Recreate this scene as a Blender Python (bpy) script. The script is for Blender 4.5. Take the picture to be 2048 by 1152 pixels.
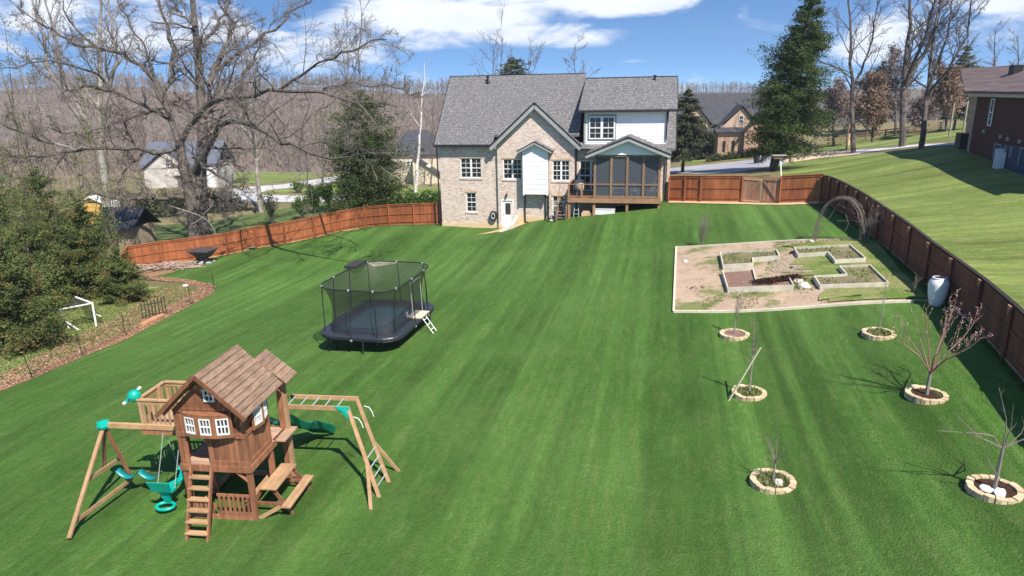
import bpy, math, random
import numpy as np
R = math.radians
S = bpy.context.scene
for o in list(bpy.data.objects): bpy.data.objects.remove(o)
rng = np.random.default_rng(7)
random.seed(7)

# ------------------------------------------------------------------ camera
FPX = 1365.0; PITCH = R(16.2); ROLL = R(-1.1); CAM_H = 10.4
cp_, sp_ = math.cos(PITCH), math.sin(PITCH); cr_, sr_ = math.cos(ROLL), math.sin(ROLL)
FW = np.array([0, cp_, -sp_]); UP0 = np.array([0, sp_, cp_]); RT0 = np.array([1.0, 0, 0])
RT = cr_*RT0 + sr_*UP0; UP = -sr_*RT0 + cr_*UP0
CAM = np.array([0, 0, CAM_H])
from mathutils import Matrix
cam_d = bpy.data.cameras.new('camera'); cam = bpy.data.objects.new('camera', cam_d)
S.collection.objects.link(cam); S.camera = cam
cam_d.sensor_width = 36; cam_d.lens = 36*FPX/2048; cam_d.clip_end = 6000; cam_d.clip_start = 0.1
m = Matrix.Identity(4)
for i in range(3):
    m[i][0] = RT[i]; m[i][1] = UP[i]; m[i][2] = -FW[i]; m[i][3] = CAM[i]
cam.matrix_world = m

# ------------------------------------------------------------------ light
SUN_EL = R(52); SUN_SHADOW_AZ = R(-30)           # shadows fall to the back left
sdir = np.array([math.sin(SUN_SHADOW_AZ)*math.cos(SUN_EL), math.cos(SUN_SHADOW_AZ)*math.cos(SUN_EL), -math.sin(SUN_EL)])
sun_d = bpy.data.lights.new('sun', 'SUN'); sun_d.energy = 4.9; sun_d.angle = R(0.5); sun_d.color = (1.0, 0.945, 0.85)
sun = bpy.data.objects.new('sun', sun_d); S.collection.objects.link(sun)
from mathutils import Vector
sun.rotation_euler = Vector(sdir).to_track_quat('-Z', 'Y').to_euler()
W = bpy.data.worlds.new('World'); S.world = W; W.use_nodes = True
nt = W.node_tree; nt.nodes.clear()
def N(t, kind, **kw):
    n = t.nodes.new(kind)
    for k, v in kw.items():
        if k in n.inputs: n.inputs[k].default_value = v
        else: setattr(n, k, v)
    return n
def MATH(t, op, a, b=None, clamp=False):
    n = t.nodes.new('ShaderNodeMath'); n.operation = op; n.use_clamp = clamp
    for i, x in enumerate((a, b)):
        if x is None: continue
        if isinstance(x, (int, float)): n.inputs[i].default_value = x
        else: t.links.new(x, n.inputs[i])
    return n.outputs[0]
def MIX(t, f, a, b, blend='MIX'):
    n = t.nodes.new('ShaderNodeMix'); n.data_type = 'RGBA'; n.blend_type = blend
    for i, x in ((0, f), (6, a), (7, b)):
        if isinstance(x, (int, float)): n.inputs[i].default_value = x
        elif isinstance(x, (tuple, list)): n.inputs[i].default_value = (x[0], x[1], x[2], 1)
        else: t.links.new(x, n.inputs[i])
    return n.outputs[2]
def RAMP(t, f, lo, hi):
    n = t.nodes.new('ShaderNodeMapRange'); n.interpolation_type = 'SMOOTHSTEP'
    t.links.new(f, n.inputs[0]); n.inputs[1].default_value = lo; n.inputs[2].default_value = hi
    return n.outputs[0]
tc = N(nt, 'ShaderNodeTexCoord'); sx = N(nt, 'ShaderNodeSeparateXYZ'); nt.links.new(tc.outputs['Generated'], sx.inputs[0])
zz = MATH(nt, 'MAXIMUM', sx.outputs[2], 0.0)
z2 = MATH(nt, 'ADD', MATH(nt, 'MULTIPLY', MATH(nt, 'POWER', zz, 0.75), 1.4), 0.16)
cx = N(nt, 'ShaderNodeCombineXYZ'); nt.links.new(sx.outputs[0], cx.inputs[0]); nt.links.new(sx.outputs[1], cx.inputs[1]); nt.links.new(z2, cx.inputs[2])
sky = N(nt, 'ShaderNodeTexSky', sky_type='NISHITA', sun_disc=False, sun_elevation=SUN_EL, sun_rotation=R(180)+SUN_SHADOW_AZ)
sky.air_density = 1.0; sky.dust_density = 0.3; sky.ozone_density = 2.5
nt.links.new(cx.outputs[0], sky.inputs[0])
hs = N(nt, 'ShaderNodeHueSaturation', Saturation=1.22, Value=1.42); nt.links.new(sky.outputs[0], hs.inputs['Color'])
# clouds: direction flattened to a high layer so that they stretch towards the horizon
ax = MATH(nt, 'DIVIDE', sx.outputs[0], MATH(nt, 'MAXIMUM', sx.outputs[1], 0.05))
azc = N(nt, 'ShaderNodeCombineXYZ'); nt.links.new(ax, azc.inputs[0]); nt.links.new(MATH(nt, 'MULTIPLY', sx.outputs[2], 3.2), azc.inputs[1])
cn = N(nt, 'ShaderNodeTexNoise', Scale=6.5, Detail=10.0, Roughness=0.62, Distortion=0.5); nt.links.new(azc.outputs[0], cn.inputs['Vector'])
def blob(x0, z0, wx, wz, amp):
    a = MATH(nt, 'POWER', MATH(nt, 'DIVIDE', MATH(nt, 'SUBTRACT', ax, x0), wx), 2.0)
    n1 = MATH(nt, 'ABSOLUTE', MATH(nt, 'DIVIDE', MATH(nt, 'SUBTRACT', sx.outputs[2], z0), wz))
    d = MATH(nt, 'ADD', MATH(nt, 'MULTIPLY', MATH(nt, 'ABSOLUTE', MATH(nt, 'DIVIDE', MATH(nt, 'SUBTRACT', ax, x0), wx)), MATH(nt, 'ABSOLUTE', MATH(nt, 'DIVIDE', MATH(nt, 'SUBTRACT', ax, x0), wx))), MATH(nt, 'MULTIPLY', n1, n1))
    return MATH(nt, 'MULTIPLY', MATH(nt, 'MAXIMUM', MATH(nt, 'SUBTRACT', 1.0, d), 0.0), amp)
acc = None
for b_ in [(0.0, 0.118, 0.30, 0.044, 0.50), (-0.14, 0.082, 0.20, 0.036, 0.46), (0.10, 0.068, 0.13, 0.020, 0.46), (-0.60, 0.09, 0.32, 0.05, 0.36), (-0.36, 0.05, 0.25, 0.03, 0.26), (0.17, 0.115, 0.12, 0.03, 0.35),
           (0.50, 0.055, 0.10, 0.045, 0.42), (0.72, 0.09, 0.17, 0.06, 0.46), (-1.3, .2, .5, .08, .3), (1.4, .25, .5, .1, .3), (0, .5, .8, .15, .25)]:
    v = blob(*b_); acc = v if acc is None else MATH(nt, 'ADD', acc, v)
cm = MATH(nt, 'ADD', MATH(nt, 'ADD', MATH(nt, 'MULTIPLY', cn.outputs[0], 1.7), -0.35), acc)
mask = RAMP(nt, cm, 0.60, 1.0)
cn2 = N(nt, 'ShaderNodeTexNoise', Scale=11.0, Detail=6.0); nt.links.new(azc.outputs[0], cn2.inputs['Vector'])
ccol = MIX(nt, cn2.outputs[0], (6.5, 6.9, 7.6), (9.3, 9.5, 9.8))
full = MIX(nt, MATH(nt, 'MULTIPLY', mask, 0.92), hs.outputs[0], ccol)
bg = N(nt, 'ShaderNodeBackground', Strength=0.088); nt.links.new(full, bg.inputs[0])
wo = N(nt, 'ShaderNodeOutputWorld'); nt.links.new(bg.outputs[0], wo.inputs[0])
W.cycles.sampling_method = 'MANUAL'; W.cycles.sample_map_resolution = 512
S.view_settings.view_transform = 'Standard'; S.view_settings.look = 'None'; S.view_settings.exposure = 0.72; S.view_settings.gamma = 1
S.cycles.max_bounces = 5; S.cycles.transparent_max_bounces = 12; S.cycles.diffuse_bounces = 2; S.cycles.glossy_bounces = 2

# ------------------------------------------------------------------ survey: rays, terrain
def ray(px, py): return FW + (px-1024)/FPX*RT - (py-576)/FPX*UP
def at(px, py, dep): return CAM + ray(px, py)*dep
def at_drop(px, py, dr):
    d = ray(px, py); return CAM + d*(-dr/d[2])
TH_H = R(12); P_H = at(885, 452, 56)               # the house's left base corner and heading
HU = np.array([math.cos(TH_H), -math.sin(TH_H), 0]); HV = np.array([math.sin(TH_H), math.cos(TH_H), 0])
def hw(u, v, z): return P_H + HU*u + HV*v + np.array([0, 0, z])
A = []
for px, py, dr in [(515, 1043, 10.4), (150, 1075, 10.5), (-300, 1150, 10.9), (0, 1152, 10.6), (1024, 1152, 10.35), (2048, 1152, 9.2), (2400, 1152, 9.0),
                   (0, 785, 11.2), (250, 690, 11.5), (430, 580, 12.0), (726, 708, 10.6), (1024, 700, 10.35), (1024, 900, 10.35), (1541, 962, 9.9), (1990, 985, 9.2),
                   (1855, 790, 9.1), (1495, 790, 9.85), (1470, 672, 9.75), (1757, 672, 9.0), (1347, 625, 9.65), (1830, 606, 8.5), (1352, 497, 9.1), (1620, 483, 8.0),
                   (2016, 717, 8.5), (1851, 559, 8.15), (1024, 500, 10.35), (700, 520, 11.6), (100, 560, 13.0), (0, 640, 12.2)]:
    A.append(at_drop(px, py, dr))
for px, py, dp in [(589, 485, 57), (432, 515, 55), (300, 532, 53), (767, 453, 58), (1500, 406, 49), (1640, 402, 47), (2048, 585, 28.5), (2048, 480, 33), (2048, 400, 39),
                   (1935, 305, 52), (2048, 335, 46), (1640, 343, 60), (1547, 343, 65), (1400, 345, 74), (1520, 322, 85), (1440, 312, 98), (1708, 307, 75), (1803, 294, 73), (1930, 285, 66),
                   (1850, 275, 92), (1900, 262, 84), (1660, 290, 112), (1400, 300, 125), (500, 460, 75), (300, 460, 75), (395, 478, 62), (600, 410, 88), (700, 397, 97), (560, 365, 132),
                   (500, 345, 185), (840, 370, 112), (340, 375, 112), (0, 400, 115), (0, 340, 230), (700, 345, 220), (1000, 330, 260), (1300, 300, 230), (120, 450, 80), (0, 520, 55)]:
    A.append(at(px, py, dp))
for u, v, z in [(0, -3, -.05), (0, 0, 0), (5.5, -.5, 0.0), (5.5, -3, 0.1), (7.6, -.5, .6), (9, -.5, .8), (10.8, -3.3, 1.42), (14, -3.3, 1.8), (17.2, -3.3, 2.25), (18.2, 0, 2.3), (18.2, 10, 2.5), (0, 10, -1.0)]:
    A.append(hw(u, v, z))
for p in [(-40, 0, -1.2), (40, 0, 1.6), (0, -15, 0), (50, 25, 5.5), (70, 60, 7), (-60, 30, -4), (110, 90, 6), (-120, 60, -8), (200, 200, 4), (-220, 200, -16), (150, 150, 4), (60, 130, 2)]:
    A.append(np.array(p, float))
A = np.array(A)
SC = 60.0
def _phi(r2): return 0.5*r2*np.log(r2+1e-12)
n_ = len(A); XY = A[:, :2]/SC
K_ = _phi(((XY[:, None]-XY[None])**2).sum(-1)) + np.eye(n_)*2e-4
Pm = np.hstack([np.ones((n_, 1)), XY]); M_ = np.zeros((n_+3, n_+3)); M_[:n_, :n_] = K_; M_[:n_, n_:] = Pm; M_[n_:, :n_] = Pm.T
sol = np.linalg.solve(M_, np.concatenate([A[:, 2], np.zeros(3)]))
def Zf(x, y):
    x = np.asarray(x, float); y = np.asarray(y, float); sh = x.shape
    q = np.stack([x.ravel(), y.ravel()], 1)/SC; out = np.empty(len(q))
    for i in range(0, len(q), 20000):
        b = q[i:i+20000]
        out[i:i+20000] = _phi(((b[:, None]-XY[None])**2).sum(-1))@sol[:n_] + sol[n_] + b@sol[n_+1:]
    rr = np.hypot(q[:, 0], q[:, 1])*SC; f = np.clip((rr-230)/120, 0, 1)
    out = out*(1-f) + (-26.0)*f
    return out.reshape(sh)
def Z(x, y): return float(Zf(np.array([x]), np.array([y]))[0])
_T = np.concatenate([np.linspace(8, 80, 500), np.linspace(80.2, 330, 700)])
def G(px, py, h=0.0):
    """the point h above the ground that stands at a spot of the survey photograph"""
    d = ray(px, py); P = CAM + d*_T[:, None]; f = P[:, 2]-Zf(P[:, 0], P[:, 1])-h
    i = np.argmax(f < 0)
    if f[i] >= 0: return P[-1]
    if i == 0: return P[0]
    t = _T[i-1] + (_T[i]-_T[i-1])*f[i-1]/(f[i-1]-f[i]+1e-9)
    return CAM + d*t

# ------------------------------------------------------------------ mesh helpers
COL = S.collection
class MB:
    """collects boxes, bars, tubes and faces, then links them as ONE mesh object"""
    def __init__(s): s.V = []; s.F = []; s.T = []; s.n = 0
    def add(s, V, F, tone=None):
        V = np.asarray(V, float).reshape(-1, 3); F = np.asarray(F, int)
        s.V.append(V); s.F.append(F+s.n); s.n += len(V)
        if tone is None: tone = random.random()
        t = np.full(len(F), tone) if np.isscalar(tone) else np.asarray(tone)
        s.T.append(t); return s
    def box(s, x0, x1, y0, y1, z0, z1, tone=None):
        V = [(x, y, z) for x in (x0, x1) for y in (y0, y1) for z in (z0, z1)]
        return s.add(V, [(0, 1, 3, 2), (4, 6, 7, 5), (0, 4, 5, 1), (2, 3, 7, 6), (0, 2, 6, 4), (1, 5, 7, 3)], tone)
    def beam(s, a, b, w, h, up=(0, 0, 1), tone=None):
        """bar from a to b, w wide and h high"""
        a = np.array(a, float); b = np.array(b, float); d = b-a; d /= np.linalg.norm(d)+1e-9
        up = np.array(up, float)
        if abs(d@up) > 0.98: up = np.array([0, 1, 0.0])
        r = np.cross(d, up); r /= np.linalg.norm(r); u = np.cross(r, d)
        V = [p + r*i*w/2 + u*j*h/2 for p in (a, b) for i in (-1, 1) for j in (-1, 1)]
        return s.add(V, [(0, 2, 3, 1), (4, 5, 7, 6), (0, 1, 5, 4), (2, 6, 7, 3), (0, 4, 6, 2), (1, 3, 7, 5)], tone)
    def tubes(s, P, Rr, n=5, tone=None):
        """P (N,K,3) polylines, Rr (N,K) radii"""
        P = np.asarray(P, float); Rr = np.asarray(Rr, float); Nn, K = P.shape[:2]
        D = np.gradient(P, axis=1); D /= np.linalg.norm(D, axis=2, keepdims=True)+1e-9
        ref = np.where(np.abs(D[:, :1, 2:3]) > 0.9, np.array([[[1.0, 0, 0]]]), np.array([[[0, 0, 1.0]]]))
        X = np.cross(D, np.broadcast_to(ref, D.shape)); X /= np.linalg.norm(X, axis=2, keepdims=True)+1e-9
        Y = np.cross(D, X); a = np.arange(n)*2*np.pi/n
        V = P[:, :, None] + Rr[:, :, None, None]*(X[:, :, None]*np.cos(a)[:, None] + Y[:, :, None]*np.sin(a)[:, None])
        i, k, j = np.meshgrid(np.arange(Nn), np.arange(K-1), np.arange(n), indexing='ij'); j2 = (j+1) % n; b = (i*K+k)*n
        F = np.stack([b+j, b+j2, b+n+j2, b+n+j], -1).reshape(-1, 4)
        t = np.repeat(rng.random(Nn) if tone is None else np.full(Nn, tone), (K-1)*n)
        return s.add(V.reshape(-1, 3), F, t)
    def tube(s, pts, r, n=8, tone=None, caps=True):
        pts = np.array(pts, float); rr = np.full(len(pts), r) if np.isscalar(r) else np.array(r)
        s.tubes(pts[None], rr[None], n, tone)
        if caps: s.poly(s.V[-1][:n][::-1], tone); s.poly(s.V[-2][-n:], tone)
        return s
    def poly(s, pts, tone=None):
        pts = np.array(pts, float); c = pts.mean(0); n = len(pts)
        if n == 4: return s.add(pts, [(0, 1, 2, 3)], tone)
        return s.add(np.vstack([pts, c]), [(i, (i+1) % n, n, n) for i in range(n)], tone)
    def prism(s, pts, vec, tone=None):
        """flat outline extruded by vec"""
        pts = np.array(pts, float); vec = np.array(vec, float); n = len(pts)
        t = random.random() if tone is None else tone
        s.poly(pts, t); s.poly((pts+vec)[::-1], t)
        return s.add(np.vstack([pts, pts+vec]), [(i, i+n, (i+1) % n+n, (i+1) % n) for i in range(n)], t)
    def lathe(s, prof, n=24, c=(0, 0, 0), tone=None):
        a = np.arange(n)*2*np.pi/n; prof = np.array(prof, float)
        V = np.stack([prof[:, None, 0]*np.cos(a), prof[:, None, 0]*np.sin(a), np.repeat(prof[:, 1:2], n, 1)], -1)+np.array(c)
        F = [(k*n+j, k*n+(j+1) % n, (k+1)*n+(j+1) % n, (k+1)*n+j) for k in range(len(prof)-1) for j in range(n)]
        return s.add(V.reshape(-1, 3), F, tone)
    def build(s, name, mat, parent=None, smooth=False):
        V = np.vstack(s.V); Q = np.vstack([f if f.shape[1] == 4 else np.hstack([f, f[:, 2:3]]) for f in s.F]); T = np.concatenate(s.T)
        tri = Q[:, 2] == Q[:, 3]; tot = np.where(tri, 3, 4); st = np.concatenate([[0], np.cumsum(tot)[:-1]])
        keep = np.ones(Q.shape, bool); keep[tri, 3] = False; L = Q[keep]
        me = bpy.data.meshes.new(name); me.vertices.add(len(V)); me.vertices.foreach_set('co', V.astype(np.float32).ravel())
        me.loops.add(len(L)); me.loops.foreach_set('vertex_index', L.astype(np.int32))
        me.polygons.add(len(Q)); me.polygons.foreach_set('loop_start', st.astype(np.int32))
        me.polygons.foreach_set('loop_total', tot.astype(np.int32))
        me.polygons.foreach_set('use_smooth', np.full(len(Q), smooth))
        at_ = me.attributes.new('tone', 'FLOAT', 'FACE'); at_.data.foreach_set('value', T.astype(np.float32))
        me.update(calc_edges=True)
        if mat is not None: me.materials.append(mat)
        o = bpy.data.objects.new(name, me); COL.objects.link(o)
        if parent is not None: o.parent = parent
        return o
def tag(o, label=None, cat=None, group=None, kind=None):
    if label: o['label'] = label
    if cat: o['category'] = cat
    if group: o['group'] = group
    if kind: o['kind'] = kind
    return o
def thing(name, label, cat, loc=(0, 0, 0), rz=0.0, group=None, parent=None):
    o = bpy.data.objects.new(name, None); COL.objects.link(o); o.location = tuple(float(v) for v in loc); o.rotation_euler = (0, 0, rz)
    o.empty_display_size = 0.3
    if parent is not None: o.parent = parent
    return tag(o, label, cat, group)
def copy_tree(o, parent=None):
    c = o.copy(); COL.objects.link(c)
    if parent is not None: c.parent = parent
    for ch in [x for x in bpy.data.objects if x.parent == o]: copy_tree(ch, c)
    return c

def poly_res(pts, K):
    pts = np.array(pts, float); d = np.concatenate([[0], np.cumsum(np.linalg.norm(np.diff(pts, axis=0), axis=1))]); t = np.linspace(0, d[-1], K); return np.stack([np.interp(t, d, pts[:, i]) for i in range(3)], 1)
# ------------------------------------------------------------------ materials
MATS = {}
def mat(name, col, col2=None, rough=0.8, scale=8.0, stretch=(1, 1, 1), var=0.35, tone=0.0, bump=0.0, bscale=None, spec=0.3, metal=0.0, detail=5.0):
    """colour varied by noise between col and col2 and by each piece's own tone"""
    m = bpy.data.materials.new(name); m.use_nodes = True; t = m.node_tree; b = t.nodes['Principled BSDF']
    if col2 is None: col2 = tuple(c*(1-var) for c in col)
    tc = N(t, 'ShaderNodeTexCoord'); mp = N(t, 'ShaderNodeMapping'); mp.inputs['Scale'].default_value = stretch
    t.links.new(tc.outputs['Object'], mp.inputs[0])
    no = N(t, 'ShaderNodeTexNoise', Scale=scale, Detail=detail, Roughness=0.65); t.links.new(mp.outputs[0], no.inputs['Vector'])
    f = RAMP(t, no.outputs[0], 0.3, 0.72); c = MIX(t, f, col, col2)
    if tone:
        a = N(t, 'ShaderNodeAttribute', attribute_name='tone'); k = MATH(t, 'ADD', MATH(t, 'MULTIPLY', a.outputs['Fac'], tone), 1-tone/2)
        cc = N(t, 'ShaderNodeCombineXYZ')
        for i in range(3): t.links.new(k, cc.inputs[i])
        c = MIX(t, 1.0, c, cc.outputs[0], 'MULTIPLY')
    t.links.new(c, b.inputs['Base Color']); b.inputs['Roughness'].default_value = rough
    b.inputs['Specular IOR Level'].default_value = spec; b.inputs['Metallic'].default_value = metal
    if bump:
        n2 = N(t, 'ShaderNodeTexNoise', Scale=bscale or scale*3, Detail=4.0); t.links.new(mp.outputs[0], n2.inputs['Vector'])
        bp = N(t, 'ShaderNodeBump', Strength=bump, Distance=0.05); t.links.new(n2.outputs[0], bp.inputs['Height']); t.links.new(bp.outputs[0], b.inputs['Normal'])
    MATS[name] = m; return m
def emptymat(name):
    m = bpy.data.materials.new(name); m.use_nodes = True; return m, m.node_tree, m.node_tree.nodes['Principled BSDF']

def brick_mat(name, c1, c2, mortar, blotch, bw=0.24, bh=0.085, ms=0.012, patch=(0.8, 0.74, 0.68)):
    m, t, b = emptymat(name); tc = N(t, 'ShaderNodeTexCoord'); s_ = N(t, 'ShaderNodeSeparateXYZ'); t.links.new(tc.outputs['Object'], s_.inputs[0])
    cb = N(t, 'ShaderNodeCombineXYZ'); t.links.new(MATH(t, 'ADD', s_.outputs[0], s_.outputs[1]), cb.inputs[0]); t.links.new(s_.outputs[2], cb.inputs[1])
    br = N(t, 'ShaderNodeTexBrick'); t.links.new(cb.outputs[0], br.inputs['Vector'])
    br.inputs['Color1'].default_value = (*c1, 1); br.inputs['Color2'].default_value = (*c2, 1); br.inputs['Mortar'].default_value = (*mortar, 1)
    br.inputs['Scale'].default_value = 1.0; br.inputs['Brick Width'].default_value = bw; br.inputs['Row Height'].default_value = bh; br.inputs['Mortar Size'].default_value = ms
    br.inputs['Mortar Smooth'].default_value = 0.4; br.inputs['Bias'].default_value = -0.1
    mp = N(t, 'ShaderNodeMapping'); mp.inputs['Scale'].default_value = (2.6, 9.0, 1); t.links.new(cb.outputs[0], mp.inputs[0])
    n1 = N(t, 'ShaderNodeTexNoise', Scale=1.0, Detail=3.0, Roughness=0.7); t.links.new(mp.outputs[0], n1.inputs['Vector'])
    c = MIX(t, MATH(t, 'MULTIPLY', RAMP(t, n1.outputs[0], 0.52, 0.68), 0.75), br.outputs[0], blotch)
    n2 = N(t, 'ShaderNodeTexNoise', Scale=0.55, Detail=4.0); t.links.new(cb.outputs[0], n2.inputs['Vector'])
    c = MIX(t, MATH(t, 'MULTIPLY', RAMP(t, n2.outputs[0], 0.35, 0.7), 0.5), c, patch)
    t.links.new(c, b.inputs['Base Color']); b.inputs['Roughness'].default_value = 0.9; b.inputs['Specular IOR Level'].default_value = 0.2
    bp = N(t, 'ShaderNodeBump', Strength=0.6, Distance=0.02); t.links.new(br.outputs['Fac'], bp.inputs['Height']); bp.invert = True; t.links.new(bp.outputs[0], b.inputs['Normal'])
    MATS[name] = m; return m
def shingle_mat(name, c1, c2, light, row=0.16):
    m, t, b = emptymat(name); tc = N(t, 'ShaderNodeTexCoord'); s_ = N(t, 'ShaderNodeSeparateXYZ'); t.links.new(tc.outputs['Object'], s_.inputs[0])
    cb = N(t, 'ShaderNodeCombineXYZ'); t.links.new(MATH(t, 'ADD', s_.outputs[0], MATH(t, 'MULTIPLY', s_.outputs[1], 0.15)), cb.inputs[0]); t.links.new(s_.outputs[2], cb.inputs[1])
    br = N(t, 'ShaderNodeTexBrick'); t.links.new(cb.outputs[0], br.inputs['Vector'])
    br.inputs['Color1'].default_value = (*c1, 1); br.inputs['Color2'].default_value = (*c2, 1); br.inputs['Mortar'].default_value = tuple(x*0.55 for x in c2)+(1,)
    br.inputs['Scale'].default_value = 1.0; br.inputs['Brick Width'].default_value = 0.28; br.inputs['Row Height'].default_value = row; br.inputs['Mortar Size'].default_value = 0.014
    br.inputs['Bias'].default_value = 0.0
    n1 = N(t, 'ShaderNodeTexNoise', Scale=9.0, Detail=3.0, Roughness=0.8); mp = N(t, 'ShaderNodeMapping'); mp.inputs['Scale'].default_value = (0.6, 1.6, 1); t.links.new(cb.outputs[0], mp.inputs[0]); t.links.new(mp.outputs[0], n1.inputs['Vector'])
    c = MIX(t, MATH(t, 'MULTIPLY', RAMP(t, n1.outputs[0], 0.5, 0.68), 0.8), br.outputs[0], light)
    n2 = N(t, 'ShaderNodeTexNoise', Scale=0.5, Detail=3.0); t.links.new(cb.outputs[0], n2.inputs['Vector'])
    c = MIX(t, MATH(t, 'MULTIPLY', RAMP(t, n2.outputs[0], 0.35, 0.7), 0.3), c, tuple(x*0.8 for x in c1))
    t.links.new(c, b.inputs['Base Color']); b.inputs['Roughness'].default_value = 0.85; b.inputs['Specular IOR Level'].default_value = 0.25
    MATS[name] = m; return m
def ground_mat(name, base, lush, dry, dry_amt=0.35, stripes=0.0, period=2.4, az=13.0, fine=0.4, patch=0.16, weave=0.0):
    """mown turf: blade noise, patches, faint mowing bands"""
    m, t, b = emptymat(name); tc = N(t, 'ShaderNodeTexCoord'); P = tc.outputs['Object']
    big = N(t, 'ShaderNodeTexNoise', Scale=patch, Detail=5.0, Roughness=0.6); t.links.new(P, big.inputs['Vector'])
    rot = N(t, 'ShaderNodeVectorRotate', rotation_type='Z_AXIS', Angle=R(az)); t.links.new(P, rot.inputs['Vector']); mpp = N(t, 'ShaderNodeMapping'); mpp.inputs['Scale'].default_value = (1.6, 0.35, 1); t.links.new(rot.outputs[0], mpp.inputs[0])
    mid = N(t, 'ShaderNodeTexNoise', Scale=2.2, Detail=6.0, Roughness=0.75, Distortion=0.4); t.links.new(mpp.outputs[0], mid.inputs['Vector'])
    fi = N(t, 'ShaderNodeTexNoise', Scale=16.0, Detail=3.0, Roughness=0.8); t.links.new(P, fi.inputs['Vector'])
    c = MIX(t, RAMP(t, big.outputs[0], 0.36, 0.64), base, lush)
    c = MIX(t, MATH(t, 'MULTIPLY', RAMP(t, mid.outputs[0], 0.42, 0.72), dry_amt), c, dry)
    md2 = N(t, 'ShaderNodeTexNoise', Scale=5.0, Detail=5.0, Roughness=0.8); t.links.new(P, md2.inputs['Vector'])
    def scale_by(c, k):
        cc = N(t, 'ShaderNodeCombineXYZ')
        for i in range(3): t.links.new(k, cc.inputs[i])
        return MIX(t, 1.0, c, cc.outputs[0], 'MULTIPLY')
    c = scale_by(c, MATH(t, 'ADD', MATH(t, 'MULTIPLY', fi.outputs[0], 2*fine), 1-fine))
    c = scale_by(c, MATH(t, 'ADD', MATH(t, 'MULTIPLY', md2.outputs[0], 0.9), 0.55))
    if stripes:
        wob = N(t, 'ShaderNodeTexNoise', Scale=0.13, Detail=2.0); t.links.new(P, wob.inputs['Vector'])
        mw = N(t, 'ShaderNodeMix', data_type='VECTOR'); mw.inputs[0].default_value = 0.035; t.links.new(rot.outputs[0], mw.inputs[4]); t.links.new(wob.outputs[1], mw.inputs[5])
        n3 = N(t, 'ShaderNodeTexNoise', Scale=0.16, Detail=4.0, Roughness=0.6); t.links.new(P, n3.inputs['Vector']); keep = RAMP(t, n3.outputs[0], 0.34, 0.62)
        def streak(across, along, lo, hi, amp):
            mm = N(t, 'ShaderNodeMapping'); mm.inputs['Scale'].default_value = (across, along, 0.0); t.links.new(mw.outputs[1], mm.inputs[0])
            nn = N(t, 'ShaderNodeTexNoise', Scale=1.0, Detail=1.5, Roughness=0.5); t.links.new(mm.outputs[0], nn.inputs['Vector'])
            w = MATH(t, 'SUBTRACT', RAMP(t, nn.outputs[0], lo, hi), 0.5)
            return MATH(t, 'ADD', MATH(t, 'MULTIPLY', w, MATH(t, 'MULTIPLY', MATH(t, 'ADD', MATH(t, 'MULTIPLY', keep, 0.8), 0.2), 2*amp)), 1.0)
        c = scale_by(c, streak(1.0/period, 0.012, 0.40, 0.60, stripes)); c = scale_by(c, streak(3.1/period, 0.03, 0.42, 0.60, stripes*0.7)); c = scale_by(c, streak(7.5/period, 0.10, 0.35, 0.65, stripes*0.35))
    t.links.new(c, b.inputs['Base Color']); b.inputs['Roughness'].default_value = 0.95; b.inputs['Specular IOR Level'].default_value = 0.12
    bp = N(t, 'ShaderNodeBump', Strength=1.0, Distance=0.08); t.links.new(fi.outputs[0], bp.inputs['Height']); t.links.new(bp.outputs[0], b.inputs['Normal'])
    MATS[name] = m; return m
def leaf_mat(name, c1, c2, tone=0.9, trans=0.25, c3=None):
    m, t, b = emptymat(name); a = N(t, 'ShaderNodeAttribute', attribute_name='tone')
    c = MIX(t, a.outputs['Fac'], c1, c2)
    if c3:
        tcx = N(t, 'ShaderNodeTexCoord'); nx_ = N(t, 'ShaderNodeTexNoise', Scale=0.9, Detail=3.0); t.links.new(tcx.outputs['Object'], nx_.inputs['Vector']); c = MIX(t, MATH(t, 'MULTIPLY', RAMP(t, nx_.outputs[0], 0.52, 0.68), MATH(t, 'ADD', MATH(t, 'MULTIPLY', a.outputs['Fac'], 0.6), 0.2)), c, c3)
    t.links.new(c, b.inputs['Base Color']); b.inputs['Roughness'].default_value = 0.75; b.inputs['Specular IOR Level'].default_value = 0.2
    tr = N(t, 'ShaderNodeBsdfTranslucent'); t.links.new(c, tr.inputs[0]); mx = N(t, 'ShaderNodeMixShader'); mx.inputs[0].default_value = trans
    t.links.new(b.outputs[0], mx.inputs[1]); t.links.new(tr.outputs[0], mx.inputs[2]); t.links.new(mx.outputs[0], t.nodes['Material Output'].inputs[0])
    MATS[name] = m; return m
def net_mat(name, col, opacity):
    """fine netting or insect screen: mostly open weave"""
    m, t, b = emptymat(name); b.inputs['Base Color'].default_value = (*col, 1); b.inputs['Roughness'].default_value = 0.6
    tr = N(t, 'ShaderNodeBsdfTransparent'); mx = N(t, 'ShaderNodeMixShader'); mx.inputs[0].default_value = opacity
    t.links.new(tr.outputs[0], mx.inputs[1]); t.links.new(b.outputs[0], mx.inputs[2]); t.links.new(mx.outputs[0], t.nodes['Material Output'].inputs[0])
    MATS[name] = m; return m
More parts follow.
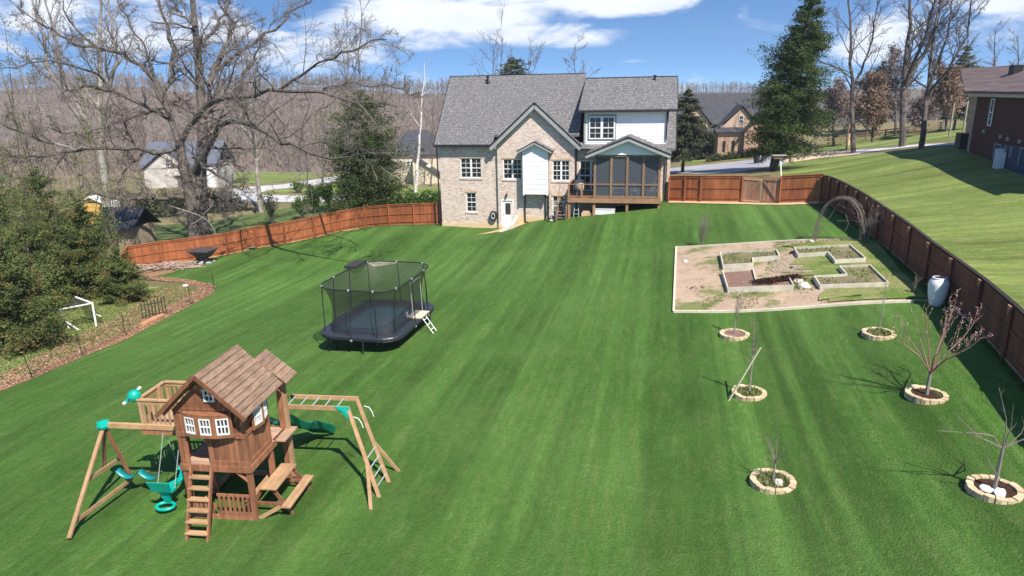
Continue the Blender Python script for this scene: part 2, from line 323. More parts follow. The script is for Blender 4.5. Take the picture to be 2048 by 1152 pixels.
def soil_mat(name, c1, c2, c3, s1=1.2, weeds=None, wamt=0.5):
    m, t, b = emptymat(name); tc = N(t, 'ShaderNodeTexCoord'); P = tc.outputs['Object']
    n1 = N(t, 'ShaderNodeTexNoise', Scale=s1, Detail=6.0, Roughness=0.65); t.links.new(P, n1.inputs['Vector'])
    n2 = N(t, 'ShaderNodeTexNoise', Scale=14.0, Detail=4.0, Roughness=0.8); t.links.new(P, n2.inputs['Vector'])
    c = MIX(t, RAMP(t, n1.outputs[0], 0.35, 0.65), c1, c2); c = MIX(t, RAMP(t, n2.outputs[0], 0.42, 0.7), c, c3)
    if weeds:
        n3 = N(t, 'ShaderNodeTexNoise', Scale=0.45, Detail=7.0, Roughness=0.72); t.links.new(P, n3.inputs['Vector'])
        f = MATH(t, 'MULTIPLY', RAMP(t, n3.outputs[0], 0.56-wamt*0.12, 0.64-wamt*0.08), RAMP(t, n2.outputs[0], 0.32, 0.55)); c = MIX(t, f, c, weeds)
    t.links.new(c, b.inputs['Base Color']); b.inputs['Roughness'].default_value = 0.95; b.inputs['Specular IOR Level'].default_value = 0.1
    bp = N(t, 'ShaderNodeBump', Strength=0.8, Distance=0.05); t.links.new(n2.outputs[0], bp.inputs['Height']); t.links.new(bp.outputs[0], b.inputs['Normal'])
    MATS[name] = m; return m

M_LAWN = ground_mat('mown_lawn', (0.056, 0.128, 0.021), (0.080, 0.160, 0.032), (0.135, 0.19, 0.056), 0.55, 0.185, 1.6, 13.0, 0.5, patch=0.09)
M_NLAWN = ground_mat('neighbour_lawn', (0.135, 0.195, 0.042), (0.17, 0.225, 0.055), (0.29, 0.28, 0.11), 0.8, 0.24, 2.6, 96.0, 0.3)
M_FIELD = ground_mat('field_grass', (0.15, 0.145, 0.06), (0.24, 0.20, 0.11), (0.29, 0.21, 0.13), 0.6, 0, patch=0.035)
M_LEAF = soil_mat('leaf_litter', (0.27, 0.14, 0.075), (0.17, 0.11, 0.06), (0.42, 0.27, 0.17), 1.4)
M_CLOVER = soil_mat('clover', (0.20, 0.22, 0.07), (0.27, 0.25, 0.11), (0.36, 0.30, 0.17), 0.9, (0.19, 0.28, 0.05), 0.7)
M_SOIL = soil_mat('garden_soil', (0.43, 0.30, 0.21), (0.33, 0.225, 0.155), (0.54, 0.42, 0.31), 0.7, (0.12, 0.17, 0.04), 0.5)
M_BEDSOIL = soil_mat('bed_soil', (0.20, 0.165, 0.10), (0.27, 0.22, 0.13), (0.15, 0.12, 0.075), 1.4, (0.15, 0.17, 0.06), 0.2)
M_DARKSOIL = soil_mat('dark_compost', (0.03, 0.015, 0.01), (0.05, 0.025, 0.018), (0.09, 0.05, 0.035), 3)
M_REDSOIL = soil_mat('red_soil', (0.24, 0.14, 0.11), (0.18, 0.1, 0.08), (0.3, 0.2, 0.15), 2)
M_GRAVEL = soil_mat('gravel', (0.36, 0.27, 0.19), (0.27, 0.2, 0.14), (0.52, 0.41, 0.31), 3.0)
M_CONC = mat('concrete', (0.55, 0.53, 0.50), (0.40, 0.38, 0.36), 0.85, 0.5)
M_ASPH = mat('street_asphalt', (0.36, 0.35, 0.36), (0.26, 0.25, 0.27), 0.9, 0.4)
M_SAND = mat('sand_drive', (0.62, 0.46, 0.30), (0.5, 0.36, 0.22), 0.9, 0.8)
M_BRICK = brick_mat('light_brick', (0.72, 0.58, 0.48), (0.44, 0.31, 0.255), (0.70, 0.61, 0.52), (0.17, 0.12, 0.11), patch=(0.70, 0.60, 0.54))
M_BRICK_TAN = brick_mat('tan_brick', (0.55, 0.37, 0.25), (0.38, 0.23, 0.16), (0.5, 0.4, 0.3), (0.2, 0.11, 0.09), patch=(0.42, 0.28, 0.19))
M_BRICK_DK = brick_mat('dark_red_brick', (0.10, 0.042, 0.033), (0.075, 0.032, 0.026), (0.12, 0.07, 0.06), (0.07, 0.03, 0.027), patch=(0.09, 0.04, 0.032))
M_SHING = shingle_mat('grey_shingles', (0.155, 0.15, 0.15), (0.11, 0.105, 0.107), (0.40, 0.385, 0.375))
M_SHING_BR = shingle_mat('brown_shingles', (0.17, 0.12, 0.11), (0.11, 0.08, 0.075), (0.24, 0.19, 0.18), 0.3)
M_SHING_DK = mat('dark_shingles', (0.045, 0.047, 0.056), (0.07, 0.07, 0.08), 0.8, 2.0)
M_WHITE = mat('white_siding', (0.86, 0.84, 0.79), (0.80, 0.78, 0.74), 0.55, 1.5)
M_TRIM = mat('white_trim', (0.78, 0.78, 0.76), (0.7, 0.7, 0.68), 0.5, 2.0)
M_GREYTRIM = mat('pale_grey_trim', (0.33, 0.335, 0.33), (0.27, 0.275, 0.27), 0.6, 2.0)
M_FOUND = mat('sandy_foundation', (0.60, 0.42, 0.22), (0.66, 0.52, 0.34), 0.95, 2.0, bump=0.3)
M_BLACK = mat('black_metal', (0.018, 0.018, 0.02), (0.03, 0.03, 0.032), 0.5, 3)
M_GLASS = mat('dark_glass', (0.012, 0.013, 0.016), (0.025, 0.027, 0.032), 0.12, 1.2, spec=0.6)
M_DECK = mat('deck_timber', (0.36, 0.20, 0.11), (0.25, 0.14, 0.08), 0.8, 3, (1, 1, 1), tone=0.25)
M_DECKDK = mat('deck_post_timber', (0.25, 0.16, 0.10), (0.19, 0.12, 0.08), 0.8, 3, tone=0.2)
M_FENCE = mat('stained_fence', (0.38, 0.122, 0.045), (0.21, 0.062, 0.025), 0.75, 1.3, (1, 1, 0.25), tone=0.55)
M_FENCE_DK = mat('shaded_fence', (0.22, 0.085, 0.045), (0.13, 0.05, 0.03), 0.8, 1.3, (1, 1, 0.25), tone=0.45)  # fence stain darkened, the right fence's shaded side put into the colour
M_GATE = mat('gate_timber', (0.42, 0.22, 0.14), (0.3, 0.15, 0.1), 0.8, 2, (1, 1, 0.2), tone=0.4)
M_KICK = mat('pale_kickboard', (0.60, 0.42, 0.25), (0.45, 0.3, 0.18), 0.85, 2)
M_CEDAR = mat('cedar', (0.31, 0.135, 0.07), (0.17, 0.07, 0.037), 0.7, 2.6, (4, 4, 0.6), tone=0.65)
M_CEDAR_LT = mat('light_cedar', (0.44, 0.27, 0.145), (0.32, 0.19, 0.10), 0.75, 3, (1, 1, 1), tone=0.3)
M_CEDAR_GREY = mat('worn_cedar', (0.46, 0.29, 0.19), (0.36, 0.24, 0.17), 0.8, 3, tone=0.3)
M_ROOFWOOD = mat('playhouse_roof_wood', (0.30, 0.195, 0.13), (0.17, 0.105, 0.072), 0.8, 5, (2.5, 0.5, 1), tone=0.25)
M_GREENPL = mat('green_plastic', (0.006, 0.17, 0.10), (0.004, 0.12, 0.075), 0.35, 2, spec=0.5)
M_TEALPL = mat('teal_plastic', (0.0, 0.40, 0.30), (0.0, 0.32, 0.24), 0.35, 2, spec=0.5)
M_TEALDK = mat('teal_swing_plastic', (0.0, 0.22, 0.22), (0.0, 0.16, 0.17), 0.4, 2, spec=0.5)
M_CHAIN = mat('grey_chain', (0.42, 0.45, 0.44), (0.3, 0.33, 0.33), 0.5, 30)
M_STONE = mat('tan_stone_block', (0.62, 0.48, 0.30), (0.45, 0.34, 0.21), 0.9, 5, tone=0.4, bump=0.4)
M_BARK = mat('dark_bark', (0.035, 0.028, 0.024), (0.17, 0.145, 0.125), 0.95, 5, (1, 1, 0.3), bump=1.0, bscale=8)
M_BARKLT = mat('pale_bark', (0.28, 0.25, 0.22), (0.15, 0.13, 0.11), 0.95, 1.2, tone=0.3)
M_TWIG = mat('grey_twigs', (0.21, 0.175, 0.15), (0.13, 0.105, 0.09), 0.95, 1.0, tone=0.7)
M_TWIGDK = mat('dark_twigs', (0.07, 0.055, 0.05), (0.12, 0.10, 0.09), 0.95, 1.0, tone=0.5)
M_TWIGRED = mat('reddish_twigs', (0.32, 0.19, 0.14), (0.22, 0.13, 0.10), 0.9, 1.0, tone=0.5)
M_WBARK = mat('white_bark', (0.62, 0.58, 0.54), (0.42, 0.38, 0.34), 0.9, 2.0)
M_BLOSSOM = mat('pink_buds', (0.60, 0.38, 0.37), (0.42, 0.23, 0.23), 0.8, 5.0, tone=0.6)
L_CONIF = leaf_mat('conifer_needles', (0.012, 0.030, 0.012), (0.075, 0.105, 0.030))
L_CONIF2 = leaf_mat('cedar_needles', (0.012, 0.030, 0.010), (0.105, 0.15, 0.042), c3=(0.17, 0.17, 0.06))
L_JUNI = leaf_mat('juniper_needles', (0.020, 0.040, 0.014), (0.21, 0.25, 0.075), c3=(0.36, 0.22, 0.085))
L_OLIVE = leaf_mat('olive_leaves', (0.04, 0.055, 0.03), (0.14, 0.15, 0.08))
L_BROWN = leaf_mat('dry_beech_leaves', (0.15, 0.10, 0.075), (0.36, 0.235, 0.16))
L_MAUVE = leaf_mat('mauve_twig_tips', (0.16, 0.12, 0.11), (0.30, 0.24, 0.22))
L_SHRUB = leaf_mat('shrub_leaves', (0.03, 0.07, 0.012), (0.10, 0.19, 0.03))
L_WEED = leaf_mat('weed_blades', (0.13, 0.17, 0.05), (0.30, 0.31, 0.13), trans=.4)
L_CLOV = leaf_mat('clover_leaves', (0.13, 0.19, 0.04), (0.40, 0.42, 0.17), trans=.4)
L_DRY = leaf_mat('fallen_leaves', (0.22, 0.11, 0.06), (0.58, 0.38, 0.25))
L_GRASS = leaf_mat('turf_blades', (0.055, 0.115, 0.018), (0.12, 0.20, 0.045), trans=.45)
NET = net_mat('black_net', (0.03, 0.03, 0.03), 0.5)
SCREEN = net_mat('porch_screen', (0.075, 0.085, 0.10), 0.72)

# ------------------------------------------------------------------ ground, lawns, streets
def resample(P, n):
    P = np.array([(p[0], p[1]) for p in P], float); d = np.concatenate([[0], np.cumsum(np.hypot(*np.diff(P, axis=0).T))])
    t = np.linspace(0, d[-1], n); return np.stack([np.interp(t, d, P[:, 0]), np.interp(t, d, P[:, 1])], 1)
def ragged(P, n, amp):
    P = resample(P, n); return [tuple(p+rng.normal(0, amp, 2)) for p in P]
def sheet(name, A_, B_, mat_, n, m_, eps, kind='structure', align=False):
    """a strip of ground between two outlines, laid on the terrain"""
    a = resample(A_, n); b = resample(B_, n); t = np.linspace(0, 1, m_)[None, :, None]
    P = a[:, None]*(1-t) + b[:, None]*t; z = Zf(P[..., 0], P[..., 1])+eps
    V = np.concatenate([P, z[..., None]], -1).reshape(-1, 3)
    i, j = np.meshgrid(np.arange(n-1), np.arange(m_-1), indexing='ij'); k = (i*m_+j).ravel()
    F = np.stack([k, k+m_, k+m_+1, k+1], 1)
    o = MB().add(V, F, 0.5).build(name, mat_, smooth=True); tag(o, kind=kind)
    return o
def pw(*pts): return [tuple(G(x, y)[:2]) for x, y in pts]
xs = np.unique(np.concatenate([np.linspace(-60, 60, 241), np.linspace(-200, 200, 101), np.linspace(-3000, 3000, 41)]))
ys = np.unique(np.concatenate([np.linspace(-5, 90, 191), np.linspace(-60, 320, 96), np.linspace(-600, 4000, 40)]))
gx, gy = np.meshgrid(xs, ys, indexing='ij'); gz = Zf(gx, gy); nx, ny = gx.shape
i, j = np.meshgrid(np.arange(nx-1), np.arange(ny-1), indexing='ij'); k = (i*ny+j).ravel()
g = MB().add(np.stack([gx, gy, gz], -1).reshape(-1, 3), np.stack([k, k+ny, k+ny+1, k+1], 1), 0.5).build('ground', M_FIELD, smooth=True); tag(g, kind='structure')

RF_TOP = [(1647, 350.7), (1663.5, 354), (1679.7, 361), (1698, 370), (1718, 381), (1738.7, 393.5), (1763, 409.7), (1792, 429), (1825, 452), (1864, 482.6), (1910, 514.6), (1969, 557), (2031, 609)]
RF = [G(x, y, 1.86)[:2] for x, y in RF_TOP]
for _ in range(3): RF.append(RF[-1] + (RF[-1]-RF[-3])/2)
LF_PX = [(884, 449.6), (827, 451), (767, 453), (722, 457), (686, 463), (650, 472), (589, 485.5), (510, 498), (432, 515.5), (347, 526), (262, 540)]
LF = [G(x, y)[:2] for x, y in LF_PX]
BACK_PX = [(1337, 404), (1400, 405), (1482, 406), (1558, 408), (1640, 402)]
BF = [G(x, y)[:2] for x, y in BACK_PX[:-1]] + [np.array(RF[0])+np.array([0.05, 0.15])]
left_edge = [(-18.5, 4), (-19.5, 15)] + pw((0, 785), (60, 762), (120, 735), (185, 708), (250, 682), (300, 655), (345, 632), (390, 608), (425, 588), (434, 575), (415, 568), (380, 562), (330, 556), (285, 556))
lawn_left = left_edge + [tuple(p) for p in LF[::-1][0:0]]
# the yard lawn: from the bed's edge to the right fence
lawn_right = [(8.5, 2), (10.5, 10)] + [tuple(p) for p in RF[::-1][3:]]
far_left = [left_edge[k] for k in range(13, 16)] + pw((285, 548)) + [tuple(p) for p in LF[::-1][1:]]
rightB = [(14, 4), (15.5, 12)] + [tuple(p) for p in RF[::-1][2:]] + [tuple(p) for p in BF[::-1][1:]]
hl_ = tuple((P_H+HU*.3+HV*.3)[:2]); hr_ = tuple((P_H+HU*17.6+HV*.3)[:2])
sheet('yard_lawn', left_edge[:13] + far_left + [hl_], rightB + [hr_], M_LAWN, 260, 120, 0.03)
# mulch and clover bed on the left
sheet('clover_bed', [(-70, 0), (-70, 60)], [(-20.3, 3), (-21.2, 15)] + pw((-10, 775), (50, 752), (112, 722), (178, 695), (242, 668), (292, 642), (335, 618), (375, 590), (400, 575)), M_CLOVER, 80, 60, 0.02)
sheet('leaf_litter_border', [(-18.5, 4), (-19.5, 15)] + left_edge[2:16], ragged([(-19.7, 4), (-20.4, 15)] + pw((-6, 776), (50, 754), (112, 724), (178, 695), (243, 668), (290, 640), (330, 614), (362, 592), (385, 584), (402, 577), (396, 571), (372, 566), (325, 561), (282, 560)), 60, .10), M_LEAF, 120, 12, 0.045)
sheet('leaf_litter_strip', pw((262, 548), (300, 556), (340, 548), (390, 528), (432, 520)), pw((250, 530), (290, 528), (340, 525), (390, 520), (432, 514)), M_LEAF, 30, 8, 0.055)
# neighbour's lawn beyond the right fence
sheet('neighbour_lawn', [tuple(p) for p in RF[::-1]] + pw((1560, 350)), [(60, 0), (62, 30)] + pw((2300, 300), (2048, 290), (1930, 291), (1830, 300), (1708, 312), (1600, 322), (1535, 333)), M_NLAWN, 90, 50, 0.025)
sheet('field_strip', pw((1360, 330), (1450, 322), (1540, 312), (1620, 300)), pw((1360, 312), (1450, 306), (1540, 303), (1620, 297)), M_NLAWN, 30, 10, 0.02)
sheet('grass_bank', pw((1640, 302), (1750, 294), (1850, 285), (1960, 277)), pw((1640, 288), (1750, 272), (1850, 258), (1960, 246)), M_NLAWN, 30, 10, 0.02)
# streets and paths
sheet('street', pw((1330, 346), (1400, 349), (1470, 346), (1530, 336), (1600, 322)), pw((1330, 338), (1400, 331), (1470, 324), (1530, 316), (1600, 308)), M_ASPH, 30, 8, 0.05)
sheet('sand_driveway', pw((1570, 327), (1640, 317), (1720, 309)), pw((1570, 309), (1640, 303), (1720, 301)), M_SAND, 20, 6, 0.055)
sheet('concrete_path', pw((1700, 309), (1760, 302), (1830, 294), (1950, 288)), pw((1700, 302), (1760, 297), (1830, 290), (1950, 284)), M_CONC, 24, 5, 0.06)
sheet('left_street', pw((440, 402), (520, 404), (600, 405), (700, 404), (900, 404)), pw((440, 388), (520, 390), (600, 392), (700, 391), (900, 391)), M_CONC, 30, 6, 0.05)
sheet('left_driveway', pw((455, 396), (500, 393), (540, 380), (600, 375), (680, 362)), pw((455, 380), (500, 374), (560, 370), (620, 361), (680, 352)), M_CONC, 26, 6, 0.055)
sheet('left_lawn', pw((270, 515), (330, 500), (420, 490), (520, 480), (650, 460), (760, 445)), pw((270, 455), (330, 450), (420, 443), (520, 425), (650, 408), (760, 405)), ground_mat('dull_lawn', (0.07, 0.115, 0.03), (0.10, 0.14, 0.04), (0.23, 0.18, 0.1), 0.6, 0), 40, 16, 0.02)  # dull green turf with brown dry patches
sheet('roadside_grass', pw((470, 388), (560, 386), (680, 388), (880, 388)), pw((540, 382), (600, 378), (680, 366), (880, 375)), M_NLAWN, 24, 8, 0.03)
sheet('roadside_field', pw((455, 372), (530, 366), (620, 357), (690, 350)), pw((455, 345), (530, 344), (620, 343), (690, 343)), M_NLAWN, 24, 8, 0.03)
# concrete strips by the house and the rear fence
sheet('stone_edging', [tuple(p) for p in BF], [tuple(np.array(p)-HV[:2]*0.75) for p in BF], M_KICK, 20, 3, 0.07)
c_ = [hw(u, v, 0)[:2] for u, v in [(3.6, -3.0), (4.6, -2.4), (6.0, -1.6), (7.2, -0.5), (7.4, -.1)]]
d_ = [hw(u, v, 0)[:2] for u, v in [(4.6, -1.6), (5.0, -.6), (5.1, -0.1), (5.6, -.05), (6.2, -.05)]]
sheet('door_path', c_, d_, M_KICK, 14, 6, 0.05)
# bare patch in the lawn behind the trampoline
b0 = [(735, 527), (760, 524.5), (795, 526)]; b1 = [(748, 535), (762, 533), (793, 528)]
sheet('bare_patch', pw(*b0), pw(*b1), mat('pale_bare_soil', (0.55, 0.48, 0.34), (0.12, 0.14, 0.05), 0.9, 3.2), 12, 6, 0.045)

# ------------------------------------------------------------------ wooded hills
def hills():
    az = np.radians(np.linspace(-75, 75, 151)); kx = np.tan(az)
    # crest line in the survey photograph: azimuth tangent -> row and distance
    cxp = np.array([-3000, -400, 0, 200, 400, 700, 1000, 1200, 1400, 1600, 1900, 2500, 5000])
    crow = np.array([150, 142, 152, 150, 156, 160, 158, 164, 172, 174, 176, 180, 180])
    cd = np.array([430, 430, 430, 440, 450, 460, 480, 520, 650, 700, 700, 700, 700])
    frow = np.array([350, 350, 352, 350, 347, 342, 330, 325, 300, 280, 270, 270, 270])
    fd = np.array([240, 240, 235, 215, 200, 215, 235, 240, 300, 330, 330, 330, 330])
    px = 1024+kx*FPX*1.0
    out = []
    for a_, p in zip(az, px):
        r1 = np.interp(p, cxp, crow); d1 = np.interp(p, cxp, cd); r0 = np.interp(p, cxp, frow); d0 = np.interp(p, cxp, fd)
        def h(row, d):
            rr = ray(min(max(p, -200), 2250), row); return CAM_H + d*rr[2]/rr[1]
        z0 = h(r0, d0)-1.0; z1 = h(r1, d1)-7
        col = []
        for t in np.linspace(0, 1.25, 26):
            tt = min(t, 1); e = tt**1.35*0.75+0.25*tt
            z = z0+(z1-z0)*(e if t <= 1 else 1-(t-1)*0.8); d = d0+(d1-d0)*t
            z += 4*math.sin(a_*9+t*2.2)*tt*(1-tt)+2.0*math.sin(a_*23+1)*tt
            col.append((math.tan(a_)*d, d, z if t > 0 else z0-4))
        out.append(col)
    return np.array(out)
HG = hills(); n1, n2 = HG.shape[:2]
i, j = np.meshgrid(np.arange(n1-1), np.arange(n2-1), indexing='ij'); k = (i*n2+j).ravel()
M_HILL = mat('hill_leaf_litter', (0.19, 0.145, 0.12), (0.13, 0.10, 0.088), 0.95, 0.05, tone=0)
tag(MB().add(HG.reshape(-1, 3), np.stack([k, k+n2, k+n2+1, k+1], 1), .5).build('hills', M_HILL, smooth=True), kind='structure')
# bare woods covering the hills: trunks and sprays of twigs, one mass
def woods(n, P=None, hr=(7, 13)):
    mb = MB(); u = rng.random(n)*(n1-1.001); v = 0.5+(rng.random(n)**0.9)*20.5
    u[:n//4] = rng.random(n//4)*(n1-1.001); v[:n//4] = 18.3+rng.random(n//4)*2.6
    # keep to the part of the hills that can be seen from around the camera
    v[n//4:n//4+n//6] = rng.random(n//6)*4
    ii = u.astype(int); jj = v.astype(int); fu = (u-ii)[:, None]; fv = (v-jj)[:, None]
    if P is None: P = (HG[ii, jj]*(1-fu)*(1-fv)+HG[ii+1, jj]*fu*(1-fv)+HG[ii, jj+1]*(1-fu)*fv+HG[ii+1, jj+1]*fu*fv)
    ok = (np.abs(P[:, 0]/P[:, 1]) < 0.95); P = P[ok]; n = len(P); H = rng.uniform(hr[0], hr[1], n)
    a = rng.random(n)*np.pi; rot = np.stack([np.cos(a), np.sin(a), 0*a], 1)
    tone = rng.random(n)
    w = H*0.011
    T = P+np.stack([rng.normal(0, .5, n), rng.normal(0, .5, n), H*0.9], 1)
    for q in (rot, np.stack([-np.sin(a), np.cos(a), 0*a], 1)):
        V = np.stack([P-q*w[:, None], P+q*w[:, None], T+q*w[:, None]*.3, T-q*w[:, None]*.3], 1)
        F = np.arange(4*n).reshape(-1, 4); mb.add(V.reshape(-1, 3), F, np.clip(tone*0.5+.3, 0, 1))
    m_ = 15
    t0 = rng.uniform(.28, .85, (n, m_)); s0 = P[:, None]+(T-P)[:, None]*t0[..., None]
    aa = rng.random((n, m_))*2*np.pi; ln = H[:, None]*rng.uniform(.12, .30, (n, m_))*(1.25-t0*.7)
    el = rng.uniform(.5, 1.3, (n, m_)); dd = np.stack([np.cos(aa)*np.cos(el), np.sin(aa)*np.cos(el), np.sin(el)], -1)
    e0 = s0+dd*ln[..., None]; side = np.cross(dd, rng.normal(size=(n, m_, 3))); side /= np.linalg.norm(side, axis=-1, keepdims=True)
    wd = ln[..., None]*rng.uniform(.025, .055, (n, m_, 1))
    V = np.stack([s0, s0*.45+e0*.55+side*wd, e0, s0*.45+e0*.55-side*wd], 2)
    F = np.arange(4*n*m_).reshape(-1, 4); mb.add(V.reshape(-1, 3), F, np.clip(np.repeat(tone, m_)*.6+rng.random(n*m_)*.4, 0, 1))
    return mb
L_WOODS = leaf_mat('bare_woods', (0.12, 0.090, 0.070), (0.36, 0.29, 0.235), trans=0.15)
tag(woods(19000).build('bare_woods', L_WOODS), 'grey brown leafless woods covering the far hillside', 'woods', kind='stuff')
# bare thicket filling the low ground on the far left
q_ = np.stack([-75-rng.random(900)*70+0, 92+rng.random(900)*120], 1); q_ = q_[(q_[:, 0]/q_[:, 1] < -.50) & (q_[:, 0]/q_[:, 1] > -.95)]
tag(woods(len(q_), np.c_[q_, Zf(q_[:, 0], q_[:, 1])], (4, 10)).build('bare_thicket', L_WOODS), 'grey brown bare thicket on the low ground at the far left', 'thicket', kind='stuff')

# ------------------------------------------------------------------ building helpers (local frame: x along the front, y back, z up)
def wall(mb, axis, pos, a0, a1, z0, z1, holes=(), depth=0.12, sgn=1, top=None):
    """a wall face with openings; axis 'y' = face at y=pos spanning x, 'x' = face at x=pos spanning y; reveals go inwards (sgn)"""
    def pt(a, z, d=0): return (a, pos+d*sgn, z) if axis == 'y' else (pos+d*sgn, a, z)
    A_ = sorted({a0, a1, *[h[0] for h in holes], *[h[1] for h in holes]}); Z_ = sorted({z0, z1, *[h[2] for h in holes], *[h[3] for h in holes]})
    for i in range(len(A_)-1):
        for j in range(len(Z_)-1):
            am = (A_[i]+A_[i+1])/2; zm = (Z_[j]+Z_[j+1])/2
            if any(h[0] < am < h[1] and h[2] < zm < h[3] for h in holes): continue
            mb.poly([pt(A_[i], Z_[j]), pt(A_[i+1], Z_[j]), pt(A_[i+1], Z_[j+1]), pt(A_[i], Z_[j+1])], .5)
    for h in holes:
        c = [(h[0], h[2]), (h[1], h[2]), (h[1], h[3]), (h[0], h[3])]
        for q in range(4):
            p, r = c[q], c[(q+1) % 4]; mb.poly([pt(*p), pt(*r), pt(*r, depth), pt(*p, depth)], .5)
def window(parent, x0, x1, z0, z1, y, cols=2, rows=2, units=2, depth=0.10, trim=M_TRIM, sill=True, header=None, axis='y', sgn=1, fw=0.07, blind=None, glass=None, sillmat=None):
    """sash window standing in a wall face at y (axis 'y') or x (axis 'x')"""
    mb = MB(); gl = MB()
    def bx(b, a0, a1, zz0, zz1, d0, d1):
        if axis == 'y': b.box(a0, a1, *sorted((y+d0*sgn, y+d1*sgn)), zz0, zz1)
        else: b.box(*sorted((y+d0*sgn, y+d1*sgn)), a0, a1, zz0, zz1)
    d = depth
    bx(gl, x0+.02, x1-.02, z0+.02, z1-.02, d-.005, d+.02)
    uw = (x1-x0)/units
    for i in range(units):
        a, b = x0+i*uw, x0+(i+1)*uw; zm = (z0+z1)/2
        bx(mb, a, a+fw, z0, z1, d-.07, d-.01); bx(mb, b-fw, b, z0, z1, d-.07, d-.01)
        bx(mb, a+fw, b-fw, z0, z0+fw, d-.07, d-.01); bx(mb, a+fw, b-fw, z1-fw, z1, d-.07, d-.01); bx(mb, a+fw, b-fw, zm-fw*.45, zm+fw*.45, d-.066, d-.012)
        for (q0, q1) in ((z0+fw, zm-fw*.45), (zm+fw*.45, z1-fw)):
            for k in range(1, cols): xx = a+fw+(b-a-2*fw)*k/cols; bx(mb, xx-.014, xx+.014, q0, q1, d-.03, d-.014)
            for k in range(1, rows): zz_ = q0+(q1-q0)*k/rows; bx(mb, a+fw, b-fw, zz_-.014, zz_+.014, d-.033, d-.0145)
    w = mb.build('window', trim, parent); gl.build('pane', glass or M_GLASS, w)
    if sill:
        s = MB(); bx(s, x0-.1, x1+.1, z0-.13, z0-.002, -.05, d-.02); s.build('sill', sillmat or M_KICK, w)
    if header:
        s = MB(); bx(s, x0-.1, x1+.1, z1+.002, z1+.12, -.03, d-.02); s.build('lintel', header, w)
    return w
def gable_roof(mb, x0, xm, x1, y0, y1, ze, zr, ov_t=0.16, z1e=None):
    """two slopes with thickness, ridge along y"""
    z1e = ze if z1e is None else z1e
    mb.prism([(x0, y0, ze), (xm, y0, zr), (xm, y0, zr+ov_t), (x0, y0, ze+ov_t)], (0, y1-y0, 0), .5)
    mb.prism([(xm, y0, zr), (x1, y0, z1e), (x1, y0, z1e+ov_t), (xm, y0, zr+ov_t)], (0, y1-y0, 0), .5)

# ------------------------------------------------------------------ the brick house
H_ = thing('brick_house', 'two storey light brick house with grey shingle roof, white siding dormer and screened back porch', 'house', P_H, -TH_H)
NH_S = .8
z0b = -2.0
b = MB()
holes = [(1.72, 3.46, 3.94, 5.51), (2.1, 2.95, 1.21, 2.77)]
wall(b, 'y', 0.0, 0, 4.8, z0b, 6.45, holes)
gh = [(5.25, 6.75, 3.9, 5.47), (9.15, 10.5, 3.8, 5.36), (9.15, 10.05, 1.05, 2.62), (5.02, 6.02, 0.13, 2.33)]
wall(b, 'y', -0.25, 4.8, 10.85, z0b, 6.45, gh)
b.poly([(4.8, -.25, 6.45), (10.85, -.25, 6.45), (7.83, -.25, 9.3)], .5)
wall(b, 'x', 4.8, -.25, 0, z0b, 6.45); wall(b, 'x', 10.85, -.25, 0, z0b, 6.45)
wall(b, 'y', 0.0, 10.85, 18.0, z0b, 6.45, [(11.2, 13.0, 3.02, 5.35)])
wall(b, 'x', 0.0, 0, 10, z0b, 6.45); wall(b, 'x', 18.0, 0, 10, z0b, 6.45); wall(b, 'y', 10, 0, 18, z0b, 6.45)
for xx in (0.0, 18.0): b.poly([(xx, 0, 6.45), (xx, 10, 6.45), (xx, 5, 11.3)], .5)
b.build('wall', M_BRICK, H_)
f = MB(); f.box(-.02, 4.8, -.03, .2, z0b, .32); f.box(4.78, 5.0, -.28, .1, z0b, .3); f.box(6.04, 10.87, -.28, -.1, z0b, 1.0); f.box(10.87, 18.02, -.03, .1, z0b, 2.75); f.build('foundation', M_FOUND, H_)
# roof
r = MB(); T = .18
def slope(mb, u0, u1, v0, z0, v1, z1, t=T, uu0=None, uu1=None):
    uu0 = u0 if uu0 is None else uu0; uu1 = u1 if uu1 is None else uu1
    P = [(u0, v0, z0), (u1, v0, z0), (uu1, v1, z1), (uu0, v1, z1)]; mb.prism(P, (0, 0, t), .5)
slope(r, -.25, 4.5, -.4, 6.42, 4.9, 11.62); slope(r, 4.5, 11.15, .3, 7.11, 4.9, 11.62)
slope(r, 17.72, 18.35, -.4, 6.1, 4.9, 11.15); slope(r, -.25, 18.35, 10.4, 6.3, 4.9, 11.3, .16)
slope(r, 11.15, 17.9, -.4, 6.15, .1, 6.55, .12)
gable_roof(r, 4.25, 7.83, 11.40, -.6, 3.2, 6.27, 9.50)
mr = r.build('roof', M_SHING, H_)
r = MB(); slope(r, 11.15, 18.33, -.42, 8.92, 4.9, 11.22, .17); slope(r, 11.15, 18.33, 8.0, 8.9, 4.9, 11.22, .15); r.build('dormer_roof', M_SHING, H_)
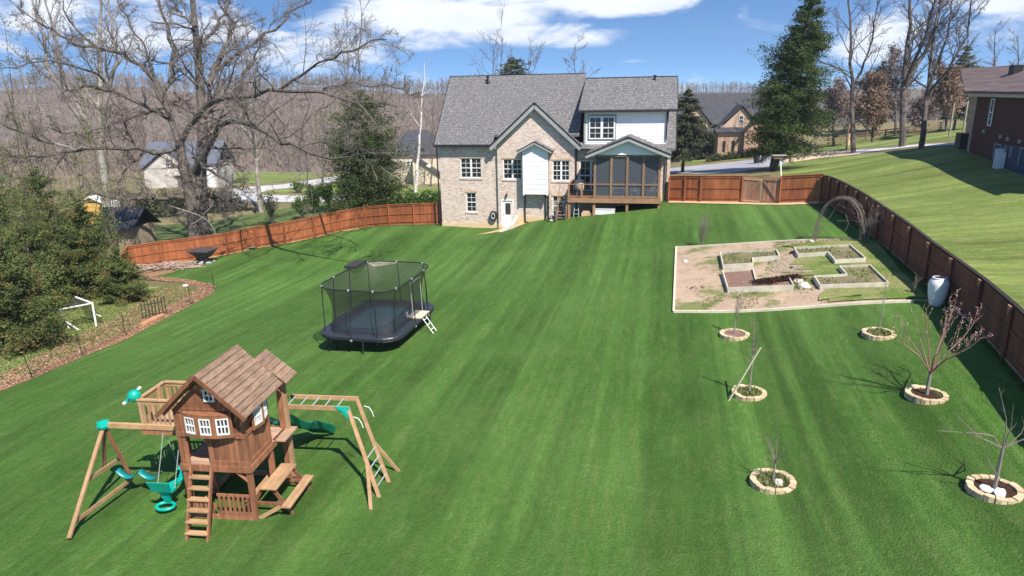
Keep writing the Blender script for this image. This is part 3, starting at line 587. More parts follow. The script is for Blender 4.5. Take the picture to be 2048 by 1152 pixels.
# black gutters and drip edges, rake boards
gt = MB(); gt.box(-.27, 4.45, -.5, -.38, 6.38, 6.58); gt.box(11.13, 18.36, -.53, -.41, 8.9, 9.05); gt.box(11.42, 12.05, -.5, -.40, 6.12, 6.27)
for (xa, za, xb, zb) in ((4.25, 6.44, 7.83, 9.67), (7.83, 9.67, 11.40, 6.44)): gt.beam((xa, -.63, za), (xb, -.63, zb), .05, .09)
gt.beam((-.27, -.4, 6.6), (-.27, 4.9, 11.8), .05, .08); gt.beam((18.37, -.4, 6.3), (18.37, 4.9, 11.35), .05, .08)
gt.beam((11.13, -.42, 9.1), (11.13, 4.9, 11.4), .05, .1); gt.box(-.25, 11.15, 4.86, 4.95, 11.78, 11.83); gt.box(11.15, 18.35, 4.86, 4.95, 11.38, 11.43)
gt.build('gutter', M_BLACK, H_)
rb = MB()
for (xa, za, xb, zb) in ((4.33, 6.22, 7.83, 9.40), (7.83, 9.40, 11.32, 6.22)): rb.beam((xa, -.62, za), (xb, -.62, zb), .05, .24)
rb.prism([(4.25, -.6, 6.27), (4.8, -.6, 6.27), (4.8, -.6, 6.72)], (0, .5, 0)); rb.prism([(10.85, -.6, 6.72), (11.40, -.6, 6.27), (10.85, -.6, 6.27)], (0, .5, 0)); rb.build('rake_board', M_GREYTRIM, H_)
for (xx, za, zb, yy) in ((-.13, -.1, 6.4, -.12), (10.98, .9, 6.2, -.16), (17.62, 6.9, 8.9, -.14), (17.72, 2.4, 6.1, -.16)):
    MB().beam((xx, yy, za), (xx, yy, zb), .09, .08, (0, 1, 0)).build('downspout', M_BLACK, H_)
for xx in (6.98, 8.62):
    d_ = MB(); d_.beam((xx, -.34, .55 if xx < 8 else .8), (xx, -.34, 2.8), .09, .08, (0, 1, 0))
    if xx < 8: d_.beam((xx, -.34, .58), (xx+.35, -.5, .5), .09, .08)
    else: d_.beam((xx+.22, -.34, .8), (xx+.22, -.34, 6.0), .09, .08, (0, 1, 0))
    d_.build('downspout', M_BLACK, H_)
# dormer with white lap siding
def siding(mb, axis, pos, a0, a1, z0, z1, row=.19, sgn=-1, holes=(), gab=None):
    n = max(1, int(round((z1-z0)/row))); h = (z1-z0)/n
    for q in range(n):
        za, zb = z0+q*h, z0+(q+1)*h
        segs = [(a0, a1)]
        if gab: w = gab(zb-0.3*h); segs = [(w[0], w[1])] if w[1] > w[0] else []
        for hh in holes:
            if hh[2] < (za+zb)/2 < hh[3]: segs = [s for g_ in segs for s in ((g_[0], min(g_[1], hh[0])), (max(g_[0], hh[1]), g_[1])) if s[1] > s[0]]
        for (s0, s1) in segs:
            def pt(a, z, d): return (a, pos+sgn*d, z) if axis == 'y' else (pos+sgn*d, a, z)
            P = [pt(s0, za, .035), pt(s1, za, .035), pt(s1, zb, .008), pt(s0, zb, .008), pt(s0, za, 0), pt(s1, za, 0)]
            mb.add(P, [(0, 1, 2, 3), (4, 5, 1, 0)], .5)
d_ = MB(); DW = [(11.82, 13.92, 6.9, 8.62)]
d_.box(11.55, 11.62, 0, 4.2, 6.2, 8.98); d_.box(17.66, 17.72, 0, 4.2, 6.2, 8.98); d_.box(11.55, 17.72, 0, .05, 6.2, 9.0)
siding(d_, 'y', -.01, 11.65, 17.6, 6.5, 8.98, .21, -1, DW); d_.build('dormer_wall', M_WHITE, H_)
for x_ in (11.52, 17.6): MB().box(x_, x_+.14, -.06, .12, 6.45, 8.95).build('corner_board', M_GREYTRIM, H_)
ct = MB(); ct.box(11.80, 13.94, -.055, -.012, 8.60, 8.74); ct.box(11.80, 13.94, -.055, -.012, 6.83, 6.93); ct.box(11.80, 11.90, -.055, -.012, 6.93, 8.6); ct.box(13.84, 13.94, -.055, -.012, 6.93, 8.6); ct.build('window_casing', M_GREYTRIM, H_)
window(H_, 11.9, 13.84, 6.93, 8.6, -.02, 2, 2, 2, depth=-.03, sill=False, fw=.09)
# bay box with lap siding
bb = MB(); Y0 = -.95
bb.box(6.98, 8.86, Y0+.03, -.24, 2.8, 6.2, .5); bb.poly([(6.98, Y0+.03, 6.2), (8.86, Y0+.03, 6.2), (7.92, Y0+.03, 6.75)], .5)
siding(bb, 'y', Y0+.03, 7.05, 8.8, 2.84, 6.72, .19, -1, gab=lambda z: (7.05 if z < 6.2 else 7.05+(z-6.2)*1.6, 8.8 if z < 6.2 else 8.8-(z-6.2)*1.6))
bb.box(6.95, 7.07, Y0-.02, Y0+.1, 2.76, 6.2); bb.box(8.78, 8.90, Y0-.02, Y0+.1, 2.76, 6.2); bb.build('siding_box', M_WHITE, H_)
br_ = MB(); gable_roof(br_, 6.55, 7.92, 9.28, Y0-.3, -.2, 6.08, 6.80, .09); br_.build('siding_box_roof', M_SHING, H_)
bt = MB()
for (xa, za, xb, zb) in ((6.6, 6.03, 7.92, 6.72), (7.92, 6.72, 9.23, 6.03)): bt.beam((xa, Y0-.32, za), (xb, Y0-.32, zb), .04, .13)
bt.prism([(6.6, Y0-.28, 6.06), (7.0, Y0-.28, 6.06), (7.0, Y0-.28, 6.26)], (0, .25, 0)); bt.prism([(8.84, Y0-.28, 6.26), (9.23, Y0-.28, 6.06), (8.84, Y0-.28, 6.06)], (0, .25, 0)); bt.build('rake_board', M_GREYTRIM, H_)
bt = MB()
for (xa, za, xb, zb) in ((6.52, 6.13, 7.92, 6.86), (7.92, 6.86, 9.31, 6.13)): bt.beam((xa, Y0-.34, za), (xb, Y0-.34, zb), .05, .05)
bt.build('drip_edge', M_BLACK, H_)
# windows, doors
window(H_, 1.72, 3.46, 3.94, 5.51, 0.0, 2, 2, 2, header=M_KICK, sillmat=M_BRICK)
window(H_, 2.10, 2.95, 1.21, 2.77, 0.0, 2, 2, 1, header=M_KICK, sillmat=M_BRICK)
window(H_, 5.25, 6.75, 3.90, 5.47, -.25, 2, 2, 2, header=M_KICK, sillmat=M_BRICK)
window(H_, 9.15, 10.5, 3.80, 5.36, -.25, 2, 2, 2, header=M_KICK, sillmat=M_BRICK)
window(H_, 9.15, 10.05, 1.05, 2.62, -.25, 2, 2, 1, header=M_KICK, sillmat=M_BRICK)
window(H_, 11.2, 13.0, 3.02, 5.35, 0.0, 2, 2, 2, sill=False, header=M_KICK, fw=.09)
d_ = MB(); d_.box(5.02, 5.12, -.26, -.14, .13, 2.33); d_.box(5.92, 6.02, -.26, -.14, .13, 2.33); d_.box(5.12, 5.92, -.26, -.14, 2.2, 2.33); d_.box(5.12, 5.92, -.2, -.15, .13, 2.2)
dd = d_.build('door', M_TRIM, H_); MB().box(5.36, 5.78, -.215, -.2, 1.1, 2.0).build('door_glass', mat('brown_door_glass', (.07, .055, .045), rough=.15, scale=2), dd)
MB().lathe([(0, 0), (.03, 0), (.035, .03), (0, .06)], 8, (5.2, -.24, 1.05)).build('handle', M_BLACK, dd)
ln = MB(); ln.lathe([(0, 0), (.07, .02), (.09, .2), (.03, .3), (0, .34)], 8, (5.5, -.38, 2.5)); ln.beam((5.5, -.38, 2.8), (5.5, -.25, 2.8), .04, .04); ln.build('wall_lantern', M_BLACK, H_)
for xx in (3.1, 16.6):
    v_ = MB(); v_.lathe([(0, 0), (.22, 0), (.2, .07), (.08, .1), (.08, .42), (.13, .42), (.13, .55), (0, .56)], 10, (xx, 4.35, 11.2 if xx < 9 else 10.98)); v_.build('roof_vent', M_BLACK, H_)
# brick and sand coloured retaining curb beside the basement door
k_ = MB()
pts = [(6.15, -.3), (6.2, -.9), (5.95, -1.7), (5.3, -2.4)]
for (p, q), (ha, hb) in zip(zip(pts[:-1], pts[1:]), ((1.05, .9), (.9, .5), (.5, .15))):
    k_.prism([(p[0], p[1], -.4), (q[0], q[1], -.4), (q[0], q[1], hb), (p[0], p[1], ha)], (.24, .05, 0), .5)
k_.build('retaining_curb', M_BRICK, H_)
# deck
dk = MB(); DY = -3.35; DX0, DX1, DZ = 10.75, 17.35, 2.98
for q in range(24): dk.box(DX0, DX1, DY+q*.14+.004, DY+q*.14+.136, DZ-.04, DZ)
dk.box(DX0-.03, DX1+.03, DY-.05, DY-.002, DZ-.34, DZ-.045); dk.box(DX0-.02, DX1+.02, DY-.001, DY+.05, DZ-.3, DZ-.045); dk.box(DX0-.03, DX0+.02, DY, -.05, DZ-.34, DZ-.045); dk.box(DX1-.02, DX1+.03, DY, -.05, DZ-.34, DZ-.045)
for q in range(14): dk.box(DX0+.4+q*.46, DX0+.44+q*.46, DY+.06, -.05, DZ-.28, DZ-.045)
deck = dk.build('deck', M_DECK, H_)
gz_ = lambda u, v: Z(*hw(u, v, 0)[:2])-P_H[2]
for xx in (10.83, 12.65, 15.02, 17.27):
    MB().box(xx-.09, xx+.09, DY+.05, DY+.23, gz_(xx, DY)-.2, DZ-.045).build('deck_post', M_DECK, deck)
rl = MB()
for (a, c) in (((10.8, DY+.05), (12.62, DY+.05)), ((10.8, DY+.05), (10.8, -.3))):
    rl.beam((*a, DZ+.98), (*c, DZ+.98), .1, .05); rl.beam((*a, DZ+.12), (*c, DZ+.12), .06, .07)
for (xx, yy) in ((10.8, DY+.05), (11.75, DY+.05), (10.8, -1.7)): rl.box(xx-.06, xx+.06, yy-.06, yy+.06, DZ, DZ+1.02)
rw = rl.build('railing', M_DECK, deck)
bl = MB()
for q in range(1, 17):
    if abs(10.8+q*.112-11.75) > .07: bl.box(10.8+q*.112-.012, 10.8+q*.112+.012, DY+.04, DY+.065, DZ+.13, DZ+.96)
for q in range(1, 26): bl.box(10.79, 10.812, DY+.05+q*.115-.012, DY+.05+q*.115+.012, DZ+.13, DZ+.96)
bl.build('balusters', M_BLACK, rw)
st = MB()  # deck steps going down on the left side
for q in range(8): st.box(9.9-0.0, 10.7, -1.5-q*.27+.02, -1.5-q*.27+.28, DZ-.22-q*.19, DZ-.18-q*.19)
for xx in (9.92, 10.66): st.beam((xx, -1.4, DZ-.2), (xx, -3.55, DZ-1.72), .05, .24); st.beam((xx, -1.4, DZ+.8), (xx, -3.55, DZ-.72), .05, .08); st.box(xx-.05, xx+.05, -3.6, -3.5, DZ-2.2, DZ-.68)
st.build('deck_steps', M_DECKDK, deck)
# screened porch
pf = MB(); PX0, PX1, PY = 12.65, 17.27, DY+.06; ZB = 5.92
for xx in (12.68, 13.85, 14.98, 16.12, 17.22): pf.box(xx-.085, xx+.085, PY-.06, PY+.1, DZ, ZB)
pf.box(PX0, PX1, PY-.035, PY+.07, DZ+.02, DZ+.16); pf.box(PX0, PX1, PY-.035, PY+.07, DZ+.92, DZ+1.04); pf.box(PX0-.05, PX1+.05, PY-.07, PY+.12, ZB, ZB+.14)
for (xx) in (12.68, 17.22):
    pf.box(xx-.05, xx+.05, PY+.12, -.05, DZ+.02, DZ+.14); pf.box(xx-.05, xx+.05, PY+.12, -.05, DZ+.92, DZ+1.03); pf.box(xx-.06, xx+.06, PY+.12, -.05, ZB, ZB+.12)
    for yy in (-2.2, -1.1): pf.box(xx-.07, xx+.07, yy-.07, yy+.07, DZ, ZB)
porch = pf.build('screened_porch', M_DECKDK, H_)
xs_ = [12.77, 13.76, 13.94, 14.89, 15.07, 16.03, 16.21, 17.13]
for q in range(4):
    s = MB(); a, c = xs_[2*q], xs_[2*q+1]
    for (q0, q1) in ((DZ+.16, DZ+.92), (DZ+1.04, ZB)): s.add([(a, PY+.02, q0), (c, PY+.02, q0), (c, PY+.02, q1), (a, PY+.02, q1)], [(0, 1, 2, 3)])
    s.build('screen', SCREEN, porch)
for xx in (12.68, 17.22):
    s = MB(); s.add([(xx, PY+.13, DZ+.16), (xx, -.06, DZ+.16), (xx, -.06, ZB), (xx, PY+.13, ZB)], [(0, 1, 2, 3)]); s.build('screen', SCREEN, porch)
pr = MB(); gable_roof(pr, 11.98, 15.0, 18.0, -3.85, 0.0, 5.98, 7.20, .12); pr.build('porch_roof', M_SHING, porch)
pg = MB(); pg.poly([(12.5, PY-.1, ZB+.14), (17.4, PY-.1, ZB+.14), (14.98, PY-.1, 7.12)], .5); siding(pg, 'y', PY-.1, 12.6, 17.3, ZB+.16, 7.05, .17, -1, gab=lambda z: (12.5+(z-6.06)*2.32, 17.4-(z-6.06)*2.32)); pg.build('gable_siding', M_WHITE, porch)
pt_ = MB()
for (xa, za, xb, zb) in ((12.05, 5.94, 15.0, 7.13), (15.0, 7.13, 17.93, 5.94)): pt_.beam((xa, -3.87, za), (xb, -3.87, zb), .05, .17)
pt_.prism([(12.0, -3.83, 5.99), (12.7, -3.83, 5.99), (12.7, -3.83, 6.24)], (0, .5, 0)); pt_.prism([(17.3, -3.83, 6.24), (17.95, -3.83, 5.99), (17.3, -3.83, 5.99)], (0, .5, 0)); pt_.build('rake_board', M_GREYTRIM, porch)
pt_ = MB()
for (xa, za, xb, zb) in ((11.95, 6.10, 15.0, 7.33), (15.0, 7.33, 18.03, 6.10)): pt_.beam((xa, -3.89, za), (xb, -3.89, zb), .06, .06)
pt_.build('drip_edge', M_BLACK, porch)
MB().box(12.6, 17.3, -3.3, -.1, ZB+.1, ZB+.13).build('ceiling', M_GREYTRIM, porch)
MB().box(17.75, 17.98, -.12, -.02, 3.3, 3.75).build('utility_meter', M_GREYTRIM, H_)
# things on and under the deck
def hl(u, v, z): return tuple(hw(u, v, z))
g_ = thing('covered_grill', 'kettle shaped grill under a beige cover on the open deck corner', 'grill', hl(11.5, -2.3, DZ), -TH_H)
MB().lathe([(.33, .45), (.40, .62), (.40, .9), (.34, 1.12), (.15, 1.24), (0, 1.26)], 14).build('cover', mat('beige_cover', (.55, .45, .36), (.42, .33, .26), .8, 4), g_, True)
lg = MB()
for a in range(4): lg.beam((.22*math.cos(a*1.57+.7), .22*math.sin(a*1.57+.7), .5), (.3*math.cos(a*1.57+.7), .3*math.sin(a*1.57+.7), 0), .03, .03)
lg.beam((-.3, .1, .2), (.3, -.1, .2), .04, .04); lg.build('leg_frame', M_CHAIN, g_)
def chair(loc, rz, label, c=M_TRIM):
    t = thing('porch_chair', label, 'chair', loc, rz, 'chairs inside the screened porch')
    s = MB(); [s.box(-.27, .27, -.25+i_*.1, -.17+i_*.1, .40, .43) for i_ in range(5)]; s.build('seat', c, t)
    s = MB(); [s.beam((x_, .22, .42), (x_, .42, 1.0), .08, .02, (0, 1, 0)) for x_ in (-.2, -.1, 0, .1, .2)]; s.beam((-.27, .4, .95), (.27, .4, .95), .04, .05); s.build('backrest', c, t)
    for x_ in (-.27, .27):
        for y_ in (-.24, .26): MB().box(x_-.03, x_+.03, y_-.03, y_+.03, 0, .6 if y_ < 0 else .42).build('leg', c, t)
    return t
chair(hl(15.5, -2.6, DZ), -TH_H+.3, 'white slatted chair inside the porch behind its third screen from the left')
chair(hl(16.8, -2.5, DZ), -TH_H-.6, 'white slatted chair inside the porch behind its rightmost screen')
t = thing('porch_table', 'low white table with stacked white shelves inside the porch behind its second screen', 'table', hl(14.4, -2.6, DZ), -TH_H)
s = MB(); s.box(-.45, .45, -.25, .25, .62, .66); s.box(-.45, .45, -.25, .25, .3, .33); s.build('tabletop', M_TRIM, t)
for x_ in (-.42, .42):
    for y_ in (-.22, .22): MB().box(x_-.025, x_+.025, y_-.025, y_+.025, 0, .62).build('leg', M_TRIM, t)
gu = lambda u, v: (hw(u, v, 0)[0], hw(u, v, 0)[1], Z(*hw(u, v, 0)[:2]))
mb = MB(); mb.box(-.75, .75, -.3, .3, 0, .38); mb.box(-.78, .78, -.33, .33, .385, .44); o = mb.build('storage_box', M_TRIM); tag(o, 'long white storage box lying under the deck beside the second deck post', 'box'); o.location = gu(13.4, -2.9); o.rotation_euler[2] = -TH_H
mb = MB(); mb.box(-.4, .4, -.25, .25, 0, .25); mb.box(-.3, .2, -.2, .2, .255, .38); o = mb.build('board_stack', M_KICK); tag(o, 'small stack of pale boards under the deck left of the white box', 'boards'); o.location = gu(12.1, -2.9); o.rotation_euler[2] = -TH_H+.1
t = thing('hand_truck', 'black hand truck leaning on the brick wall left of the deck', 'hand truck', gu(9.55, -2.1), -TH_H-.2)
s = MB()
for x_ in (-.2, .2): s.beam((x_, -.2, .1), (x_+.1, .55, 1.35), .045, .045)
for q in range(4): s.beam((-.2+q*.03, -.2+q*.22, .12+q*.35), (.2+q*.03, -.2+q*.22, .12+q*.35), .03, .03)
s.build('frame', M_CHAIN, t)
MB().box(-.22, .22, -.45, -.2, .03, .06).build('toe_plate', M_TRIM, t)
for x_ in (-.26, .26): MB().tube([(x_-.03, -.12, .13), (x_+.03, -.12, .13)], .13, 12).build('wheel', M_BLACK, t)
t = thing('step_ladder', 'thin black folding ladder propped under the left end of the deck', 'ladder', gu(11.35, -3.0), -TH_H)
s = MB()
for x_ in (-.2, .2): s.beam((x_, -.3, 0), (x_*.6, 0, 1.1), .04, .04); s.beam((x_, .35, 0), (x_*.6, 0, 1.1), .03, .03)
for q in range(1, 4): s.beam((-.2+q*.02, -.3+q*.08, q*.28), (.2-q*.02, -.3+q*.08, q*.28), .06, .03)
s.build('ladder_frame', M_CHAIN, t)
t = thing('hose_reel', 'black wall mounted hose reel with a coiled pale hose beside the basement door', 'hose reel', hl(4.35, -.0, .95), -TH_H)
s = MB(); s.lathe([(.14, -.1), (.30, -.1), (.30, .1), (.14, .1)], 20); o = s.build('reel', M_BLACK, t); o.rotation_euler = (R(90), 0, 0); o.location = (0, -.17, 0); o.scale = (1, 1.35, 1)
o = MB().tubes(np.array([[(0.17*math.cos(a), .17*math.sin(a), .12) for a in np.linspace(0, 6.2, 22)]]), np.full((1, 22), .05), 6).build('hose', M_CHAIN, t); o.rotation_euler = (R(90), 0, 0); o.location = (0, -.17, 0); o.scale = (.8, 1.3, 1)

# ------------------------------------------------------------------ neighbouring buildings
def nz(x, y): return Z(x, y)
# dark brick house on the right: its long side runs away from us
pR = G(1937, 305); RH = thing('dark_brick_house', 'dark red brick house with brown shingle roof at the right edge on the high lawn', 'house', pR, -R(11))
b = MB(); b.box(0, 14, -16, 0, -2.5, 4.15, .5); b.build('wall', M_BRICK_DK, RH)
s = MB(); s.box(-.06, .06, -.06, .06, -.5, 4.1); s.build('corner_board', M_GREYTRIM, RH)
s = MB(); s.box(-.45, .02, -16, .6, 4.12, 4.35); s.build('fascia', mat('cream_fascia', (.62, .58, .48)), RH)
r = MB()
r.prism([(-.6, -16.5, 4.35), (-.6, .9, 4.35), (4, 14, 6.2), (4, -14, 6.2)], (0, 0, .15), .5); r.prism([(4.02, -14, 6.2), (4.02, 14, 6.2), (14.6, 14, 4.6), (14.6, -14, 4.6)], (0, 0, .15), .5); r.build('roof', M_SHING_BR, RH)
r = MB(); r.box(.6, 12, .05, 2.6, -1, 4.2); r.build('back_wing', M_BRICK_TAN, RH)
s = MB(); s.box(2.2, 2.8, .2, 1.0, 5.3, 6.3); s.build('roof_vent', M_BLACK, RH)
window(RH, -2.9, -2.35, 2.1, 4.0, 0.0, 1, 2, 1, depth=-.02, axis='x', sgn=1, sill=False)
b = MB(); b.box(-.09, -.01, -10.5, -4.0, -.9, 1.05, .5); b.build('lower_panel', mat('navy_panel', (.03, .06, .12), (.02, .04, .09), .5, 2), RH)
for (y0, y1, q0, q1) in ((-5.0, -4.1, -.1, 1.0), (-5.8, -5.55, .15, .95), (-6.6, -6.3, .2, .95), (-9.2, -7.6, -.2, 1.0)):
    s = MB(); s.box(-.15, -.10, y0, y0+.06, q0, q1); s.box(-.15, -.10, y1-.06, y1, q0, q1); s.box(-.15, -.10, y0+.06, y1-.06, q1-.06, q1); s.build('panel_trim', M_GREYTRIM, RH)
for y_, q in ((-2.0, 1.7), (-4.6, 1.5), (-5.6, 1.4), (-7.2, 1.35), (-9.0, 1.3), (-11, 1.35)): MB().box(-.12, -.01, y_-.12, y_+.12, q-.12, q+.12).build('wall_box', M_GREYTRIM, RH)
for x_, q in ((-.5, .75), (-1.1, .55)): MB().box(-.1+x_*0-.55, -.05-.1, -5.3+x_*.6, -5.2+x_*.6, -.9, q).build('white_pipe', M_TRIM, RH)
MB().box(-.55, -.02, .35, 1.3, .2, 1.4).build('wall_unit', M_BLACK, RH)

# brown brick house across the street
pN = at(1434, 312, 93); pN[2] = Z(pN[0], pN[1]); NH = thing('gabled_brick_house', 'tan brick house with three gables and a dark roof across the street', 'house', pN, -R(8))
b = MB()
wall(b, 'y', 0, 0, 4.0, -1, 4.6, [(1.3, 2.2, 1.35, 3.1)]); wall(b, 'y', -1.0, 4.0, 9.6, -1, 4.6, [(5.6, 7.9, 1.2, 3.2)]); b.poly([(4.0, -1, 4.6), (9.6, -1, 4.6), (6.8, -1, 7.7)], .5)
b.box(-.01, 9.5, .02, 9, -1, 4.55); b.box(4.01, 9.6, -.98, .02, -1, 4.55); b.box(-5.6, -.01, 3.0, 9, -1, 4.4)
b.build('wall', M_BRICK_TAN, NH)
M_TG = mat('tan_gable_siding', (.52, .38, .28), (.46, .33, .24), .8, 1); MB().prism([(0.4, .6, 5.2), (6.6, .6, 5.2), (3.6, .6, 8.6)], (0, .1, 0), .5).build('gable_wall', M_TG, NH); w_ = MB(); w_.box(-6.0, -1.2, 1.9, 2.0, 4.9, 6.0); w_.poly([(-6.0, 1.9, 6.0), (-1.2, 1.9, 6.0), (-3.6, 1.9, 8.9)], .5)
w_.build('gable_wall', M_TG, NH)
r = MB(); r.prism([(-7, 3, 5.6), (11, 3, 5.6), (9.5, 7, 10.6), (-7, 7, 10.6)], (0, 0, .2), .5); r.prism([(-7, 11, 5.6), (-7, 7, 10.6), (9.5, 7, 10.6), (11, 11, 5.6)], (0, 0, .2), .5)
gable_roof(r, -.5, 3.6, 7.2, .2, 6.5, 4.7, 8.75, .2); gable_roof(r, 3.6, 6.8, 10.0, -1.5, 3, 4.4, 7.8, .2); gable_roof(r, -6.6, -3.6, -.7, 1.5, 7, 5.6, 9.05, .2)
r.prism([(-.5, -.5, 4.55), (4.0, -.5, 4.55), (4.0, .6, 5.2), (-.5, .6, 5.2)], (0, 0, .12), .5); r.prism([(-6.6, 1.2, 4.4), (-.5, 1.2, 4.4), (-.5, 1.9, 5.0), (-6.6, 1.9, 5.0)], (0, 0, .12), .5)
r.build('roof', M_SHING_DK, NH)
window(NH, 1.3, 2.2, 1.35, 3.1, 0, 2, 1, 1); window(NH, 5.6, 7.9, 1.2, 3.2, -1.0, 2, 1, 2); window(NH, 3.2, 3.9, 5.9, 7.2, .6, 2, 1, 1, depth=-.02, sill=False); window(NH, -4.9, -3.2, 5.3, 6.8, 1.9, 2, 1, 2, depth=-.02, sill=False)
for x_ in (.8, 2.25): MB().box(x_, x_+.42, -.06, -.01, 1.35, 3.1).build('shutter', M_BLACK, NH)
MB().box(-4.5, -.3, 2.9, 2.99, -.8, 4.3).build('recess_shade', M_BLACK, NH)  # flat black sheet stands for the shade inside a garage recess
NH.scale = (.82, .82, .80)

# cream house behind the left conifer
pW = at(785, 367, 116); pW[2] = Z(pW[0], pW[1]); WH = thing('cream_house', 'cream stucco house with a dark grey roof behind the dense conifer', 'house', pW, -R(6))
b = MB(); b.box(0, 8.2, 0, 9, -1.5, 4.9, .5); b.prism([(4.3, -2.5, -1.5), (8.8, -2.5, -1.5), (8.8, -2.5, 1.6), (6.8, -2.5, 3.2), (4.3, -2.5, 4.6)], (0, 2.5, 0), .5); b.build('wall', mat('cream_wall', (.66, .58, .43), (.58, .5, .38), .9, 1), WH)
r = MB(); r.prism([(-.4, -.4, 4.9), (8.6, -.4, 4.9), (5.5, 4.5, 8.6), (2.0, 4.5, 8.6)], (0, 0, .18), .5); r.prism([(-.4, -.4, 4.9), (2.0, 4.5, 8.6), (-.4, 9.4, 4.9)], (0, 0, .18), .5); r.prism([(8.6, -.4, 4.9), (8.6, 9.4, 4.9), (5.5, 4.5, 8.6)], (0, 0, .18), .5)
r.prism([(4.1, -2.8, 4.8), (9.4, -2.8, 1.3), (9.4, 0, 1.3), (4.1, 0, 4.8)], (0, 0, .15), .5); r.build('roof', M_SHING_DK, WH)
window(WH, 2.7, 3.9, 3.0, 3.9, 0, 1, 1, 2, depth=-.03, sill=False)
# pale house far behind the big tree
pL = at(292, 374, 112); pL[2] = Z(pL[0], pL[1]); LH = thing('pale_stone_house', 'pale stone house with blue grey gabled roof seen through the big bare tree', 'house', pL, R(4))
b = MB(); b.box(0, 11.5, 0, 9, -2, 3.2, .5); b.prism([(0.2, -.05, 3.2), (8.0, -.05, 3.2), (4.2, -.05, 6.2)], (0, 4, 0), .5); b.build('wall', brick_mat('pale_stone', (.46, .42, .38), (.36, .33, .30), (.5, .46, .42), (.36, .33, .31), .5, .25), LH)
r = MB(); gable_roof(r, -.3, 4.1, 8.4, -.5, 4, 3.0, 6.3, .2); r.prism([(-.5, 0, 3.6), (12, 0, 3.6), (12, 4.5, 7.0), (-.5, 4.5, 7.0)], (0, 0, .2), .5); r.prism([(-.5, 9, 3.6), (-.5, 4.5, 7.0), (12, 4.5, 7.0), (12, 9, 3.6)], (0, 0, .2), .5); r.build('roof', mat('blue_grey_roof', (.12, .135, .165), (.09, .10, .13)), LH)
window(LH, 3.7, 5.0, 3.4, 4.7, -.05, 2, 1, 2, depth=-.03, sill=False)
MB().box(5.2, 7.8, -.12, -.02, -.4, 2.0).build('garage_door', mat('taupe_door', (.22, .16, .15)), LH); MB().box(5.0, 8.0, -.5, -.12, 2.05, 2.5).build('awning', M_TRIM, LH)
MB().box(9.6, 11.2, -.2, -.02, -1, 2.9).build('white_panel', M_TRIM, LH)
# black roofed shed just beyond the left fence
pS = at(236, 487, 60); pS[2] = Z(pS[0], pS[1]); SH = thing('garden_shed', 'timber shed with a ribbed black metal roof beyond the left fence corner', 'shed', pS, -R(8))
b = MB(); b.box(-1.6, 1.6, 0, 3, -1, 1.6, .5); b.build('wall', mat('grey_tan_board', (.30, .24, .17), (.24, .19, .13), .9, 1, (6, 6, .4)), SH)
r = MB(); r.prism([(-2.0, -.5, 1.45), (2.0, -.5, 1.45), (2.0, 1.6, 3.1), (-2.0, 1.6, 3.1)], (0, 0, .08), .5); r.prism([(-2.0, 3.5, 1.45), (-2.0, 1.6, 3.1), (2.0, 1.6, 3.1), (2.0, 3.5, 1.45)], (0, 0, .08), .5)
for q in range(11): r.beam((-2.0+q*.4, -.5, 1.57), (-2.0+q*.4, 1.6, 3.22), .05, .06, tone=.5)
r.build('roof', mat('black_metal_roof', (.035, .038, .045), rough=.35, spec=.5), SH)
# yellow slide playhouse far left
pY = at(197, 420, 80); pY[2] = Z(pY[0], pY[1]); YH = thing('yellow_playhouse', 'small yellow boarded hut with a white side behind the left trees', 'hut', pY, 0)
b = MB(); [b.box(-1.2, .8, -.9, .9, q*.5, q*.5+.46) for q in range(5)]; b.build('wall', mat('yellow_board', (.65, .40, .10), (.55, .33, .09)), YH)
r = MB(); gable_roof(r, -1.5, -.2, 1.1, -1.1, 1.1, 2.5, 3.2, .08); r.build('roof', M_TRIM, YH); MB().box(.85, 2.3, -.6, .6, 0, 2.6).build('side_panel', M_CONC, YH)

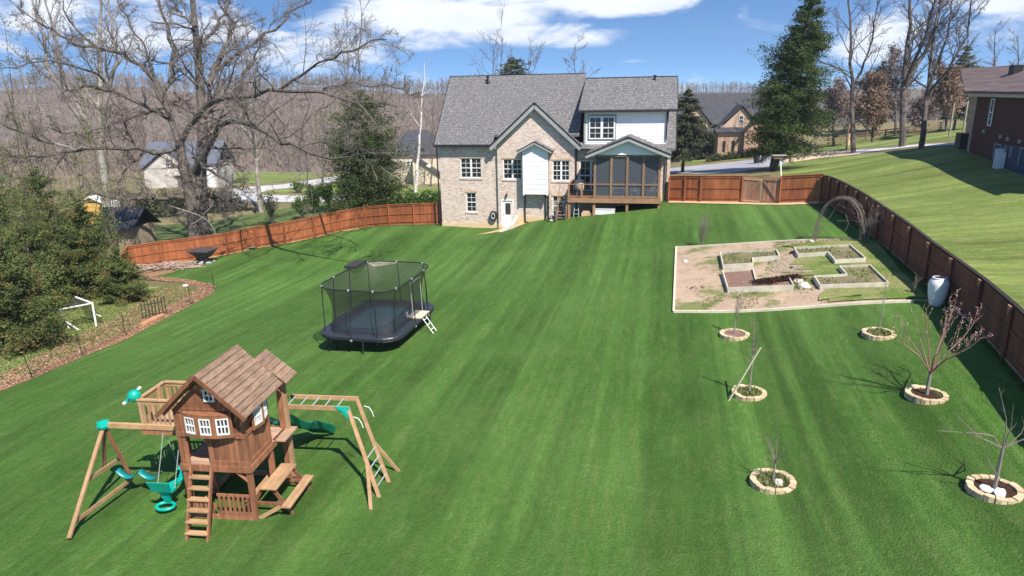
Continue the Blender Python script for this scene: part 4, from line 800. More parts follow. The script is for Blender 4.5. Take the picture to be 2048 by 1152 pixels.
# ------------------------------------------------------------------ fences
def fence(name, label, pts, h, mat_, posts=True, side=1, cat='fence', post_top=False, boards_mat=None, kick=True, skip=(), cap=True, group=None, postlen=0.0, capm=None):
    """posts, rails and upright boards; side=+1 puts rails and posts to the right of the walking direction"""
    p0 = pts[0]; t = thing(name, label, cat, (p0[0], p0[1], Z(*p0)), 0, group); O = np.array([p0[0], p0[1], Z(*p0)])
    for i in range(len(pts)-1):
        pb_ = random.random()
        if i in skip: continue
        a = np.array(pts[i], float); c = np.array(pts[i+1], float); d = c-a; L = np.hypot(*d); d /= L; nrm = np.array([d[1], -d[0]])*side
        za, zc = Z(*a), Z(*c); n = max(1, int(L/.145)); m = MB()
        def q(s, z, off): f_ = s/L; xy = a+d*s+nrm*off; return np.array([xy[0], xy[1], za+(zc-za)*f_+z])-O
        for k in range(n):
            s0, s1 = L*k/n+.004, L*(k+1)/n-.004; o_ = random.uniform(-.004, .004); tn = .4*pb_+.6*random.random()
            P = [q(s, z, off+o_) for off in (0, -.02) for (s, z) in ((s0, .06), (s1, .06), (s1, h-.03), (s0, h-.03))]
            m.add(P, [(0, 1, 2, 3), (7, 6, 5, 4), (3, 2, 6, 7), (0, 4, 5, 1), (0, 3, 7, 4), (1, 5, 6, 2)], tn)
        m.build('board_panel', mat_, t)
        for z_ in ((.35, h*.55, h-.12)): m = MB(); m.beam(q(0, z_, .022), q(L, z_, .022), .04, .09, tone=.4); m.build('rail', mat_, t)
        if cap: m = MB(); m.beam(q(0, h, .0), q(L, h, .0), .15, .035, tone=.8); m.build('cap_rail', capm or mat_, t)
        if kick: m = MB(); m.beam(q(0, .02, .02), q(L, .02, .02), .03, .16, tone=.5); m.build('kickboard', M_KICK, t)
    for i, p in enumerate(pts):
        if not posts: break
        a = np.array(pts[max(i-1, 0)], float); c = np.array(pts[min(i+1, len(pts)-1)], float); d = (c-a)/np.hypot(*(c-a)); nrm = np.array([d[1], -d[0]])*side
        b = np.array([*(np.array(p)+nrm*.05), Z(*p)])-O; m = MB(); m.box(b[0]-.055, b[0]+.055, b[1]-.055, b[1]+.055, b[2]-.2, b[2]+h-.08+postlen, .3); m.build('post', mat_, t)
        if post_top: m = MB(); bb_ = b+np.array([*(nrm*.06), 0]); m.prism([bb_+np.array([*(-d*.13), h-.05]), bb_+np.array([*(d*.13), h-.05]), bb_+np.array([0, 0, h-.36])], np.array([*(nrm*.05), 0]), .9); m.build('lit_post_top', M_GATE, t)  # pale triangle on the post top, sunlight put into its colour
    return t
def densify(P, step=2.35):
    P = np.array(P, float); d = np.concatenate([[0], np.cumsum(np.hypot(*np.diff(P, axis=0).T))]); n = int(round(d[-1]/step)); t = np.linspace(0, d[-1], n+1)
    return [(np.interp(s, d, P[:, 0]), np.interp(s, d, P[:, 1])) for s in t]
lp = [tuple(p) for p in LF]
fence('wooden_fence', 'long red brown board fence curving along the left back of the yard to the house', densify(lp[::-1]), 1.83, M_FENCE, side=1)
fence('wooden_fence', 'short red brown fence run turning towards the viewer at the left corner by the shed', [lp[-1], tuple(G(249, 563)[:2]), tuple(G(238, 590)[:2])], 1.83, M_FENCE, side=-1)
bfp = [tuple(p) for p in BF]
e0 = tuple((np.array(bfp[0])+np.array(bfp[1]))/2)
fence('wooden_fence', 'red brown board fence between the house and the gate at the back right', [bfp[0], e0, bfp[1], bfp[2]], 1.95, M_FENCE, side=1)
fence('wooden_fence', 'red brown board fence from the gate to the right back corner', [bfp[3], bfp[4]], 1.95, M_FENCE, side=1)
fence('wooden_fence', 'dark shaded board fence with posts running down the right side of the yard', [tuple(p) for p in RF], 1.86, M_FENCE_DK, side=1, post_top=True, capm=mat('shaded_cap', (.035, .025, .022), (.02, .016, .015), .8, 3))  # cap coloured near black to hold the shade along the fence top
# double gate
a, c = np.array(bfp[2]), np.array(bfp[3]); L = np.hypot(*(c-a)); GT = thing('double_gate', 'pale brown double gate with diagonal braces in the rear fence', 'gate', (a[0], a[1], Z(*a)), math.atan2(c[1]-a[1], c[0]-a[0]))
for k in range(2):
    x0, x1 = .06+k*L/2, L/2-.03+k*L/2; m = MB(); n = 9
    for q in range(n): m.box(x0+(x1-x0)*q/n+.004, x0+(x1-x0)*(q+1)/n-.004, 0, .025, .08, 1.86)
    gl = m.build('gate_leaf', M_GATE, GT)
    m = MB(); m.box(x0, x1, -.03, -.002, .15, .25); m.box(x0, x1, -.03, -.002, 1.68, 1.78); m.beam((x0+.05 if k == 0 else x1-.05, -.02, .25), (x1-.05 if k == 0 else x0+.05, -.02, 1.68), .03, .1, (0, 1, 0), tone=1 if k == 0 else 0)
    m.build('brace', M_KICK if k == 0 else M_DECKDK, gl)
m = MB(); m.box(0, L, 0, .05, 1.9, 1.96); m.build('top_rail', M_FENCE, GT)
# far post-and-rail fence
FR = [G(x, y)[:2] for x, y in ((1655, 291), (1700, 287), (1745, 282), (1790, 276), (1835, 270), (1880, 264))]
o0 = np.array([*FR[0], Z(*FR[0])]); t = thing('rail_fence', 'brown four rail paddock fence beyond the right trees', 'fence', o0)
RFp = densify(FR, 3.0)
for i in range(len(RFp)):
    p = np.array([*RFp[i], Z(*RFp[i])])-o0; MB().box(p[0]-.09, p[0]+.09, p[1]-.09, p[1]+.09, p[2]-.2, p[2]+1.6).build('post', M_DECKDK, t)
for z_ in (.4, .75, 1.1, 1.45):
    m = MB()
    for i in range(len(RFp)-1):
        p = np.array([*RFp[i], Z(*RFp[i])])-o0; q = np.array([*RFp[i+1], Z(*RFp[i+1])])-o0; m.beam(p+[0, 0, z_], q+[0, 0, z_], .05, .15)
    m.build('rail', M_DECKDK, t)

# ------------------------------------------------------------------ playset (x along its front, y back)
P0 = G(515, 1043); PS = thing('wooden_playset', 'cedar playset with a roofed playhouse, balcony, monkey bars and green slide', 'playset', P0, -R(7))
WX, DEP, HD, DZ2, WT = -1.80, 2.05, 1.18, 1.56, 3.02      # width, deck depth, house depth, deck height, wall top
def part(name, m, fn, parent=PS, smooth=False):
    b = MB(); fn(b); return b.build(name, m, parent, smooth)
for (x_, y_, top) in ((-.06, .06, WT), (WX+.06, .06, WT), (-.06, HD, WT), (WX+.06, HD, WT), (-.06, DEP, 3.1), (WX+.06, DEP, 3.1)):
    MB().box(x_-.06, x_+.06, y_-.06, y_+.06, 0, top).build('corner_post', M_CEDAR, PS)
# two slender back posts under the small roof, set out to the right
MB().box(.02, .13, 2.0, 2.11, 0, 3.2).build('corner_post', M_CEDAR_LT, PS)
def f(b):
    for q in range(14): b.box(WX, 0, .02+q*.147, .02+q*.147+.138, DZ2-.03, DZ2)
part('deck', M_CEDAR_GREY, f)
def f(b):
    b.box(WX-.03, .03, -.04, 0, DZ2-.16, DZ2+.005); b.box(.0, .035, 0, DEP+.1, DZ2-.17, DZ2+.003); b.box(WX-.035, WX, 0, DEP+.1, DZ2-.17, DZ2+.003); b.box(WX, 0, DEP+.06, DEP+.1, DZ2-.17, DZ2)
part('deck_rim', M_CEDAR, f)
def vboards(b, axis, pos, a0, a1, z0, z1, w=.13, t=.022):
    n = max(1, int(round((a1-a0)/w))); w = (a1-a0)/n
    for q in range(n):
        s0, s1 = a0+q*w+.002, a0+(q+1)*w-.002
        if axis == 'y': b.box(s0, s1, pos, pos+t, z0, z1)
        else: b.box(pos, pos+t, s0, s1, z0, z1)
# front wall: door opening at the left, boarded on the right
part('front_wall', M_CEDAR, lambda b: (vboards(b, 'y', .02, -.98, -.12, DZ2+.12, 2.33), b.box(-1.02, -.9, -.01, .05, DZ2, 2.36, .6), b.box(-.98, -.0, -.015, .019, DZ2+.005, DZ2+.13, .5),
                                     vboards(b, 'y', .02, WX+.12, -1.56, DZ2+.02, 2.33), b.box(WX, .0, -.02, .02, 2.33, 2.46, .55), b.box(WX, 0, -.02, .02, WT-.02, WT+.05, .5)))
part('side_wall', M_CEDAR, lambda b: (vboards(b, 'x', -.045, .12, HD-.06, DZ2+.1, 2.4), b.box(-.03, .005, .0, HD, DZ2+.003, DZ2+.13, .6), b.box(-.03, .01, 0, HD, 2.38, 2.48, .5), vboards(b, 'x', -.045, .12, .3, 2.48, WT), vboards(b, 'x', -.045, HD-.2, HD-.06, 2.48, WT)))
part('side_wall', M_CEDAR, lambda b: (vboards(b, 'x', WX+.03, .12, HD-.06, 2.3, WT), vboards(b, 'x', WX+.03, .12, .4, DZ2, 2.3)))
part('back_wall', M_CEDAR, lambda b: (vboards(b, 'y', HD-.02, WX+.12, -1.2, DZ2, WT), vboards(b, 'y', HD-.02, -.6, -.12, DZ2, WT), vboards(b, 'y', HD-.02, -1.2, -.6, 2.6, WT)))
# bow windows
def bow(axis, lo, hi, out, npan, z0=2.44, z1=WT+.0):
    fr = MB(); pts = []; gq = []
    for k in range(npan+1):
        s = k/npan; pts.append((lo+(hi-lo)*s, out*math.sin(math.pi*(.12+.76*s))))
    wn = []
    for k in range(npan):
        (a, o1), (c, o2) = pts[k], pts[k+1]
        def P(s, z, e=0):
            v_ = a+(c-a)*s; o = o1+(o2-o1)*s+e; return (v_, -o-.02, z) if axis == 'y' else (.0+o+.0, v_, z)
        def rect(mb, s0, s1, q0, q1, e0, e1, tn=.5):
            V = [P(s, z, e) for e in (e0, e1) for (s, z) in ((s0, q0), (s1, q0), (s1, q1), (s0, q1))]; mb.add(V, [(0, 1, 2, 3), (7, 6, 5, 4), (0, 4, 5, 1), (1, 5, 6, 2), (2, 6, 7, 3), (3, 7, 4, 0)], tn)
        zb, zt = z0+.07, z1-.08
        rect(fr, 0, .16, z0, z1, 0, .03, .6); rect(fr, .84, 1, z0, z1, 0, .03, .7); rect(fr, .16, .84, z0, zb, 0, .03, .5); rect(fr, .16, .84, zt, z1, 0, .03, .5)
        w_ = MB(); rect(w_, .16, .22, zb, zt, .0, .038); rect(w_, .78, .84, zb, zt, .0, .038); rect(w_, .22, .78, zb, zb+.03, .0, .038); rect(w_, .22, .78, zt-.03, zt, .0, .038)
        for u_ in (.385, .575): rect(w_, u_, u_+.04, zb+.03, zt-.03, .0, .034)
        zm = (zb+zt)/2; rect(w_, .22, .78, zm-.012, zm+.012, .0, .036); wn.append(w_); gl_ = MB(); rect(gl_, .2, .8, zb, zt, -.012, -.004); gq.append(gl_)
    for q in range(len(pts)-1):   # sill and head shelves closing the bow
        for z_ in (z0-.02, z1-.01):
            V = [((x_, -o-.05, zz_) if axis == 'y' else (o+.03, x_, zz_)) for zz_ in (z_, z_+.025) for (x_, o) in ((pts[q][0], -.02), (pts[q+1][0], -.02), (pts[q+1][0], pts[q+1][1]), (pts[q][0], pts[q][1]))]
            fr.add(V, [(0, 1, 2, 3), (7, 6, 5, 4), (0, 4, 5, 1), (1, 5, 6, 2), (2, 6, 7, 3), (3, 7, 4, 0)], .6)
    o = fr.build('bow_window', M_CEDAR, PS)
    for w_ in wn: w_.build('window_frame', M_TRIM, o)
    for w_ in gq: w_.build('opening_shade', M_GLASS, o)  # openings without glass: added dark panes stand for the shade inside
bow('y', -1.50, -.24, .19, 3); bow('x', .28, 1.06, .14, 2)
part('front_wall', M_CEDAR, lambda b: vboards(b, 'y', .02, WX+.12, -1.45, 2.46, WT)); part('front_wall', M_CEDAR, lambda b: vboards(b, 'y', .02, -.35, -.12, 2.46, WT))
part('door_bracket', M_CEDAR, lambda b: b.beam((-1.05, -.02, 2.2), (-.98, -.12, 2.42), .08, .05))
# gable with horizontal boards and little window
XM = -.9; ZR = 4.02; ZE = 3.0
def f(b):
    n = 8; zz0 = WT+.02; zt = 3.86
    for q in range(n):
        za, zb = zz0+(zt-zz0)*q/n, zz0+(zt-zz0)*(q+1)/n-.004; hw0 = .92*(1-(za-zz0)/(zt-zz0+.06)); hw1 = .92*(1-(zb-zz0)/(zt-zz0+.06))
        b.prism([(XM-hw0, -.02, za), (XM+hw0, -.02, za), (XM+hw1, -.02, zb), (XM-hw1, -.02, zb)], (0, .03, 0), [.25, .05, .1, .2, .15, .45, .7, .5][q])
gb = part('gable', M_CEDAR, f)
w_ = MB(); x0, x1, q0, q1 = XM+.0, XM+.27, 3.32, 3.64
for r_ in ((x0, x0+.035, q0, q1), (x1-.035, x1, q0, q1), (x0+.035, x1-.035, q0, q0+.035), (x0+.035, x1-.035, q1-.035, q1)): w_.box(r_[0], r_[1], -.07, -.021, r_[2], r_[3])
w_.box(x0+.035, x1-.035, -.06, -.03, (q0+q1)/2-.012, (q0+q1)/2+.012); w_.box((x0+x1)/2-.012, (x0+x1)/2+.012, -.065, -.035, q0+.035, q1-.035); w_ = w_.build('gable_window', M_TRIM, gb)
MB().box(x0+.03, x1-.03, -.028, -.0205, q0+.03, q1-.03).build('pane', M_GLASS, w_)
gb2 = MB(); gb2.prism([(XM-.88, HD, WT), (XM+.88, HD, WT), (XM, HD, 3.85)], (0, .03, 0), .4); gb2.build('gable', M_CEDAR, PS)
# plank roof: each slope a part
def rslope(x0, z0, x1, z1, y0, y1, n):
    b = MB()
    for q in range(n):
        a, c = q/n, (q+1)/n-.012
        P = [(x0+(x1-x0)*s, y, z0+(z1-z0)*s+dz) for (s, dz) in ((a, .012), (c, 0)) for y in (y0, y1)]
        b.prism([P[0], P[1], P[3], P[2]], (0, 0, .03))
    return b
RX = .24
rslope(RX, ZE+.02, XM, ZR+.08, -.30, 1.72, 9).build('roof_slope', M_ROOFWOOD, PS); rslope(2*XM-RX, ZE+.02, XM, ZR+.08, -.30, 1.72, 9).build('roof_slope', M_ROOFWOOD, PS)
rslope(RX+.1, ZE+.02, -.48, 3.70, 1.72, 2.42, 6).build('small_roof_slope', M_ROOFWOOD, PS); rslope(-1.2, 3.1, -.48, 3.70, 1.72, 2.42, 6).build('small_roof_slope', M_ROOFWOOD, PS)
part('barge_board', M_CEDAR, lambda b: (b.beam((RX, -.315, ZE), (XM, -.315, ZR+.06), .03, .10, tone=.1), b.beam((2*XM-RX, -.315, ZE), (XM, -.315, ZR+.06), .03, .10, tone=.1)))
part('rafter', M_CEDAR, lambda b: (b.beam((RX-.06, -.1, ZE-.04), (XM, -.1, ZR-.0), .05, .07, tone=.5), b.beam((2*XM-RX+.06, -.1, ZE-.04), (XM, -.1, ZR-.0), .05, .07, tone=.5)))
# ladder
LB, LT = (-.88), (DZ2-.03)
def f(b):
    for x_ in (-1.50, -.96): b.beam((x_+.13, LB, 0), (x_, -.07, LT+.05), .09, .045, (1, 0, 0), .7)
ld = part('ladder', M_CEDAR, f)
for q in range(6):
    s = (q+.75)/6.6; y_ = LB+(-.07-LB)*s; z_ = LT*s; xo = .13*(1-s)
    MB().box(-1.50+xo-.02, -.96+xo+.02, y_-.10, y_+.05, z_-.02, z_+.02).build('rung', M_CEDAR_LT, ld)
part('ladder_handle', M_GREENPL, lambda b: b.tube([(-.98, -.3, 1.2), (-.94, -.38, .9), (-.93, -.45, .65)], .014, 6))
# lower level: slatted rail, sill beams
def f(b):
    b.box(WX+.1, -.1, -.01, .03, .0, .14, .95); b.box(-1.0, -.1, 0, .03, .68, .75, .8); b.box(-1.0, -.1, -.005, .03, .15, .24, .6)
    for q in range(7): b.box(-.97+q*.125, -.97+q*.125+.065, -.005, .018, .24, .68)
part('lower_rail', M_CEDAR, f)
part('lower_rail', M_CEDAR, lambda b: (b.box(WX+.1, -1.05, 0, .03, .3, .45), [b.box(WX+.14+q*.12, WX+.2+q*.12, 0, .02, .14, .5) for q in range(5)]))
part('sandbox_board', M_CEDAR_LT, lambda b: (b.box(WX, -.1, DEP, DEP+.03, .02, .16), b.box(WX, WX+.03, .1, DEP, .02, .16)))
part('knee_brace', M_CEDAR, lambda b: (b.beam((-.08, .03, 1.12), (-.42, .03, 1.42), .03, .09, (0, 1, 0)), b.beam((-.02, 1.9, 1.15), (-.02, 1.6, 1.42), .09, .03)))
part('back_screen', M_CEDAR, lambda b: (vboards(b, 'y', DEP-.02, WX+.12, -.75, .3, 1.4)))
# picnic table fixed along the right side
def f(b):
    for q in range(3): b.box(.03+q*.145, .03+q*.145+.138, .28, 1.52, .74, .775)
part('picnic_table', M_CEDAR_LT, f)
part('picnic_bench', M_CEDAR_LT, lambda b: (b.box(.62, .75, .1, 1.62, .36, .395), b.box(.76, .87, .1, 1.62, .36, .395)))
part('picnic_bench', M_CEDAR_LT, lambda b: b.box(-.42, -.22, .2, 1.6, .36, .395))
for y_ in (.32, 1.42):
    part('table_frame', M_CEDAR, lambda b: (b.box(-.4, .84, y_, y_+.04, .27, .355), b.beam((.3, y_+.06, .74), (.78, y_+.06, .0), .04, .09), b.beam((.05, y_+.06, .74), (-.4, y_+.06, 0), .04, .09)))
part('table_frame', M_CEDAR_LT, lambda b: (b.beam((.02, .08, .04), (.55, .2, .33), .04, .1), b.beam((.08, 2.0, .04), (.7, 1.55, .33), .04, .1)))
# balcony on the left
BX0, BX1, BY0, BY1 = -3.45, -1.80, 1.0, 2.15; BZ = 1.92
part('balcony_floor', M_CEDAR_GREY, lambda b: [b.box(BX0+q*.1375, BX0+q*.1375+.13, BY0, BY1, BZ-.03, BZ) for q in range(12)])
part('balcony_rim', M_CEDAR, lambda b: (b.box(BX0-.03, BX1, BY0-.04, BY0, BZ-.13, BZ+.03), b.box(BX0-.03, BX1, BY1, BY1+.04, BZ-.13, BZ+.03), b.box(BX0-.04, BX0, BY0, BY1, BZ-.13, BZ+.03)))
def f(b):
    for (x_, y_) in ((BX0, BY0-.02), (BX0, BY1), (BX1-.1, BY0-.02), (BX0, (BY0+BY1)/2+.2)): b.box(x_, x_+.08, y_-.0, y_+.08, BZ, BZ+.86, .8)
    for (p, q) in (((BX0-.02, BY0), (BX1, BY0)), ((BX0, BY0), (BX0, BY1)), ((BX0, BY1), (BX1, BY1))):
        p = np.array(p); q = np.array(q); b.beam((*p, BZ+.86), (*q, BZ+.86), .09, .045, tone=.9); b.beam((*p, BZ+.77), (*q, BZ+.77), .03, .07, tone=.7); L = np.hypot(*(q-p)); n = int(L/.13)
        for k in range(1, n): c = p+(q-p)*k/n; dx, dy = ((.03, .01) if abs(q[1]-p[1]) < .1 else (.01, .03)); b.box(c[0]-dx, c[0]+dx, c[1]-dy, c[1]+dy, BZ+.0, BZ+.8)
part('balcony_rail', M_CEDAR_LT, f)
def f(b):
    b.tube([(BX0-.35, BY0+.02, BZ+.78), (BX0-.02, BY0+.12, BZ+1.10)], [.05, .04], 10, .5)
    b.lathe([(0, -.15), (.09, -.14), (.15, -.08), (.17, 0), (.15, .08), (.09, .14), (0, .15)], 18, (BX0-.13, BY0+.07, BZ+.93))
tl = part('telescope', M_TEALPL, f, smooth=False)
part('eyepiece', M_TRIM, lambda b: (b.tube([(BX0-.42, BY0, BZ+.72), (BX0-.33, BY0+.02, BZ+.79)], .045, 8), b.tube([(BX0-.03, BY0+.12, BZ+1.09), (BX0+.03, BY0+.14, BZ+1.15)], .04, 8)), tl)
# swing beam and A frame
SBZ = 2.02; SBY = .98
part('swing_beam', M_CEDAR_LT, lambda b: b.box(-4.72, WX+.1, SBY-.05, SBY+.05, SBZ-.07, SBZ+.06))
part('beam_bracket', M_TEALPL, lambda b: b.lathe([(0, -.11), (.14, -.1), (.18, -.02), (.15, .08), (0, .12)], 14, (-4.56, SBY, SBZ+.0)))
feet = [(-4.35, -1.08, 0), (-5.10, 2.45, 0)]
top = np.array((-4.56, SBY, SBZ-.04))
for (fx, fy, fz) in (feet[0],):
    part('swing_leg', M_CEDAR_LT, lambda b: b.beam(top, (fx, fy, fz), .05, .10, (1, 0, 0)))
# inner strut and ground rails as in the photograph
inn = np.array((-3.72, 1.55, .0))
part('swing_leg', M_CEDAR, lambda b: b.beam(top+np.array([.03, .02, -.1]), (-4.18, 1.15, .30), .05, .09, (1, 0, 0)))
part('swing_leg', M_CEDAR, lambda b: b.beam(top, (-4.86, 1.05, .60), .09, .05, (1, 0, 0)))
part('leg_brace', M_CEDAR_LT, lambda b: b.beam((-4.42, -.72, .22), (-4.18, 1.15, .30), .04, .10))
part('leg_brace', M_CEDAR_LT, lambda b: b.beam((-4.50, .1, .93), (-4.80, 1.75, .62), .05, .10))
# monkey bars on the right
MZ = 2.05; MY0, MY1 = 2.42, 3.06; MX1 = 1.72
part('monkey_bar_beam', M_CEDAR_LT, lambda b: b.box(-.35, MX1, MY0-.03, MY0+.03, MZ-.09, MZ+.03))
part('monkey_bar_beam', M_CEDAR_LT, lambda b: b.box(-.25, MX1+.05, MY1-.03, MY1+.03, MZ-.09, MZ+.03))
part('monkey_bar_beam', M_CEDAR_LT, lambda b: b.box(-.38, -.30, MY0+.03, MY1-.03, MZ-.09, MZ+.03))
for q in range(5): part('bar', M_CHAIN, lambda b: b.tube([(-.1+q*.36, MY0, MZ-.03), (-.1+q*.36, MY1, MZ-.03)], .018, 6))
kn0, kn1 = (2.28, 1.62, .95), (2.35, 2.55, .95)
F1, F2, F3, F4 = (2.79, 1.29, 0), (2.74, .72, 0), (2.84, 2.02, 0), (2.96, 2.6, 0)
part('monkey_bar_leg', M_CEDAR_LT, lambda b: b.beam((MX1-.03, MY0, MZ), F1, .05, .1, (1, 0, 0)))
part('monkey_bar_leg', M_CEDAR_LT, lambda b: b.beam((MX1, MY1, MZ), F3, .05, .1, (1, 0, 0)))
def lerp(a, b, t): return np.array(a)*(1-t)+np.array(b)*t
part('monkey_bar_brace', M_CEDAR_LT, lambda b: b.beam(lerp((MX1, MY0, MZ), F1, .60), F2, .04, .09, (1, 0, 0)))
part('monkey_bar_brace', M_CEDAR_LT, lambda b: b.beam(lerp((MX1, MY1, MZ), F3, .52), F4, .04, .09, (1, 0, 0)))
for q in range(4):
    s = .58+q*.105; part('climbing_rung', M_CHAIN, lambda b: b.tube([lerp((MX1, MY0, MZ), F1, s), lerp((MX1, MY1, MZ), F3, s)], .018, 6))
part('beam_bracket', M_TEALPL, lambda b: (b.prism([(MX1-.42, MY0-.045, MZ+.04), (MX1-.0, MY0-.045, MZ+.04), (MX1+.16, MY0-.12, MZ-.32), (MX1-.02, MY0-.10, MZ-.30), (MX1-.22, MY0-.045, MZ-.13)], (0, .02, 0), .5)))
for (x_, y_) in ((MX1+.12, MY0-.05), (MX1+.2, MY1)):
    part('hanging_rope', M_TRIM, lambda b: b.tube([(x_, y_, MZ-.25), (x_+.15, y_-.02, MZ-.28), (x_+.24, y_-.05, MZ-.4), (x_+.28, y_-.05, MZ-.55)], .012, 5))
# green slide behind the deck
def slide():
    b = MB(); K = 14; pts = []
    for k in range(K+1):
        t = k/K; x = -.55+ .15*t+.35*t*t; y = DEP+.1+2.35*t; z = 1.5*(1-t)**.85+.12+.14*math.sin(t*9)*(1-t)
        pts.append((x, y, z))
    prof = [(-.46, .17), (-.42, .22), (-.36, .08), (-.28, 0), (.28, 0), (.36, .08), (.42, .22), (.46, .17), (.36, -.03), (-.36, -.03)]
    V = [(x+px_, y, z+pz_) for (x, y, z) in pts for (px_, pz_) in prof]; n = len(prof)
    F = [(k*n+j, k*n+(j+1) % n, (k+1)*n+(j+1) % n, (k+1)*n+j) for k in range(K) for j in range(n)]
    return b.add(V, F, .5)
slide().build('slide', M_GREENPL, PS)
part('slide_platform', M_CEDAR_GREY, lambda b: b.box(-.05, .30, 1.35, 2.15, DZ2-.04, DZ2-.0))
# swings hang from the beam and are things of their own
def psw(x, y, z): return tuple(P0+np.array([math.cos(R(7))*x+math.sin(R(7))*y, -math.sin(R(7))*x+math.cos(R(7))*y, z]))
def swing(x, label, mat_):
    t = thing('belt_swing', label, 'swing', psw(x, SBY, .45), -R(7), 'belt swings under the playset beam')
    K = 12; b = MB(); V = []
    for k in range(K+1):
        a = -1+2*k/K; V += [(a*.31, y_, .20*a*a+dz) for (y_, dz) in ((-.10, 0), (.10, 0), (.10, .025), (-.10, .025))]
    b.add(V, [(k*4+j, k*4+(j+1) % 4, k*4+4+(j+1) % 4, k*4+4+j) for k in range(K) for j in range(4)], .5); b.build('seat', mat_, t, True)
    for s in (-1, 1):
        zz = np.linspace(.22, SBZ-.12-.45, 40); pts = np.stack([np.full(40, s*.31)+.01*((-1)**np.arange(40)), 0*zz, zz], 1)
        MB().tubes(pts[None], np.full((1, 40), .009), 4, .8).build('chain', M_CHAIN if s > 0 else M_TEALDK, t)
    return t
swing(-4.1, 'teal belt swing nearer the A frame leg', M_TEALDK); swing(-3.45, 'teal belt swing between the other belt swing and the glider', M_TEALDK)
GL = thing('glider_swing', 'bright green two seat glider hanging beside the playset ladder', 'glider', psw(-2.62, SBY-.13, .06), -R(7))
def f(b):
    b.prism([(-.24, -.62, .50), (.24, -.62, .50), (.13, -.45, .46), (.09, -.25, .40), (.09, .3, .40), (.13, .5, .46), (.24, .66, .5), (-.24, .66, .5), (-.13, .5, .46), (-.09, .3, .4), (-.09, -.25, .4), (-.13, -.45, .46)], (0, 0, .05), .5)
part('glider_body', M_TEALPL, f, GL)
def seat(y0, s):
    b = MB()
    b.prism([(-.26, y0, .5), (.26, y0, .5), (.30, y0+s*.25, .52), (-.30, y0+s*.25, .52)], (0, 0, .04), .5)
    b.prism([(-.26, y0+s*.22, .53), (.26, y0+s*.22, .53), (.30, y0+s*.34, .86), (-.30, y0+s*.34, .86)], (0, s*.04, 0), .5); return b
seat(.42, 1).build('seat', M_TEALPL, GL); seat(-.42, -1).build('seat', M_TEALPL, GL)
part('foot_stem', M_TEALPL, lambda b: b.prism([(-.17, -.6, .5), (.17, -.6, .5), (.07, -.5, .1), (-.07, -.5, .1)], (0, .06, 0), .5), GL)
a_ = np.linspace(0, 2*np.pi, 25); part('foot_ring', M_TEALPL, lambda b: b.tubes(np.stack([.23*np.cos(a_), -.62+.17*np.sin(a_), 0*a_+.08], 1)[None], np.full((1, 25), .045), 8, .5), GL, True)
for (x_, y_) in ((-.24, -.5), (.24, -.5), (-.24, .5), (.24, .5)):
    zz = np.linspace(.5, SBZ-.22, 40); part('chain', M_CHAIN, lambda b: b.tubes(np.stack([np.full(40, x_)+.008*((-1)**np.arange(40)), y_*(1-(zz-.5)/(SBZ-.6))+.15*((zz-.5)/(SBZ-.6)), zz], 1)[None], np.full((1, 40), .009), 4, .7), GL)

# ------------------------------------------------------------------ trampoline
tz = Z(-6.0, 29.4); TP = thing('trampoline', 'large rounded rectangular black trampoline with a tall net enclosure on the lawn', 'trampoline', (-6.0, 29.4, tz), -R(14))
def rrect(w, l, r_, n=7):
    P = []
    for (cx_, cy_, a0) in ((w/2-r_, l/2-r_, 0), (-w/2+r_, l/2-r_, 90), (-w/2+r_, -l/2+r_, 180), (w/2-r_, -l/2+r_, 270)):
        for k in range(n): a = R(a0+90*k/(n-1)); P.append((cx_+r_*math.cos(a), cy_+r_*math.sin(a)))
    return np.array(P)
M_PAD = mat('navy_pad_vinyl', (0.022, 0.026, 0.036), (0.03, 0.035, 0.048), 0.42, 3, spec=.5); M_MAT = mat('jump_mat', (0.016, 0.042, 0.055), (0.022, 0.055, 0.07), 0.6, 1.2); M_MATEDGE = mat('inner_mat_edge', (0.012, 0.016, 0.024), (0.018, 0.022, 0.03), 0.6, 2)
FH = .84
o_, i_ = rrect(3.75, 5.25, .8), rrect(3.05, 4.5, .62); n = len(o_)
b = MB(); V = np.vstack([np.c_[o_, np.full(n, FH-.07)], np.c_[o_, np.full(n, FH+.0)], np.c_[(o_*.93+i_*.07), np.full(n, FH+.045)], np.c_[i_, np.full(n, FH+.03)], np.c_[i_, np.full(n, FH-.02)]])
b.add(V, [(k*n+j, k*n+(j+1) % n, (k+1)*n+(j+1) % n, (k+1)*n+j) for k in range(4) for j in range(n)], .5); b.build('pad', M_PAD, TP)
m_ = rrect(2.35, 3.5, .5); b = MB(); b.add(np.vstack([np.c_[i_, np.full(n, FH-.03)], np.c_[m_, np.full(n, FH-.05)]]), [(j, (j+1) % n, n+(j+1) % n, n+j) for j in range(n)], .5); b.build('mat_border', M_MATEDGE, TP)
MB().poly(np.c_[m_, np.full(n, FH-.05)], .5).build('jump_mat', M_MAT, TP)
cl_ = np.vstack([o_, o_[:1]]); rq = rrect(3.55, 5.0, 1.0, 7); part('frame', M_BLACK, lambda b: (b.tubes(np.c_[cl_*.985, np.full(n+1, FH-.12)][None], np.full((1, n+1), .035), 6), b.tubes(np.c_[cl_*.96, np.full(n+1, FH-.2)][None], np.full((1, n+1), .02), 5)), TP)
RH_ = 2.86; rg = rrect(3.55, 5.0, 1.0, 13); cr = np.vstack([rg, rg[:1]])
part('top_ring', M_BLACK, lambda b: b.tubes(np.c_[cr, np.full(len(cr), RH_)][None], np.full((1, len(cr)), .032), 6), TP, True)
poles = [(1.55, -1.9), (1.85, -.4), (1.85, 1.2), (1.3, 2.5), (-.1, 2.62), (-1.5, 2.2), (-1.86, .9), (-1.86, -.7), (-1.55, -2.2), (-.15, -2.62), (1.0, -2.55)]
